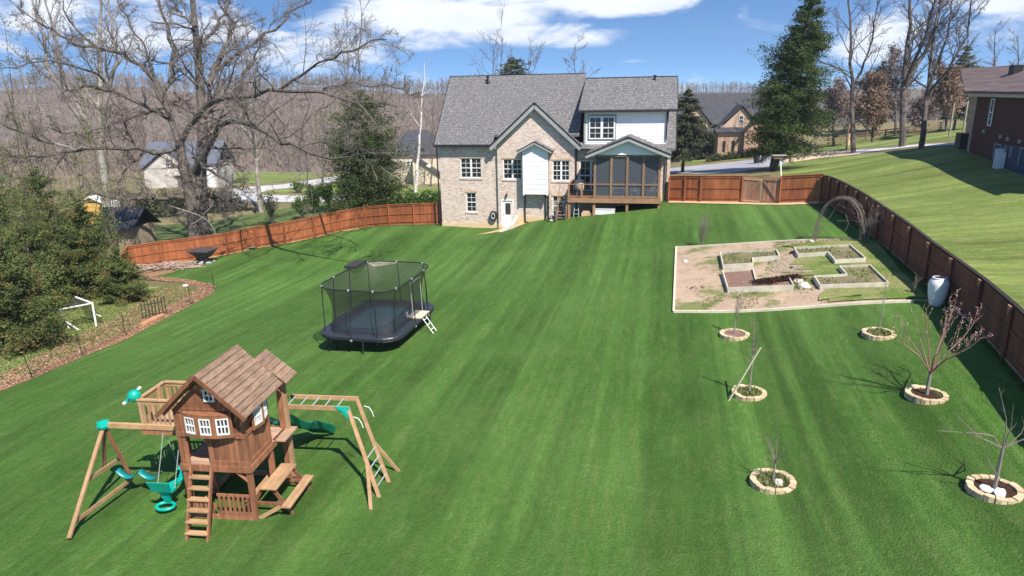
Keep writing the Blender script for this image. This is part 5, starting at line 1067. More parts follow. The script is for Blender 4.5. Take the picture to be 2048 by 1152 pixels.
for (x_, y_) in poles:
    RGd = poly_res(np.c_[cr, 0*cr[:, 0]], 200)[:, :2]; k = np.argmin(((RGd-np.array([x_, y_])*.93)**2).sum(1)); e = RGd[k]; zz = np.linspace(0, 1, 9)
    part('pole', M_BLACK, lambda b: b.tubes(np.stack([x_+(e[0]-x_)*zz**3, y_+(e[1]-y_)*zz**3, FH-.3+(RH_-FH+.3)*zz], 1)[None], np.full((1, 9), .022), 6), TP, True)
    part('clamp', M_CHAIN, lambda b: b.box(x_-.04, x_+.04, y_-.04, y_+.04, FH-.16, FH-.10), TP)
    part('clamp', M_CHAIN, lambda b: b.box(e[0]-.035, e[0]+.035, e[1]-.035, e[1]+.035, RH_-.03, RH_+.04), TP)
b = MB(); K = 9; V = []
for q in range(K):
    t = q/(K-1); w = 1-.10*math.sin(math.pi*t); V.append(np.c_[(i_*(1-t)+rq*t*.98)*w, np.full(n, FH+.03+(RH_-FH-.06)*t)])
b.add(np.vstack(V), [(k*n+j, k*n+(j+1) % n, (k+1)*n+(j+1) % n, (k+1)*n+j) for k in range(K-1) for j in range(n)], .5); b.build('safety_net', NET, TP, True)
part('net_seam', M_BLACK, lambda b: b.tubes(np.array([[(1.42, y_, FH+.35+.12*(y_+2)) for y_ in (-2, -.6, .8, 2)]]), np.full((1, 4), .008), 4), TP)
for (x_, y_) in ((-1.4, -2.3), (.35, -2.6), (1.6, -1.7), (1.75, 1.7), (-1.75, 1.5), (.3, 2.6), (-1.8, -1.2)):
    part('leg', M_BLACK, lambda b: (b.tube([(x_, y_, FH-.12), (x_, y_, -.3)], .028, 8), b.tube([(x_, y_, -.0), (x_*.86, y_*.86, -.0)], .02, 6), b.tube([(x_*.86, y_*.86, 0), (x_*.9, y_*.9, FH-.12)], .016, 6)), TP)
for (x_, y_) in ((1.52, .2), (1.56, 1.25)): part('door_pole', M_CHAIN, lambda b: b.tube([(x_, y_, FH), (x_-.05, y_, RH_-.35)], .015, 8), TP)
part('door_pole', M_CHAIN, lambda b: b.tube([(1.47, .2, RH_-.36), (1.51, 1.25, RH_-.36)], .015, 8), TP)
part('shade_board', mat('brown_black_board', (.03, .025, .025), (.05, .04, .035), .6, 5), lambda b: b.box(-1.98, -1.42, .75, 2.0, RH_+.02, RH_+.14), TP)
MB().box(1.25, 1.95, .1, 1.15, FH+.05, FH+.09).build('step_mat', mat('pale_mat', (.55, .50, .38), (.45, .4, .3)), TP)
b = MB()
LDz = thing('trampoline_ladder', 'small white metal ladder leaning on the right edge of the trampoline', 'ladder', tuple(Vector((-6.0, 29.4, tz))), -R(14))
for y_ in (.35, .75): part('ladder_rail', M_TRIM, lambda b: b.tube([(1.88, y_, FH+.02), (2.55, y_-.1, -.02)], .02, 6), LDz)
for q in range(4): s_ = .12+q*.25; part('rung', M_TRIM, lambda b: b.tube([(1.88+.67*s_, .35-.1*s_, FH*(1-s_)), (1.88+.67*s_, .75-.1*s_, FH*(1-s_))], .018, 6), LDz)
b = MB(); b.lathe([(0, 0), (.06, 0), (.07, .12), (.05, .2), (.07, .26), (0, .28)], 10); o = b.build('toy', M_TRIM, None, True); tag(o, 'small white toy standing on the trampoline mat by its entrance', 'toy')
pv = (TP.matrix_world if False else Matrix.Translation((-6.0, 29.4, tz)) @ Matrix.Rotation(-R(14), 4, 'Z')) @ Vector((1.15, .35, FH-.03)); o.location = pv

# ------------------------------------------------------------------ kitchen garden
from mathutils.geometry import tessellate_polygon
def flat_poly(mb, pts, tone=.5):
    tr = tessellate_polygon([[Vector(p) for p in pts]]); return mb.add(pts, [(a, b_, c, c) for (a, b_, c) in tr], tone)
sheet('garden_soil', pw((1352, 497), (1350, 560), (1347, 625)), pw((1748, 480), (1800, 545), (1858, 605)), M_SOIL, 50, 50, 0.045)
sheet('garden_weeds', ragged(pw((1560, 490), (1600, 540), (1660, 606)), 26, .32), pw((1750, 482), (1800, 545), (1856, 600)), soil_mat('weedy_ground', (0.15, 0.19, 0.05), (0.2, 0.22, 0.07), (0.34, 0.28, 0.15), 1.2, (0.10, 0.17, 0.03), .8), 60, 45, 0.095)
sheet('garden_gravel', ragged(pw((1550, 515), (1545, 530), (1548, 548)), 12, .13), ragged(pw((1615, 507), (1625, 525), (1635, 548)), 12, .13), M_GRAVEL, 24, 20, 0.072)
t = thing('garden_edging', 'pale timber edging board around the vegetable plot', 'edging', G(1352, 497)); o0 = np.array(t.location)
for (pa, pb) in (((1347, 626), (1826, 606)), ((1352, 497), (1347, 626)), ((1352, 497), (1625, 483))):
    a, c = G(*pa), G(*pb); K = 14; m = MB()
    for k in range(K):
        p = a+(c-a)*k/K; q = a+(c-a)*(k+1)/K; p[2] = Z(p[0], p[1])+.06; q[2] = Z(q[0], q[1])+.06; m.beam(p-o0, q-o0, .09, .14, tone=.5)
    m.build('edging_board', mat('pale_edging', (.66, .60, .46), (.52, .46, .35), .9, 2), t)
q4 = lambda x, y: (1320+x/2.813, 360+y/2.813)
BEDS = [('top left', [(340, 405), (655, 390), (672, 425), (521, 436), (524, 465), (355, 477)], 'grey raised bed with dry weeds at the far left of the vegetable plot', M_BEDSOIL),
        ('top right', [(755, 378), (1070, 362), (1157, 438), (985, 448), (945, 402), (778, 415)], 'grey raised bed at the far right of the plot, below the arch', M_BEDSOIL),
        ('bottom left', [(352, 508), (522, 497), (538, 555), (722, 537), (752, 590), (382, 605)], 'grey raised bed with reddish soil and dark compost at the near left', M_REDSOIL),
        ('bottom right', [(1010, 482), (1180, 474), (1285, 575), (902, 588), (868, 538), (1052, 528)], 'grey raised bed with grassy soil at the near right of the plot', M_BEDSOIL)]
M_BOARD = mat('grey_board', (.64, .58, .46), (.46, .42, .34), .85, 2.5, tone=.15)
for nm, P, lab, sm in BEDS:
    W_ = [G(*q4(*p), .29) for p in P]; zb = 0; base = np.array([W_[0][0], W_[0][1], Z(W_[0][0], W_[0][1])]); t = thing('raised_bed', lab, 'raised bed', base, 0, 'raised beds of the vegetable plot')
    pts = [np.array([p[0], p[1], Z(p[0], p[1])+.29])-base for p in W_]
    for k in range(len(pts)):
        a, c = pts[k], pts[(k+1) % len(pts)]; m = MB(); m.beam(a-[0, 0, .16], c-[0, 0, .16], .045, .32); m.build('board', M_BOARD, t)
    flat_poly(MB(), [tuple(p-[0, 0, .10]) for p in pts]).build('soil', sm, t)
    if sm is M_BEDSOIL:
        tr_ = tessellate_polygon([[Vector(p) for p in pts]]); wv = []
        for tri in tr_:
            a, c, e = [pts[q] for q in tri]; ar = np.linalg.norm(np.cross(c-a, e-a))/2; r_ = np.sort(rng.random((int(ar*170), 2)), 1); wv.append(a*r_[:, :1]+c*(r_[:, 1:]-r_[:, :1])+e*(1-r_[:, 1:]))
        wv = np.vstack(wv)-[0, 0, .09]; k_ = np.sin(wv[:, 0]*3+base[0])*np.cos(wv[:, 1]*2.6) > -.3; wv = wv[k_]; nn_ = len(wv); dd_ = rng.normal(0, .02, (nn_, 3)); dd_[:, 2] = 0; ll_ = np.c_[rng.normal(0, .03, (nn_, 2)), rng.uniform(.02, .09, nn_)]
        MB().add(np.stack([wv-dd_, wv+dd_, wv+ll_], 1).reshape(-1, 3), (np.arange(nn_)*3)[:, None]+np.array([0, 1, 2, 2])[None], rng.random(nn_)).build('weeds', L_WEED, t)['kind'] = 'stuff'
# compost heap ridge, stones, weeds
def heap(name, label, cat, pts, w, h, m_, n=900, sz=.07, group=None):
    b = MB(); a = np.array(pts[0]); c = np.array(pts[1]); s_ = rng.random(n)
    P = a+(c-a)*s_[:, None]; P[:, :2] += rng.normal(0, w, (n, 2)); r_ = np.clip(1-(np.hypot(*(P[:, :2]-(a+(c-a)*s_[:, None])[:, :2]).T)/(w*2.6)), 0, 1); P[:, 2] += r_*h*rng.random(n)
    clods(b, P, sz); o = b.build(name, m_); tag(o, label, cat, group); return o
def clods(b, P, sz):
    n = len(P); d = rng.normal(size=(n, 4, 3)); d /= np.linalg.norm(d, axis=-1, keepdims=True); d *= (sz*rng.uniform(.5, 1.3, n))[:, None, None]
    V = P[:, None]+d; F = (np.arange(n)*4)[:, None, None]+np.array([[0, 1, 2, 2], [0, 2, 3, 3], [0, 3, 1, 1], [1, 3, 2, 2]])[None]
    b.add(V.reshape(-1, 3), F.reshape(-1, 4), np.repeat(rng.random(n), 4)); return b
heap('compost_heap', 'ridge of near black compost lying across the near left bed', 'compost', (G(*q4(545, 575), .25), G(*q4(775, 545), .2)), .16, .16, M_DARKSOIL, 2600, .045)
def rock(pos, r_, m_, name='rock', label=None, cat='rock', group=None, flat=.55):
    b = MB(); th = np.linspace(0, np.pi, 7); ph = np.arange(9)*2*np.pi/9; V = []
    for a in th:
        for p in ph: k = 1+random.uniform(-.16, .16); V.append((r_*k*math.sin(a)*math.cos(p), r_*k*math.sin(a)*math.sin(p)*.8, r_*k*flat*math.cos(a)))
    b.add(V, [(i*9+j, i*9+(j+1) % 9, (i+1)*9+(j+1) % 9, (i+1)*9+j) for i in range(6) for j in range(9)]); o = b.build(name, m_); o.location = tuple(pos); o.rotation_euler[2] = random.random()*6
    if label: tag(o, label, cat, group)
    return o
M_PALESTONE = mat('pale_stone', (.66, .60, .50), (.5, .45, .38), .9, 6, bump=.3)
rock(G(*q4(810, 598), .08), .32, M_PALESTONE, label='pale flat rock between the two near raised beds')
rock(G(*q4(775, 570), .08), .24, M_PALESTONE, label='smaller pale rock behind the flat rock between the near beds')
rock(G(*q4(145, 458), .05), .16, M_TRIM, label='white stone on the bare soil at the far left of the plot')
rock(G(*q4(852, 345), .06), .14, M_PALESTONE, label='small stone by the left foot of the vine arch')
rock(G(*q4(740, 495), .05), .13, M_BLACK, label='dark lump on the gravel patch between the raised beds')
heap('dark_plant_debris', 'flat patch of dark dead stems on the bare garden soil', 'plant debris', (G(*q4(185, 610)), G(*q4(280, 595))), .22, .04, M_DARKSOIL, 260, .04)
rock(G(*q4(745, 408), .1), .15, M_BLACK, label='dark stump against the corner of the far right raised bed')
# grass blades / weeds scattered
def tufts(name, label, cat, area, n, h, w, m_, mask=None, hz=0.05, kind='stuff'):
    A_, B_ = resample(area[0], 30), resample(area[1], 30); i = rng.random(n)*28.99; t = rng.random(n)[:, None]; k = i.astype(int); f_ = (i-k)[:, None]
    P = (A_[k]*(1-f_)+A_[k+1]*f_)*(1-t)+(B_[k]*(1-f_)+B_[k+1]*f_)*t
    if mask is not None: P = P[mask(P)]
    n = len(P); z = Zf(P[:, 0], P[:, 1])+hz; a = rng.random(n)*2*np.pi; hh = h*rng.uniform(.5, 1.3, n); ww = w*rng.uniform(.6, 1.3, n)
    B0 = np.c_[P, z]; d = np.c_[np.cos(a), np.sin(a), 0*a]*ww[:, None]; lean = np.c_[rng.normal(0, .5, n)*hh, rng.normal(0, .5, n)*hh, hh]
    V = np.stack([B0-d, B0+d, B0+lean], 1); b = MB().add(V.reshape(-1, 3), (np.arange(n)*3)[:, None]+np.array([0, 1, 2, 2])[None], rng.random(n)); o = b.build(name, m_)
    return tag(o, label, cat, kind=kind)
def clump_mask(sc, thr, seed):
    r_ = np.random.default_rng(seed); W_ = r_.normal(size=(14, 2))*sc; ph = r_.random(14)*6.28
    return lambda P: (np.sin(P@W_.T+ph).sum(1) > thr)
tufts('garden_weed_tufts', 'low green weeds growing around the raised beds', 'weeds', (pw((1440, 495), (1420, 560), (1400, 622)), pw((1750, 482), (1800, 545), (1850, 605))), 16000, .06, .02, L_WEED, clump_mask(1.3, 1.5, 3))
tufts('garden_weed_tufts', 'thick weedy grass at the right of the plot', 'weeds', (pw((1600, 520), (1640, 560), (1660, 600)), pw((1750, 482), (1800, 545), (1850, 605))), 12000, .07, .022, L_WEED, clump_mask(1.6, -.5, 5))
# rain barrel vase
vb = G(1886, 611)+np.array([-.3, 0, 0]); b = MB(); b.lathe([(0, 0), (.20, 0), (.26, .12), (.33, .5), (.36, .85), (.34, 1.0), (.27, 1.09), (.25, 1.12), (.27, 1.15), (.21, 1.16), (.19, 1.10), (.0, 1.06)], 32)
o = b.build('barrel_planter', mat('white_resin', (.80, .79, .77), (.74, .73, .71), .35, 2, spec=.5), None, True); o.location = tuple(vb); tag(o, 'tall white rounded rain barrel standing by the right fence', 'rain barrel')
o = tag(MB().poly([(.20*math.cos(a), .20*math.sin(a), 0) for a in np.linspace(0, 6.283, 21)[:-1]]).build('opening', M_BLACK, o)); o.location = (0, 0, 1.152)  # black disc stands for the shade inside the barrel mouth
# vine arch
aL, aR = G(1629, 483), G(1728, 486); AR = thing('vine_arch', 'arch of bare grey brown vines over a wire frame at the back of the plot', 'arch', (aL+aR)/2, math.atan2(aR[1]-aL[1], aR[0]-aL[0])); hw_ = np.hypot(*(aR-aL)[:2])/2
def archline(x_off, y_off, r_, wob):
    a = np.linspace(0, np.pi, 22); return np.stack([-(hw_+r_)*np.cos(a)+x_off+rng.normal(0, wob, 22), np.full(22, y_off)+rng.normal(0, wob, 22), (2.35+r_)*np.sin(a)**.85], 1)
part('arch_frame', M_TWIG, lambda b: b.tubes(np.array([archline(0, y_, 0, 0) for y_ in (-.2, .2)]), np.full((2, 22), .012), 6), AR, True)
L = [archline(rng.normal(0, .05), rng.uniform(-.22, .22), rng.uniform(-.10, .08), .02) for _ in range(9)]
part('vine', M_TWIG, lambda b: b.tubes(np.array(L), np.full((9, 22), .011), 4), AR)
G_V = [[(-hw_*.9, 0, .2), (-hw_*.2, 0, 2.0), (hw_*.5, .2, 1.5)], [(hw_*.1, 0, 1.6), (hw_*.3, 0, 1.0), (hw_*.2, -.1, .6)], [(-.2, 0, 1.1), (hw_*.6, 0, 1.2), (hw_, 0, .9)]]
part('loose_vine', M_TWIG, lambda b: [b.tube(g_, .012, 4) for g_ in G_V], AR)

# ------------------------------------------------------------------ branch growth
def sprout(P, Rr, M_, ratio, ang, up, K=5, wig=.12, rr=.55, tmin=.25, tmax=1.0, minlen=0.0, droop=0.0):
    """grow M_ children from every parent polyline"""
    Nn, Kp = P.shape[:2]; D = P[:, 1:]-P[:, :-1]; seg = np.linalg.norm(D, axis=2); Lp = seg.sum(1)
    t = tmin+(tmax-tmin)*(np.arange(M_)[None]+rng.random((Nn, M_)))/M_; f_ = np.clip(t*(Kp-1), 0, Kp-1.001); k = f_.astype(int); q = (f_-k)[..., None]; ii = np.arange(Nn)[:, None]
    S0 = P[ii, k]*(1-q)+P[ii, k+1]*q; Td = D[ii, k]; Td = Td/(np.linalg.norm(Td, axis=-1, keepdims=True)+1e-9); Rb = Rr[ii, k]*(1-q[..., 0])+Rr[ii, k+1]*q[..., 0]
    rnd = rng.normal(size=S0.shape); perp = np.cross(Td, rnd); perp /= np.linalg.norm(perp, axis=-1, keepdims=True)+1e-9
    a = ang*rng.uniform(.65, 1.25, (Nn, M_))[..., None]; d = Td*np.cos(a)+perp*np.sin(a); d[..., 2] += up; d /= np.linalg.norm(d, axis=-1, keepdims=True)
    Ln = Lp[:, None]*ratio*rng.uniform(.6, 1.25, (Nn, M_))*(1.2-.7*t); st = (Ln/(K-1))[..., None]
    out = [S0]; dd = d
    for j in range(K-1):
        dd = dd+rng.normal(0, wig, dd.shape); dd[..., 2] += up*.35-droop*(j/(K-1)); dd /= np.linalg.norm(dd, axis=-1, keepdims=True); out.append(out[-1]+dd*st)
    C_ = np.stack(out, 2).reshape(-1, K, 3); r0 = np.minimum(Rb*rr, Ln*.03+.004).reshape(-1); R_ = r0[:, None]*np.linspace(1, .35, K)[None]
    return C_, R_
def wiggle(pts, amp):
    pts = np.array(pts, float); pts[1:] += rng.normal(0, amp, pts[1:].shape); return pts

# ------------------------------------------------------------------ ringed young trees
def ring_stones(t, D, h=.13):
    n = int(D*math.pi/.24)
    for k in range(n):
        a0, a1 = 2*math.pi*k/n+.02, 2*math.pi*(k+1)/n-.02; r0, r1 = D/2-.145, D/2; r1 += random.uniform(-.012, .012); hh = h+random.uniform(-.018, .018)
        P = [(r*math.cos(a), r*math.sin(a), 0) for (r, a) in ((r0, a0), (r1, a0), (r1, (a0+a1)/2), (r1, a1), (r0, a1))]
        P[2] = (r1*1.02*math.cos((a0+a1)/2), r1*1.02*math.sin((a0+a1)/2), 0); b = MB(); b.prism([(p[0], p[1], -.05) for p in P], (0, 0, hh+.05)); b.build('stone_block', M_STONE, t)
def rsoil(t, D, m_): MB().poly([((D/2-.15)*math.cos(a), (D/2-.15)*math.sin(a), .09) for a in np.linspace(0, 6.283, 25)[:-1]]).build('planting_soil', m_, t)
RG = 'young trees in stone rings'
def ringweeds(t, D, n, m_):
    a = rng.random(n)*6.28; r_ = np.sqrt(rng.random(n))*(D/2-.18); B0 = np.stack([r_*np.cos(a), r_*np.sin(a), 0*a+.09], 1); d = rng.normal(0, .03, (n, 3)); d[:, 2] = 0; l_ = np.c_[rng.normal(0, .05, (n, 2)), rng.uniform(.03, .13, n)]
    MB().add(np.stack([B0-d, B0+d, B0+l_], 1).reshape(-1, 3), (np.arange(n)*3)[:, None]+np.array([0, 1, 2, 2])[None], rng.random(n)).build('weeds', m_, t)['kind'] = 'stuff'
def young(px, py, D, lab_ring, lab_tree, hgt, style, soil=M_BEDSOIL, weed=0, barkm=M_TWIG):
    p = G(px, py); t = thing('stone_ring', lab_ring, 'planting ring', p, random.random(), 'stone planting rings'); ring_stones(t, D); rsoil(t, D, soil)
    if weed: ringweeds(t, D, weed, L_WEED)
    T_ = thing('young_tree', lab_tree, 'tree', p+np.array([0, 0, .05]), 0, RG); tr = MB(); tw = MB()
    if style == 'whip':
        P = poly_res([(0, 0, 0), (.02, 0, hgt*.5), (.0, .02, hgt)], 8)[None]; Rr = np.linspace(.022, .006, 8)[None]; tr.tubes(P, Rr, 6); c, r_ = sprout(P, Rr, 10, .12, .9, .2, 4, rr=.6, tmin=.5)
        tw.tubes(c, r_, 4)
    elif style == 'slim':
        P = poly_res([(0, 0, 0), (.02, 0, hgt*.5), (-.03, .02, hgt)], 10)[None]; Rr = np.linspace(.032, .008, 10)[None]; tr.tubes(P, Rr, 6); c, r_ = sprout(P, Rr, 13, .26, .7, .45, 5, rr=.6, tmin=.35); tw.tubes(c, np.maximum(r_, .005), 4); c2, r2 = sprout(c, r_, 5, .4, .6, .2, 4, rr=.6); tw.tubes(c2, np.maximum(r2, .004), 3)
    elif style == 'fork':
        fk = hgt*.36; P = poly_res([(0, 0, 0), (.02, .01, fk)], 5)[None]; tr.tubes(P, np.linspace(.03, .024, 5)[None], 7)
        Q = np.array([poly_res(wiggle([(.02, .01, fk), (dx*.5, dy*.5, fk+.25*hgt), (dx, dy, fk+dz)], .01), 7) for (dx, dy, dz) in ((.36, 0, .42*hgt), (-.26, .05, .5*hgt), (.04, .1, .55*hgt), (.1, -.2, .3*hgt), (-.1, .25, .35*hgt))])
        Rq = np.repeat(np.linspace(.017, .005, 7)[None], 5, 0); tw.tubes(Q, Rq, 5); c, r_ = sprout(Q, Rq, 6, .3, .5, .15, 5, rr=.45); tw.tubes(c, r_*.7, 3)
    elif style == 'bushy':
        P = poly_res([(0, 0, 0), (.0, .0, hgt*.35), (.03, 0, hgt*.8)], 8)[None]; Rr = np.linspace(.03, .01, 8)[None]; tr.tubes(P, Rr, 7); c, r_ = sprout(P, Rr, 14, .55, .65, .35, 6, rr=.5, tmin=.3); tw.tubes(c, r_, 4); c2, r2 = sprout(c, r_, 7, .42, .6, .15, 4, rr=.5); tw.tubes(c2, r2*.7, 3)
    elif style == 'long':
        fk = hgt*.42; P = poly_res([(0, 0, 0), (.0, .0, fk)], 5)[None]; tr.tubes(P, np.linspace(.045, .035, 5)[None], 7)
        Q = np.array([poly_res(wiggle([(.0, .0, a_*fk), b_, c_], .02), 9) for (a_, b_, c_) in ((1, (-.05, 0, fk*1.6), (-.35, .1, hgt*1.0)), (1, (-.6, .1, fk*1.25), (-1.15, .2, fk*1.75)), (.95, (-.25, .05, fk*1.3), (-1.35, .3, fk*1.3)),
             (1, (.5, 0, fk*1.25), (1.0, .1, fk*1.8)), (1, (.12, 0, fk*1.4), (.1, 0, fk*2.0)), (.35, (-.4, -.1, fk*.8), (-.45, -.1, fk*1.25)), (.95, (.6, .3, fk*1.2), (.8, .5, fk*1.7)))])
        Rq = np.repeat(np.linspace(.018, .005, 9)[None], len(Q), 0); tw.tubes(Q, Rq, 5); c, r_ = sprout(Q, Rq, 6, .2, .6, .15, 4, rr=.5); tw.tubes(c, r_*.8, 3)
    elif style == 'blossom':
        fk = .75; P = poly_res([(0, 0, 0), (.02, 0, fk)], 5)[None]; tr.tubes(P, np.linspace(.06, .045, 5)[None], 8)
        ends = [(1.3, .3, 2.3), (1.0, -.5, 2.1), (.6, .4, 2.7), (.15, -.3, 2.8), (-.25, .3, 2.7), (-.7, 0, 2.4), (-1.0, .4, 2.1), (.9, .9, 2.4), (-.3, -.8, 2.2), (.4, -1.0, 2.2), (-.6, .9, 2.3)]
        Q = np.array([poly_res(wiggle([(.02, 0, fk-.05*(i_ % 3)), (e[0]*.35, e[1]*.35, fk+.55), (e[0]*.75, e[1]*.75, fk+(e[2]-fk)*.62), e], .03), 9) for i_, e in enumerate(ends)]); Rq = np.repeat(np.linspace(.024, .006, 9)[None], len(Q), 0)
        tw.tubes(Q, Rq, 6); c, r_ = sprout(Q, Rq, 6, .42, .42, .3, 6, rr=.4, tmin=.35); tw.tubes(c, np.maximum(r_*.7, .0035), 4); c2, r2 = sprout(c, r_, 2, .5, .5, .2, 5, rr=.5); tw.tubes(c2, np.maximum(r2*.8, .0035), 3)
        bl = MB(); pts = np.concatenate([c.reshape(-1, 3), c2.reshape(-1, 3)]); pts = np.concatenate([pts+rng.normal(0, .02, pts.shape) for _ in range(2)]); clods(bl, pts[((pts[:, 0] > .35) & (rng.random(len(pts)) < .55)) | (rng.random(len(pts)) < .08)], .021); bl.build('blossom', M_BLOSSOM, T_)
    tr.build('trunk', M_BARKLT if style != 'fork' else M_TWIG, T_); tw.build('branch', barkm, T_); return t, T_
young(1545, 968, 1.12, 'round stone ring with weeds and pale stones, left of the two front rings', 'small forked bare tree in the front ring with pale stones', 1.5, 'fork', weed=500)
young(1988, 984, 1.15, 'round stone ring holding two white stones at the right edge, nearest the viewer', 'spreading bare tree with long thin grey shoots at the right edge', 2.6, 'long', M_DARKSOIL)
young(1498, 790, 1.1, 'round stone ring crossed by a leaning timber stake', 'slim bare tree propped with a leaning stake', 2.5, 'slim', weed=420)
young(1852, 794, 1.15, 'round stone ring with dark soil under the pink budding tree', 'widest young tree with many upright red shoots and pink buds', 2.9, 'blossom', M_DARKSOIL, barkm=M_TWIGRED)
young(1469, 672, 1.15, 'round stone ring with brown soil just in front of the plot on the left', 'bushy little bare tree just in front of the vegetable plot', 2.0, 'bushy', M_REDSOIL)
young(1757, 671, 1.15, 'round stone ring with grass inside just in front of the plot on the right', 'very thin upright sapling just in front of the vegetable plot', 2.3, 'whip', weed=380)
for i_, (x_, y_) in enumerate(((1972, 978), (1999, 985))):
    p = G(x_, y_, .12); o = rock(p, .17, M_TRIM, 'white_stone', ('left' if i_ == 0 else 'right')+' one of two white stones in the front right stone ring', 'stone', flat=.5)
for i_, (x_, y_) in enumerate(((1533, 966), (1556, 965))):
    rock(G(x_, y_, .1), .1+.06*i_, M_PALESTONE, 'pale_stone', ('small' if i_ == 0 else 'larger')+' pale stone among weeds in the front left stone ring', 'stone', flat=.5)
p = G(1456, 803); q = p+np.array([1.05, .35, 1.75]); tag(MB().beam((0, 0, 0), q-p, .04, .07, (0, 1, 0)).build('prop_stake', M_GATE if False else mat('greenish_timber', (.42, .42, .24), (.33, .34, .2))), 'long greenish timber stake leaning across the slim young tree', 'stake').location = tuple(p)
# dry shrubs in the plot
def shrub(name, px, py, label, cat, h, w, m_, n=16, seed=1, leaves=None, nleaf=0, group=None, lsz=.05, up=.4):
    p = G(px, py) if not isinstance(px, np.ndarray) else px; t = thing(name, label, cat, p, 0, group); ang = rng.random(n)*6.28; rad = w*rng.uniform(.3, 1, n)
    Q = np.array([poly_res(wiggle([(0, 0, 0), (r_*.3*math.cos(a), r_*.3*math.sin(a), h*.45), (r_*math.cos(a), r_*math.sin(a), h*rng.uniform(.7, 1.05))], .03*h), 6) for a, r_ in zip(ang, rad)]); Rq = np.repeat(np.linspace(.012*h+.004, .004, 6)[None], n, 0)
    b = MB(); b.tubes(Q, Rq, 4); c, r_ = sprout(Q, Rq, 7, .4, .6, up, 4, rr=.5); b.tubes(c, np.maximum(r_, .004), 3); c2, r2 = sprout(c, r_, 3, .5, .6, up, 3, rr=.6); b.tubes(c2, np.maximum(r2, .003), 3); b.build('branch', m_, t)
    if leaves is not None:
        pts = np.concatenate([c.reshape(-1, 3), c2.reshape(-1, 3)]); pts = pts[rng.integers(0, len(pts), nleaf)]+rng.normal(0, lsz*1.5, (nleaf, 3)); pts[:, 2] = np.maximum(pts[:, 2], .03); leafcards(MB(), pts, lsz).build('foliage', leaves, t)
    return t
def leafcards(b, P, sz, tone=None, flat=0.0, asp=.55):
    n = len(P); a = rng.normal(size=(n, 3)); a[:, 2] *= (1-flat); a /= np.linalg.norm(a, axis=1, keepdims=True); c = np.cross(a, rng.normal(size=(n, 3))); c /= np.linalg.norm(c, axis=1, keepdims=True); c = c*asp/.55
    s_ = (sz*rng.uniform(.6, 1.4, n))[:, None] if np.isscalar(sz) else sz[:, None]*rng.uniform(.6, 1.4, (n, 1)); a = a*s_; c = c*s_*.55
    V = np.stack([P-a, P-c, P+a, P+c], 1); return b.add(V.reshape(-1, 3), np.arange(4*n).reshape(-1, 4), rng.random(n) if tone is None else tone)
shrub('dry_shrub', 1402, 494, 'feathery bare grey shrub at the back left corner of the plot', 'shrub', 1.7, .5, M_TWIG, 9)
shrub('tangled_shrub', 1732, 487, 'tangled bare brown shrub at the right foot of the arch', 'shrub', 1.9, .95, M_TWIG, 9, up=.1)
shrub('dead_weed', 1828, 590, 'tall dry weed beside the white barrel', 'weed', .9, .15, M_TWIG, 4)

# ------------------------------------------------------------------ left side of the yard
gp = G(163, 655); GO = thing('football_goal', 'small white framed football goal with a dark net under the left conifers', 'goal', gp, R(-18))
def f(b): b.tube([(.9, 0, 0), (.72, 0, 1.35), (-1.5, .35, 1.4)], .045, 8)
gl_ = G(197, 652); g2 = G(147, 668)
for (a, c, r_) in (((0.95, .1, 0), (.8, .25, 1.35), .05), ((.8, .25, 1.35), (-1.1, .9, 1.35), .05), ((.8, .25, 1.35), (-.55, -.6, 1.15), .04), ((-.55, -.6, 1.15), (-.3, -.45, 0), .04), ((.9, .5, .55), (-.3, .9, .6), .04), ((-.45, -.55, .55), (.5, -.5, 0.02), .045)):
    part('goal_post', M_TRIM, lambda b: b.tube([a, c], r_, 8), GO)
part('net', NET, lambda b: b.add([(.8, .25, 1.33), (-1.1, .9, 1.33), (-1.1, 1.3, .0), (.9, .7, .0), (-.55, -.6, 1.12)], [(0, 1, 2, 3), (0, 4, 1, 1)], .5), GO)
for i_, (x_, yt, yb, lab) in enumerate(((65, 708, 758, 'thin black fence stake leaning at the far left of the mulch edge'), (165, 660, 714, 'thin black fence stake in front of the white goal'), (252, 623, 672, 'thin black fence stake left of the little black picket fence'), (383, 562, 610, 'thin black fence stake with a white cap near the bed tip'), (430, 545, 580, 'thin black stake at the tip of the bed'))):
    p = G(x_, yb); t = thing('wire_stake', lab, 'stake', p, 0, 'stakes of the wire fence along the bed'); h_ = 1.15
    tilt = -.14 if i_ == 0 else -.03; part('stake', M_BLACK, lambda b: b.tube([(0, 0, 0), (tilt, 0, h_)], .018, 6), t); part('prong', M_BLACK, lambda b: b.tube([(0, 0, .02), (.16, .1, .38)], .012, 5), t)
    if i_ == 3: part('cap', M_TRIM, lambda b: b.lathe([(0, 0), (.16, .02), (.13, .08), (0, .1)], 12, (-.18, 0, h_+.02)), t)
WS = [G(x_, y_) for (x_, y_) in ((65, 758), (165, 714), (252, 672), (310, 640), (383, 610), (430, 580), (425, 560), (375, 552))]; o0 = WS[0]; b = MB()
for p, q in zip(WS[:-1], WS[1:]): b.add([p-o0, q-o0, q-o0+[0, 0, 1.0], p-o0+[0, 0, 1.0]], [(0, 1, 2, 3)], .5)
o = b.build('wire_netting', net_mat('fine_wire_net', (.03, .035, .03), .10)); o.location = tuple(o0); tag(o, 'almost invisible dark wire netting strung between the stakes along the bed', 'netting')
pf0 = G(287, 640); t = thing('picket_fence', 'short black metal picket fence piece at the edge of the bed', 'fence', pf0, R(38))
for q in range(8): part('picket', M_BLACK, lambda b: b.box(q*.17-.02, q*.17+.02, -.01, .01, 0, 1.0+.02*q), t)
part('rail', M_BLACK, lambda b: b.box(0, 1.2, .011, .03, .2, .23), t); part('rail', M_BLACK, lambda b: b.box(0, 1.2, .011, .03, .8, .83), t)
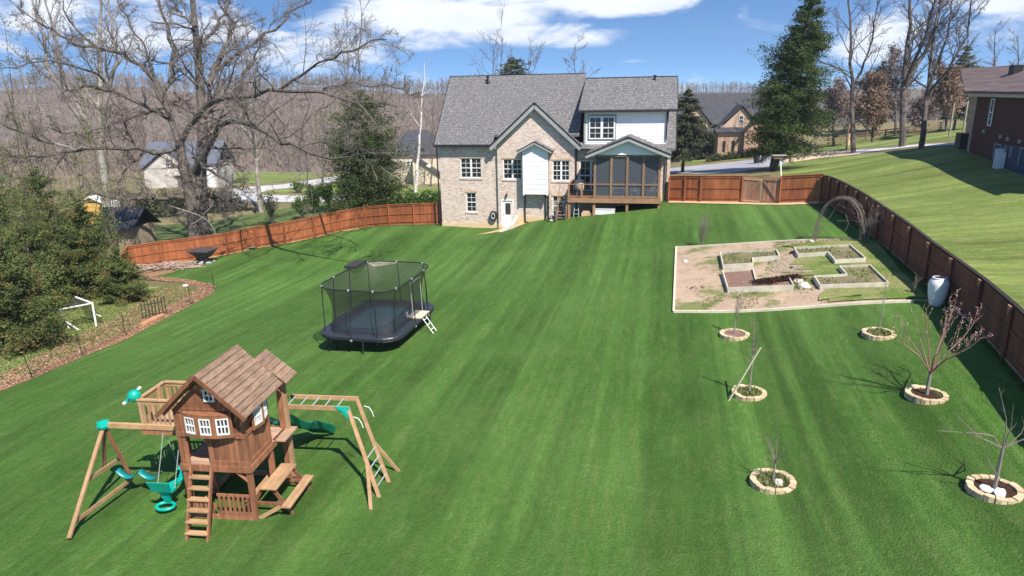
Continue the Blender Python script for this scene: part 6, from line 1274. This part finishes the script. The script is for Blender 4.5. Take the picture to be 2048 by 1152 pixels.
p = G(283, 655); q = G(326, 634); o = MB().tube([(0, 0, .1), tuple((q-p)*.5+np.array([0, 0, .12])), tuple(q-p+np.array([0, 0, .1]))], [.15, .16, .12], 12, .6).build('log', mat('orange_log', (.50, .25, .13), (.38, .19, .1), .9, 2)); o.location = tuple(p); tag(o, 'short orange brown log lying on the edge of the bed', 'log')
# fire bowl on stones
fb = G(410, 526); FB = thing('fire_bowl', 'square flared black metal fire bowl standing on stones near the left fence', 'fire pit', fb, R(-10))
b = MB(); V = [(-.35, -.35, .45), (.35, -.35, .45), (.35, .35, .45), (-.35, .35, .45), (-.8, -.8, 1.05), (.8, -.8, 1.05), (.8, .8, 1.05), (-.8, .8, 1.05)]; b.add(V, [(0, 1, 5, 4), (1, 2, 6, 5), (2, 3, 7, 6), (3, 0, 4, 7), (0, 3, 2, 1)], .5)
b.box(-.84, .84, -.84, .84, 1.02, 1.08, .5); b.build('bowl', mat('charcoal_steel', (.05, .05, .055), (.07, .07, .075), .5, 3), FB)
for k in range(34):
    a = random.random()*6.28; r_ = random.uniform(.15, .85); o = rock((r_*math.cos(a), r_*math.sin(a)*.8, .08+.25*max(0, .8-r_)*random.random()), random.uniform(.09, .17), M_CHAIN if k % 3 else M_BLACK, 'stone'); o.parent = FB
tb = G(490, 499); t = thing('low_table', 'low grey metal table with a pale front shelf beside the left fence', 'table', tb, R(-8)); part('tabletop', M_BLACK, lambda b: b.box(-.85, .75, -.4, .4, .42, .47), t); part('shelf', M_CHAIN, lambda b: b.beam((-.8, -.5, .2), (1.1, -.35, .3), .3, .04), t)
for (x_, y_) in ((-.75, -.35), (.65, -.35), (-.75, .35), (.65, .35)): part('leg', M_BLACK, lambda b: b.box(x_-.03, x_+.03, y_-.03, y_+.03, 0, .42), t)
# brush pile
bp_ = G(325, 540); n = 220; a = rng.random(n)*6.28; c_ = rng.normal(0, 1, (n, 2))*np.array([1.9, .45]); L_ = rng.uniform(.5, 1.6, n); z_ = rng.random(n)*.5*np.exp(-(c_[:, 0]/2.4)**2)+.04
P_ = np.stack([np.stack([c_[:, 0]+s_*L_*np.cos(a)*.9, c_[:, 1]+s_*L_*np.sin(a)*.35+rng.normal(0, .05, n), z_+s_*rng.normal(0, .12, n)], 1) for s_ in (-.5, -.15, .2, .5)], 1); P_[..., 2] = np.maximum(P_[..., 2], .03)
o = MB().tubes(P_, np.repeat(rng.uniform(.015, .045, n)[:, None], 4, 1), 5).build('brush_pile', mat('cut_branches', (.46, .34, .28), (.26, .18, .15), .9, 3, tone=.6)); o.location = tuple(bp_); o.rotation_euler[2] = R(10); tag(o, 'heap of cut pale branches piled against the left fence', 'brush pile')
# street furniture on the right
bf = G(1563, 352); t = thing('bird_table', 'white bird table with a flat tray on a leaning white pole behind the rear fence', 'bird table', bf); part('pole', M_TRIM, lambda b: b.beam((0, 0, -.3), (-.25, 0, 1.75), .1, .1), t); part('tray', M_GREYTRIM, lambda b: (b.box(-1.0, .2, -.3, .3, 1.75, 1.82)), t); part('hopper', M_DECKDK, lambda b: b.box(-.85, -.05, -.2, .2, 1.5, 1.74), t)
wb = G(1516, 327); t = thing('wheelie_bin', 'dark grey wheeled rubbish bin standing on the street', 'rubbish bin', wb, R(10))
b = MB(); b.add([(-.36, -.32, .08), (.36, -.32, .08), (.36, .32, .08), (-.36, .32, .08), (-.5, -.45, 1.25), (.5, -.45, 1.25), (.5, .45, 1.25), (-.5, .45, 1.25)], [(0, 1, 5, 4), (1, 2, 6, 5), (2, 3, 7, 6), (3, 0, 4, 7), (0, 3, 2, 1), (4, 5, 6, 7)], .5); b.build('bin_body', mat('bin_grey', (.04, .042, .045), rough=.5), t)
part('lid', M_BLACK, lambda b: b.box(-.54, .54, -.5, .5, 1.25, 1.34), t); part('mark', M_CHAIN, lambda b: b.prism([(-.06, -.41, .45), (.06, -.41, .45), (.12, -.445, 1.05), (-.12, -.445, 1.05)], (0, -.01, 0), .6), t)
for x_ in (-.3, .3): part('wheel', M_BLACK, lambda b: b.tube([(x_-.04, .3, .12), (x_+.04, .3, .12)], .12, 10), t)
for (x_, y_, h_, lab) in ((1692, 302, 3.2, 'thin dark pole at the edge of the sand driveway'), (1580, 325, 1.4, 'short dark wooden post beside the driveway behind the tall conifer'), (1608, 318, 1.1, 'shorter dark wooden post right of the tall conifer')):
    o = MB().box(-.08, .08, -.08, .08, -.1, h_).build('wooden_post', M_DECKDK); o.location = tuple(G(x_, y_)); tag(o, lab, 'post')
p = G(1698, 291); o = MB().box(-.35, .35, -.2, .2, 0, 1.5).build('utility_cabinet', M_KICK); o.location = tuple(p); tag(o, 'beige utility cabinet near the paddock fence', 'utility cabinet'); 
q = MB().box(-.08, .12, -.22, -.205, .7, 1.1).build('panel', M_BLACK, o)
for (x_, y_) in ((1898, 275), (1925, 270), (1886, 258)):
    o = MB().box(-.07, .07, -.07, .07, -.1, 3.6).build('sapling_stake', mat('grey_stake', (.34, .30, .25))); o.location = tuple(G(x_, y_)); tag(o, {1898: 'tall pale stake on the bank left of the dark brick house', 1925: 'tall stake nearest the dark brick house on the bank', 1886: 'tall stake on the upper bank, farthest from the dark brick house'}[x_], 'stake')
tufts('fence_line_grass', 'longer grass blades along the foot of the left fence', 'grass', ([tuple(p) for p in LF], [tuple(np.array(p)-[0, .22]) for p in LF]), 9000, .09, .012, L_GRASS, hz=.02)
tufts('fence_line_grass', 'longer grass blades along the foot of the right fence', 'grass', ([tuple(p) for p in RF], [tuple(np.array(p)-[.25, 0]) for p in RF]), 12000, .10, .012, L_GRASS, hz=.02)
# lawn detail: blades, clover and fallen leaves
0 and tufts('turf_blades', 'short mown grass blades over the near lawn', 'grass', ([(-12, 9.5), (-17.5, 24)], [(12, 9.5), (14.5, 20)]), 170000, .028, .010, L_GRASS, hz=.03)
tufts('clover_patch', 'pale green clover and weeds covering the left bed', 'ground cover', (pw((-20, 640), (60, 640), (180, 600), (300, 580), (370, 568)), pw((0, 775), (112, 722), (242, 668), (335, 615), (400, 580))), 60000, .06, .04, L_CLOV, hz=.03)
def litter(area, n, sz, m_, nm, lab):
    A_, B_ = resample(area[0], 30), resample(area[1], 30); i = rng.random(n)*28.99; t = rng.random(n)[:, None]; k = i.astype(int); f_ = (i-k)[:, None]
    P = (A_[k]*(1-f_)+A_[k+1]*f_)*(1-t)+(B_[k]*(1-f_)+B_[k+1]*f_)*t; return tag(leafcards(MB(), np.c_[P, Zf(P[:, 0], P[:, 1])+.06+rng.random(n)*.04], sz, flat=.7).build(nm, m_), lab, 'fallen leaves', kind='stuff')
litter(([tuple(p) for p in left_edge[2:16]], pw((-12, 760), (42, 735), (105, 700), (170, 668), (235, 635), (280, 606), (318, 580), (345, 575), (372, 575), (380, 571), (355, 566), (310, 562), (275, 560))), 11000, .05, L_DRY, 'fallen_leaves', 'brown fallen leaves along the edge of the bed')

# ------------------------------------------------------------------ trees
def limb(D, pts, r0, r1, sc=1.0, off=0.0, K=14, dz=0.0, ox=0, oy=0):
    """a limb seen at survey spots, at distance D, swinging off metres away along its length"""
    P = [at(ox+x*sc, oy+y*sc, D+off*(i/(len(pts)-1))+random.uniform(-.3, .3)) for i, (x, y) in enumerate(pts)]
    return poly_res(P, K), np.linspace(r0, r1, K)
def z8(pts): return [(x/2.226, y/2.226) for x, y in pts]
def crooked(P, amp):
    n = len(P); w = rng.normal(0, amp, (n, 3)); w[0] = 0; return P+w*np.linspace(.3, 1, n)[:, None]
def build_tree(name, label, base, trunks, limbs, levels, mb_mat, tw_mat, group=None, leaves=None, cat='tree', bark2=None):
    base = np.asarray(base, float); t = thing(name, label, cat, base, 0, group); m = MB(); b = MB()
    for (P, r_) in trunks: m.tubes((P-base)[None], r_[None], 12)
    m.build('trunk', mb_mat, t, True); Ps = []; Rs = []
    for (P, r_) in limbs: b.tubes((P-base)[None], r_[None], 8)
    L = limbs+trunks
    K = 14; P = np.array([poly_res(p, K) for p, r_ in L]); Rr = np.array([np.interp(np.linspace(0, 1, K), np.linspace(0, 1, len(r_)), r_) for p, r_ in L]); P = P-base; tw = MB(); last = None
    for li, (M_, ratio, ang, up, wig, rr, tmin, droop, n, mn) in enumerate(levels):
        P, Rr = sprout(P, Rr, M_, ratio, ang, up, 6 if li < 2 else 4, wig, rr, tmin, 1.0, droop=droop); Rr = np.maximum(Rr, mn)
        (b if li < 1 else tw).tubes(P, Rr, n); last = P
    b.build('limb', bark2 or mb_mat, t, True)
    if len(levels) > 1: tw.build('twigs', tw_mat, t)
    if leaves:
        lm, cnt, sz, spread = leaves; pts = last.reshape(-1, 3); pts = pts[rng.integers(0, len(pts), cnt)]+rng.normal(0, spread, (cnt, 3)); leafcards(MB(), pts, sz).build('dry_leaves', lm, t)
    return t
# the big bare tree behind the left fence
D0 = 60.0; ob = at(393, 482, D0); ob[2] = Z(ob[0], ob[1])-.3
def L8(pts, r0, r1, off=0, K=14, amp=.18):
    P, r_ = limb(D0, z8(pts), r0, r1, off=off, K=K); return crooked(P, amp), r_
tr = [(np.vstack([ob, poly_res([at(*z8([(868, 1000)])[0], D0), at(*z8([(845, 860)])[0], D0), at(*z8([(815, 740)])[0], D0), at(*z8([(800, 640)])[0], D0)], 8)]), np.array([.80, .58, .52, .49, .46, .43, .41, .39, .38])),
      (np.vstack([ob+[.5, .3, 0], poly_res([at(*z8([(890, 930)])[0], D0+.5), at(*z8([(895, 740)])[0], D0+.6), at(*z8([(905, 560)])[0], D0+.8), at(*z8([(890, 380)])[0], D0+1), at(*z8([(880, 230)])[0], D0+1), at(*z8([(865, 80)])[0], D0+1), at(*z8([(840, -160)])[0], D0+1)], 14)]), np.array([.66, .52, .50, .48, .46, .43, .40, .37, .34, .34, .3, .26, .2, .14, .08]))]
lb = [L8([(800, 650), (765, 560), (735, 470), (725, 405), (770, 350), (772, 250), (740, 120), (700, -20), (690, -150)], .42, .07, 1),
      L8([(800, 640), (870, 530), (915, 460), (985, 435), (1080, 440), (1150, 415), (1230, 402), (1440, 398), (1560, 450), (1640, 500), (1690, 610)], .36, .03, -16),
      L8([(860, 770), (950, 620), (985, 540), (1085, 545), (1150, 562), (1250, 630), (1330, 665), (1500, 692), (1690, 698)], .38, .03, -19),
      L8([(930, 380), (960, 290), (1010, 200), (1030, 90), (980, 10), (960, -120)], .34, .05, 3),
      L8([(745, 525), (650, 465), (500, 405), (380, 385), (300, 400), (240, 440)], .27, .04, -6),
      L8([(722, 420), (660, 330), (560, 250), (430, 210), (350, 160), (300, 60), (260, -60)], .28, .05, -3),
      L8([(800, 660), (700, 690), (600, 650), (500, 655), (370, 668), (300, 650), (180, 632), (80, 590), (0, 550), (-110, 520)], .26, .04, -8),
      L8([(860, 700), (950, 770), (1030, 830), (1110, 850)], .2, .05, -9), L8([(850, 880), (700, 885), (550, 890), (400, 850), (340, 860)], .3, .06, -4), L8([(880, 870), (960, 870), (1010, 890), (1090, 920), (1140, 945)], .28, .15, -3),
      L8([(930, 345), (1040, 250), (1130, 190), (1220, 120), (1300, 60), (1370, 5), (1450, -60)], .24, .05, 2), L8([(1230, 405), (1320, 360), (1400, 290), (1480, 255), (1560, 220), (1640, 190), (1720, 165)], .17, .03, -14),
      L8([(1440, 395), (1560, 370), (1700, 380), (1800, 400), (1830, 460)], .11, .02, -5), L8([(500, 405), (430, 330), (330, 290), (200, 270), (60, 290), (-60, 330)], .16, .03, -7), L8([(430, 210), (330, 200), (210, 120), (120, 60), (20, 0)], .17, .03, -3),
      L8([(370, 668), (250, 690), (100, 700), (10, 665)], .13, .03, -7), L8([(800, 500), (770, 455), (830, 440), (860, 520)], .16, .06, 0), L8([(600, 650), (560, 560), (540, 480), (440, 470)], .14, .03, -3), L8([(1080, 545), (1100, 450), (1050, 380), (1110, 300), (1150, 220), (1160, 120)], .2, .04, -2),
      L8([(880, 230), (940, 140), (1000, 60), (1010, -60)], .2, .05, 2), L8([(870, 120), (800, 60), (760, -40)], .17, .04, 2), L8([(690, 350), (640, 200), (560, 80), (520, -60)], .17, .04, -2), L8([(740, 480), (620, 520), (500, 540), (380, 600), (240, 575), (120, 600)], .15, .03, -6), L8([(640, 680), (560, 760), (520, 850), (570, 900)], .14, .04, -4)]
OAK = build_tree('giant_bare_tree', 'giant gnarled leafless tree with twisting dark limbs behind the left fence', ob, tr, [(p, r_*.78) for p, r_ in lb],
    [(16, .25, .85, .10, .26, .38, .1, .05, 5, .018), (12, .42, .8, .06, .22, .5, .12, .05, 3, .012), (8, .5, .75, .04, .2, .55, .1, .03, 3, .008)], M_BARK, M_TWIG)
# broken white branches hanging below
b = MB()
for pts, r_ in (([(750, 915), (830, 940), (905, 965), (940, 1000), (956, 1025)], .06), ([(955, 1020), (958, 1060), (956, 1110)], .04), ([(905, 965), (870, 990), (850, 1000)], .05), ([(905, 955), (940, 920), (950, 900)], .05), ([(820, 940), (780, 955)], .04)):
    P = [at(x/2.226, y/2.226, 56.5) for x, y in pts]; b.tubes((poly_res(P, 8)-ob)[None], np.linspace(r_, r_*.5, 8)[None], 6)
b.build('broken_branch', M_BARKLT, OAK)
# long pale limbs low on the left
b = MB()
for pts, r_ in (([(0, 450), (60, 530), (130, 600)], .05), ([(80, 290), (130, 400), (190, 500), (250, 640)], .055), ([(250, 640), (330, 665), (380, 660)], .08)):
    P = crooked(poly_res([at(x/2.226, y/2.226, 54) for x, y in pts], 10), .08); b.tubes((P-ob)[None], np.linspace(r_, r_*.6, 10)[None], 6)
b.build('dead_limb', M_BARKLT, OAK)
def auto_tree(name, label, px, py, top, D=None, lean=0, r0=.3, nl=12, spread=.35, levels=None, bark=M_BARK, tw=M_TWIGDK, group=None, leaves=None, fork=0, tmin=.25, ang=.6, seg=.5):
    if D is None: p = G(px, py)
    else: p = at(px, py, D); p[2] = Z(p[0], p[1])
    Dp = (p-CAM)@FW; tp = at(px+lean, top, Dp); Hh = tp[2]-p[2]; tp[:2] = p[:2]+(tp[:2]-p[:2])*1.0
    T0 = crooked(poly_res([p-[0, 0, .3], p+(tp-p)*.5+np.array([rng.normal(0, .012)*Hh, rng.normal(0, .012)*Hh, 0]), tp], 14), .006*Hh); trn = [(T0, np.linspace(r0, r0*.12, 14))]; lm = []
    for k in range(fork):
        s_ = rng.uniform(.25, .45); b0 = T0[int(s_*13)]; a = rng.random()*6.28; e = b0+np.array([math.cos(a)*Hh*.14, math.sin(a)*Hh*.14, Hh*(1-s_)*rng.uniform(.8, .95)]); m_ = (b0+e)/2+np.array([math.cos(a)*Hh*.05, math.sin(a)*Hh*.05, -Hh*.03])
        lm.append((crooked(poly_res([b0, m_, e], 14), .006*Hh), np.linspace(r0*.6, r0*.1, 14)))
    lv = levels or [(nl, spread, ang, .12, .12, .45, tmin, 0, 5, .02), (8, .42, .6, .10, .14, .5, .2, 0, 4, .012), (6, .45, .6, .06, .15, .6, .2, 0, 3, .009)]
    return build_tree(name, label, p, trn, lm, lv, bark, tw, group, leaves)
auto_tree('tall_bare_tree', 'tall pale trunked bare tree at the far left behind the giant tree', 205, 402, -60, 78, 0, .52, 14, .28, bark=M_BARKLT, tw=M_TWIG, fork=3, tmin=.3)
auto_tree('tall_bare_tree', 'pale bare tree just right of the giant tree trunk', 520, 408, 60, 84, -30, .30, 12, .32, bark=M_BARKLT, tw=M_TWIG, fork=2)
auto_tree('tall_bare_tree', 'thin bare tree rising above the dense conifer', 716, 350, -15, 105, 8, .22, 12, .2, tw=M_TWIG, tmin=.35, ang=.45)
auto_tree('tall_bare_tree', 'second thin bare tree above the dense conifer, slightly left', 700, 350, 30, 110, -6, .2, 10, .2, tw=M_TWIG, tmin=.35, ang=.45)
auto_tree('white_barked_tree', 'slender white barked bare tree standing left of the house', 830, 372, 130, 100, 20, .26, 7, .22, [(9, .28, .8, .1, .1, .5, .45, 0, 5, .03), (4, .4, .6, .1, .14, .5, .2, 0, 4, .012)], bark=M_WBARK, tw=M_TWIG)
auto_tree('small_bare_tree', 'small dark bare tree beside the cream house', 862, 378, 210, 108, 4, .14, 12, .3, tw=M_TWIG)
auto_tree('small_bare_tree', 'small bare tree standing alone by the left driveway', 645, 368, 262, 120, 3, .2, 12, .32, tw=M_TWIG)
# small leafy saplings behind the left fence
for x_, y_, h_, w_, lab in ((545, 452, 3.4, 1.1, 'thin yellowish sapling behind the left fence nearest the giant tree'), (606, 440, 2.2, .8, 'low green shrub left of the round one behind the left fence'), (630, 428, 2.9, 1.1, 'rounded green bush behind the middle of the left fence'), (658, 420, 2.6, .9, 'rightmost of the green bushes behind the left fence')):
    shrub('garden_shrub', x_, y_, lab, 'shrub', h_, w_, M_TWIG, 12, leaves=L_SHRUB if x_ > 560 else L_OLIVE, nleaf=2600 if x_ > 560 else 900, lsz=.11, up=.3, group='bushes behind the left fence')
shrub('garden_shrub', 597, 386, 'small dark bush beside the left driveway', 'shrub', 1.3, 1.2, M_TWIG, 12, leaves=L_SHRUB, nleaf=900, lsz=.16, group=None)
def hedge(label, pxs, D, h, w, m_, n, sz, group):
    p0 = at(*pxs[0], D); p0[2] = Z(p0[0], p0[1]); p1 = at(*pxs[1], D); p1[2] = Z(p1[0], p1[1]); t = thing('hedge', label, 'hedge', p0, 0, group); s_ = rng.random(n)
    bump_ = .75+.25*np.sin(s_*21)+.12*np.sin(s_*57); a = rng.random(n)*6.28; r_ = np.sqrt(rng.random(n)); P = (p1-p0)*s_[:, None]+np.stack([r_*np.cos(a)*w, r_*np.cos(a)*w*.3, np.abs(r_*np.sin(a))*h*bump_+.1], 1)
    leafcards(MB(), P, sz).build('foliage', m_, t); b = MB(); [b.tube([(p1-p0)*s, (p1-p0)*s+[0, 0, h*.6]], .03, 4) for s in np.linspace(.04, .96, 8)]; b.build('stem', M_TWIGDK, t); return t
hedge('bright green hedge between the dense conifer and the house', ((790, 412), (886, 410)), 76, 2.1, 1.2, L_SHRUB, 9000, .14, None)
hedge('olive brown hedge row behind the giant tree trunk', ((262, 446), (372, 444)), 84, 3.2, 1.5, L_OLIVE, 8000, .17, None)
hedge('olive brown hedge right of the giant tree trunk', ((398, 440), (470, 436)), 86, 2.8, 1.4, L_OLIVE, 5000, .17, None)
hedge('low planting along the front of the gabled brick house', ((1418, 316), (1545, 305)), 91, 1.0, .8, L_OLIVE, 3500, .14, None)
# right hand tall bare trees
LV = [(17, .27, .85, .10, .12, .40, .25, -.02, 5, .022), (8, .42, .6, .08, .15, .5, .2, 0, 4, .013), (6, .45, .55, .05, .15, .6, .2, 0, 3, .010)]
auto_tree('tall_bare_tree', 'leftmost of the three tall dark bare trees on the right', 1708, 307, -90, None, -10, .27, 16, .34, LV, fork=1)
auto_tree('tall_bare_tree', 'middle of the three tall dark bare trees on the right, with the widest crown', 1804, 294, -110, None, 20, .36, 20, .34, LV, fork=3)
auto_tree('tall_bare_tree', 'rightmost of the three tall dark bare trees, leaning slightly right', 1842, 297, -120, None, 65, .27, 18, .34, LV, fork=2)
# brown leaved and mauve understory trees
LU = [(16, .5, .8, .16, .12, .5, .15, 0, 4, .03), (8, .45, .7, .06, .15, .5, .2, 0, 3, .016), (4, .5, .7, .03, .15, .6, .2, 0, 3, .012)]
for (x_, y_, tp_, D, r_, m_, nl_, lab) in ((1745, 290, 175, 100, .22, L_BROWN, 9000, 'small tree still holding orange brown leaves between the tall bare trees'), (1668, 285, 185, 108, .2, L_MAUVE, 7000, 'mauve grey bushy tree right of the tall conifer'), (1893, 272, 150, 95, .2, L_BROWN, 7000, 'brown leaved bushy tree left of the dark brick house'),
                                        (1850, 275, 200, 104, .2, L_MAUVE, 6000, 'low mauve grey tree behind the rightmost tall bare tree'), (1790, 280, 130, 112, .22, L_MAUVE, 7000, 'mauve grey tree behind the middle tall bare tree')):
    auto_tree('bushy_tree', lab, x_, y_, tp_, D, 0, r_, levels=LU, tw=M_TWIG, leaves=(m_, nl_, .16, .35), group='bushy trees beyond the paddock fence')
for (x_, y_, tp_, D, lab) in ((1990, 140, 55, 120, 'bare tree against the sky above the dark brick house'), (2035, 150, 70, 125, 'bare tree at the right edge above the dark brick house'), (1935, 230, 90, 130, 'thin grey bare tree just left of the dark brick roof')):
    auto_tree('far_bare_tree', lab, x_, 262, tp_, D, 0, .28, levels=LV, tw=M_TWIG, group='bare trees behind the dark brick house')
for (x_, tp_, lab) in ((1003, 62, 'thin bare treetop behind the left part of the main roof'), (1150, 88, 'thin bare treetop behind the right end of the main roof ridge'), (1060, 95, 'small bare treetop right of the green one behind the roof'), (985, 88, 'leftmost thin bare treetop behind the roof')):
    auto_tree('far_bare_tree', lab, x_, 345, tp_, 96, 0, .16, levels=LV, tw=M_TWIG, tmin=.4, group='treetops behind the roof')

# ---- evergreens
def conifer(name, label, px, py, top, prof, D=None, nb=150, leaf=L_CONIF, lsz=.13, per=130, tilt=.12, trunk_r=.35, lean=0, group=None, low=.12, gap=.0, seed=1, gauss=.16, spray=1.0, bare=.0, eln=.12):
    global rng
    p = G(px, py) if D is None else at(px, py, D); p[2] = Z(p[0], p[1]); Dp = (p-CAM)@FW; tp = at(px+lean, top, Dp); Hh = tp[2]-p[2]; t = thing(name, label, 'conifer', p, 0, group); axis = np.array([(tp-p)[0], 0, Hh])
    m = MB(); K = 12; zz = np.linspace(0, 1, K); m.tubes((axis[None]*zz[:, None]+rng.normal(0, .03, (K, 3))*(zz[:, None] > 0))[None], (trunk_r*(1-zz*.94))[None], 10); m.build('trunk', M_BARK, t, True)
    h = low+(1-low)*(rng.random(nb)**1.15); h = np.sort(h); az = np.arange(nb)*2.399963+rng.normal(0, .4, nb); pr = np.interp(h, [q[0] for q in prof], [q[1] for q in prof])*rng.uniform(.62, 1.1, nb)*Hh*(1+.18*np.sin(3*az+h*9))
    el = tilt+.35*h+rng.normal(0, eln, nb); s_ = np.linspace(0, 1, 7); d = np.stack([np.cos(az), np.sin(az), 0*az], 1)
    P = (axis*h[:, None])[:, None]+d[:, None]*(pr[:, None]*s_)[..., None]; P[..., 2] += pr[:, None]*(np.tan(el)[:, None]*s_-.28*s_**2); m = MB(); m.tubes(P, (trunk_r*.18*(1-h)+.02)[:, None]*np.linspace(1, .3, 7)[None], 5); m.build('bough', M_BARK, t)
    cnt = np.maximum((per*(pr/ (pr.mean()+1e-6))).astype(int), 14); idx = np.repeat(np.arange(nb), cnt); n = len(idx); u = rng.random(n)**.62; u = np.clip(.16+.9*u, 0, 1.04); f_ = np.clip(u*6, 0, 5.999); k = f_.astype(int); q = (f_-k)[:, None]; C_ = P[idx, k]*(1-q)+P[idx, k+1]*q
    # foliage gathers in sprays, with gaps between
    ns = 7; sp = rng.integers(0, ns, n); so = rng.normal(0, 1, (nb, ns, 3))*np.array([1, 1, .35]); so = so[idx, sp]; wd = pr[idx]*gauss*(.35+u)
    C_ = C_+so*wd[:, None]*spray+rng.normal(0, 1, (n, 3))*(wd*.33+.03)[:, None]*np.array([1, 1, .6])
    bt = rng.random(nb)[idx]; st = rng.random((nb, ns))[idx, sp]; tone = np.clip(.30*bt+.35*st+.35*rng.random(n), 0, 1)
    leafcards(MB(), C_, lsz, tone, flat=.35, asp=.34).build('foliage', leaf, t); return t
conifer('tall_conifer', 'tall ragged dark green conifer standing behind the rear fence on the right', 1546, 343, -14, [(0, .09), (.1, .155), (.22, .185), (.35, .18), (.5, .155), (.7, .12), (.88, .065), (1, .015)], D=66, nb=270, lsz=.11, per=330, gauss=.20, eln=.24, lean=42, low=.10, trunk_r=.42, leaf=L_CONIF2)
conifer('dense_conifer', 'dense dark conifer behind the left fence beside the hedge', 741, 412, 182, [(0, .26), (.1, .30), (.3, .29), (.5, .27), (.7, .20), (.88, .10), (1, .02)], D=78, nb=260, lsz=.13, per=300, gauss=.2, eln=.3, low=.04, trunk_r=.3, leaf=L_CONIF2, lean=-8)
conifer('small_evergreen', 'small round grey green evergreen right of the house', 1366, 330, 182, [(0, .16), (.15, .21), (.4, .24), (.7, .17), (.9, .09), (1, .03)], D=78, nb=110, lsz=.13, per=300, low=.18, trunk_r=.2, leaf=L_OLIVE)
conifer('far_evergreen', 'round evergreen top showing above the main roof', 1030, 330, 125, [(0, .1), (.5, .18), (.75, .2), (.9, .14), (1, .05)], D=90, nb=90, lsz=.16, per=110, low=.4, trunk_r=.2, leaf=L_OLIVE)
conifer('far_evergreen', 'dark olive evergreen behind the tall bare trees on the right', 1905, 275, 95, [(0, .16), (.3, .2), (.6, .18), (.85, .1), (1, .02)], D=108, nb=110, lsz=.2, per=110, low=.15, trunk_r=.2, leaf=L_OLIVE)
conifer('far_evergreen', 'olive evergreen behind the leftmost tall bare tree', 1748, 285, 125, [(0, .16), (.3, .2), (.6, .18), (.85, .1), (1, .02)], D=120, nb=100, lsz=.2, per=100, low=.2, trunk_r=.2, leaf=L_OLIVE)
# juniper thicket on the left bank
JP = [(0, .24), (.15, .33), (.4, .32), (.65, .24), (.85, .13), (1, .03)]
for i_, (x_, y_, tp_, w_, lab) in enumerate(((187, 592, 405, .85, 'tall olive juniper at the right of the left thicket, left of the shed'), (120, 585, 335, .85, 'tallest pointed juniper of the left thicket'), (20, 560, 335, .8, 'juniper at the left edge rising behind the thicket'), (140, 604, 450, .8, 'juniper directly behind the white goal'),
                                          (42, 700, 480, .95, 'front juniper of the left thicket nearest the viewer'), (-40, 690, 430, 1.1, 'juniper cut off by the left edge of the view'), (150, 560, 430, .9, 'juniper at the back of the left thicket, behind the two pointed ones'), (80, 625, 440, .9, 'juniper in the middle of the left thicket'), (252, 606, 512, .95, 'low juniper beside the little black picket fence'))):
    p_ = conifer('juniper', lab, x_, y_, tp_, [(a, b_*w_*1.12) for a, b_ in JP], nb=112, leaf=L_JUNI, lsz=.066, per=360, tilt=.42, eln=.34, trunk_r=.16, low=.03, group='junipers of the left thicket', gauss=.17, lean=random.uniform(-8, 8))

# ------------------------------------------------------------------ thin air haze over the valley
hz = MB(); hz.box(-760, 760, -40, 900, -60, 75, .5); ho = hz.build('haze', None); tag(ho, kind='stuff')
mh = bpy.data.materials.new('haze'); mh.use_nodes = True; t = mh.node_tree; t.nodes.clear(); pv_ = N(t, 'ShaderNodeVolumePrincipled'); pv_.inputs['Color'].default_value = (.86, .91, 1.0, 1); pv_.inputs['Density'].default_value = .0003; pv_.inputs['Anisotropy'].default_value = .3
oo = N(t, 'ShaderNodeOutputMaterial'); t.links.new(pv_.outputs[0], oo.inputs['Volume']); ho.data.materials.append(mh); S.cycles.volume_bounces = 0
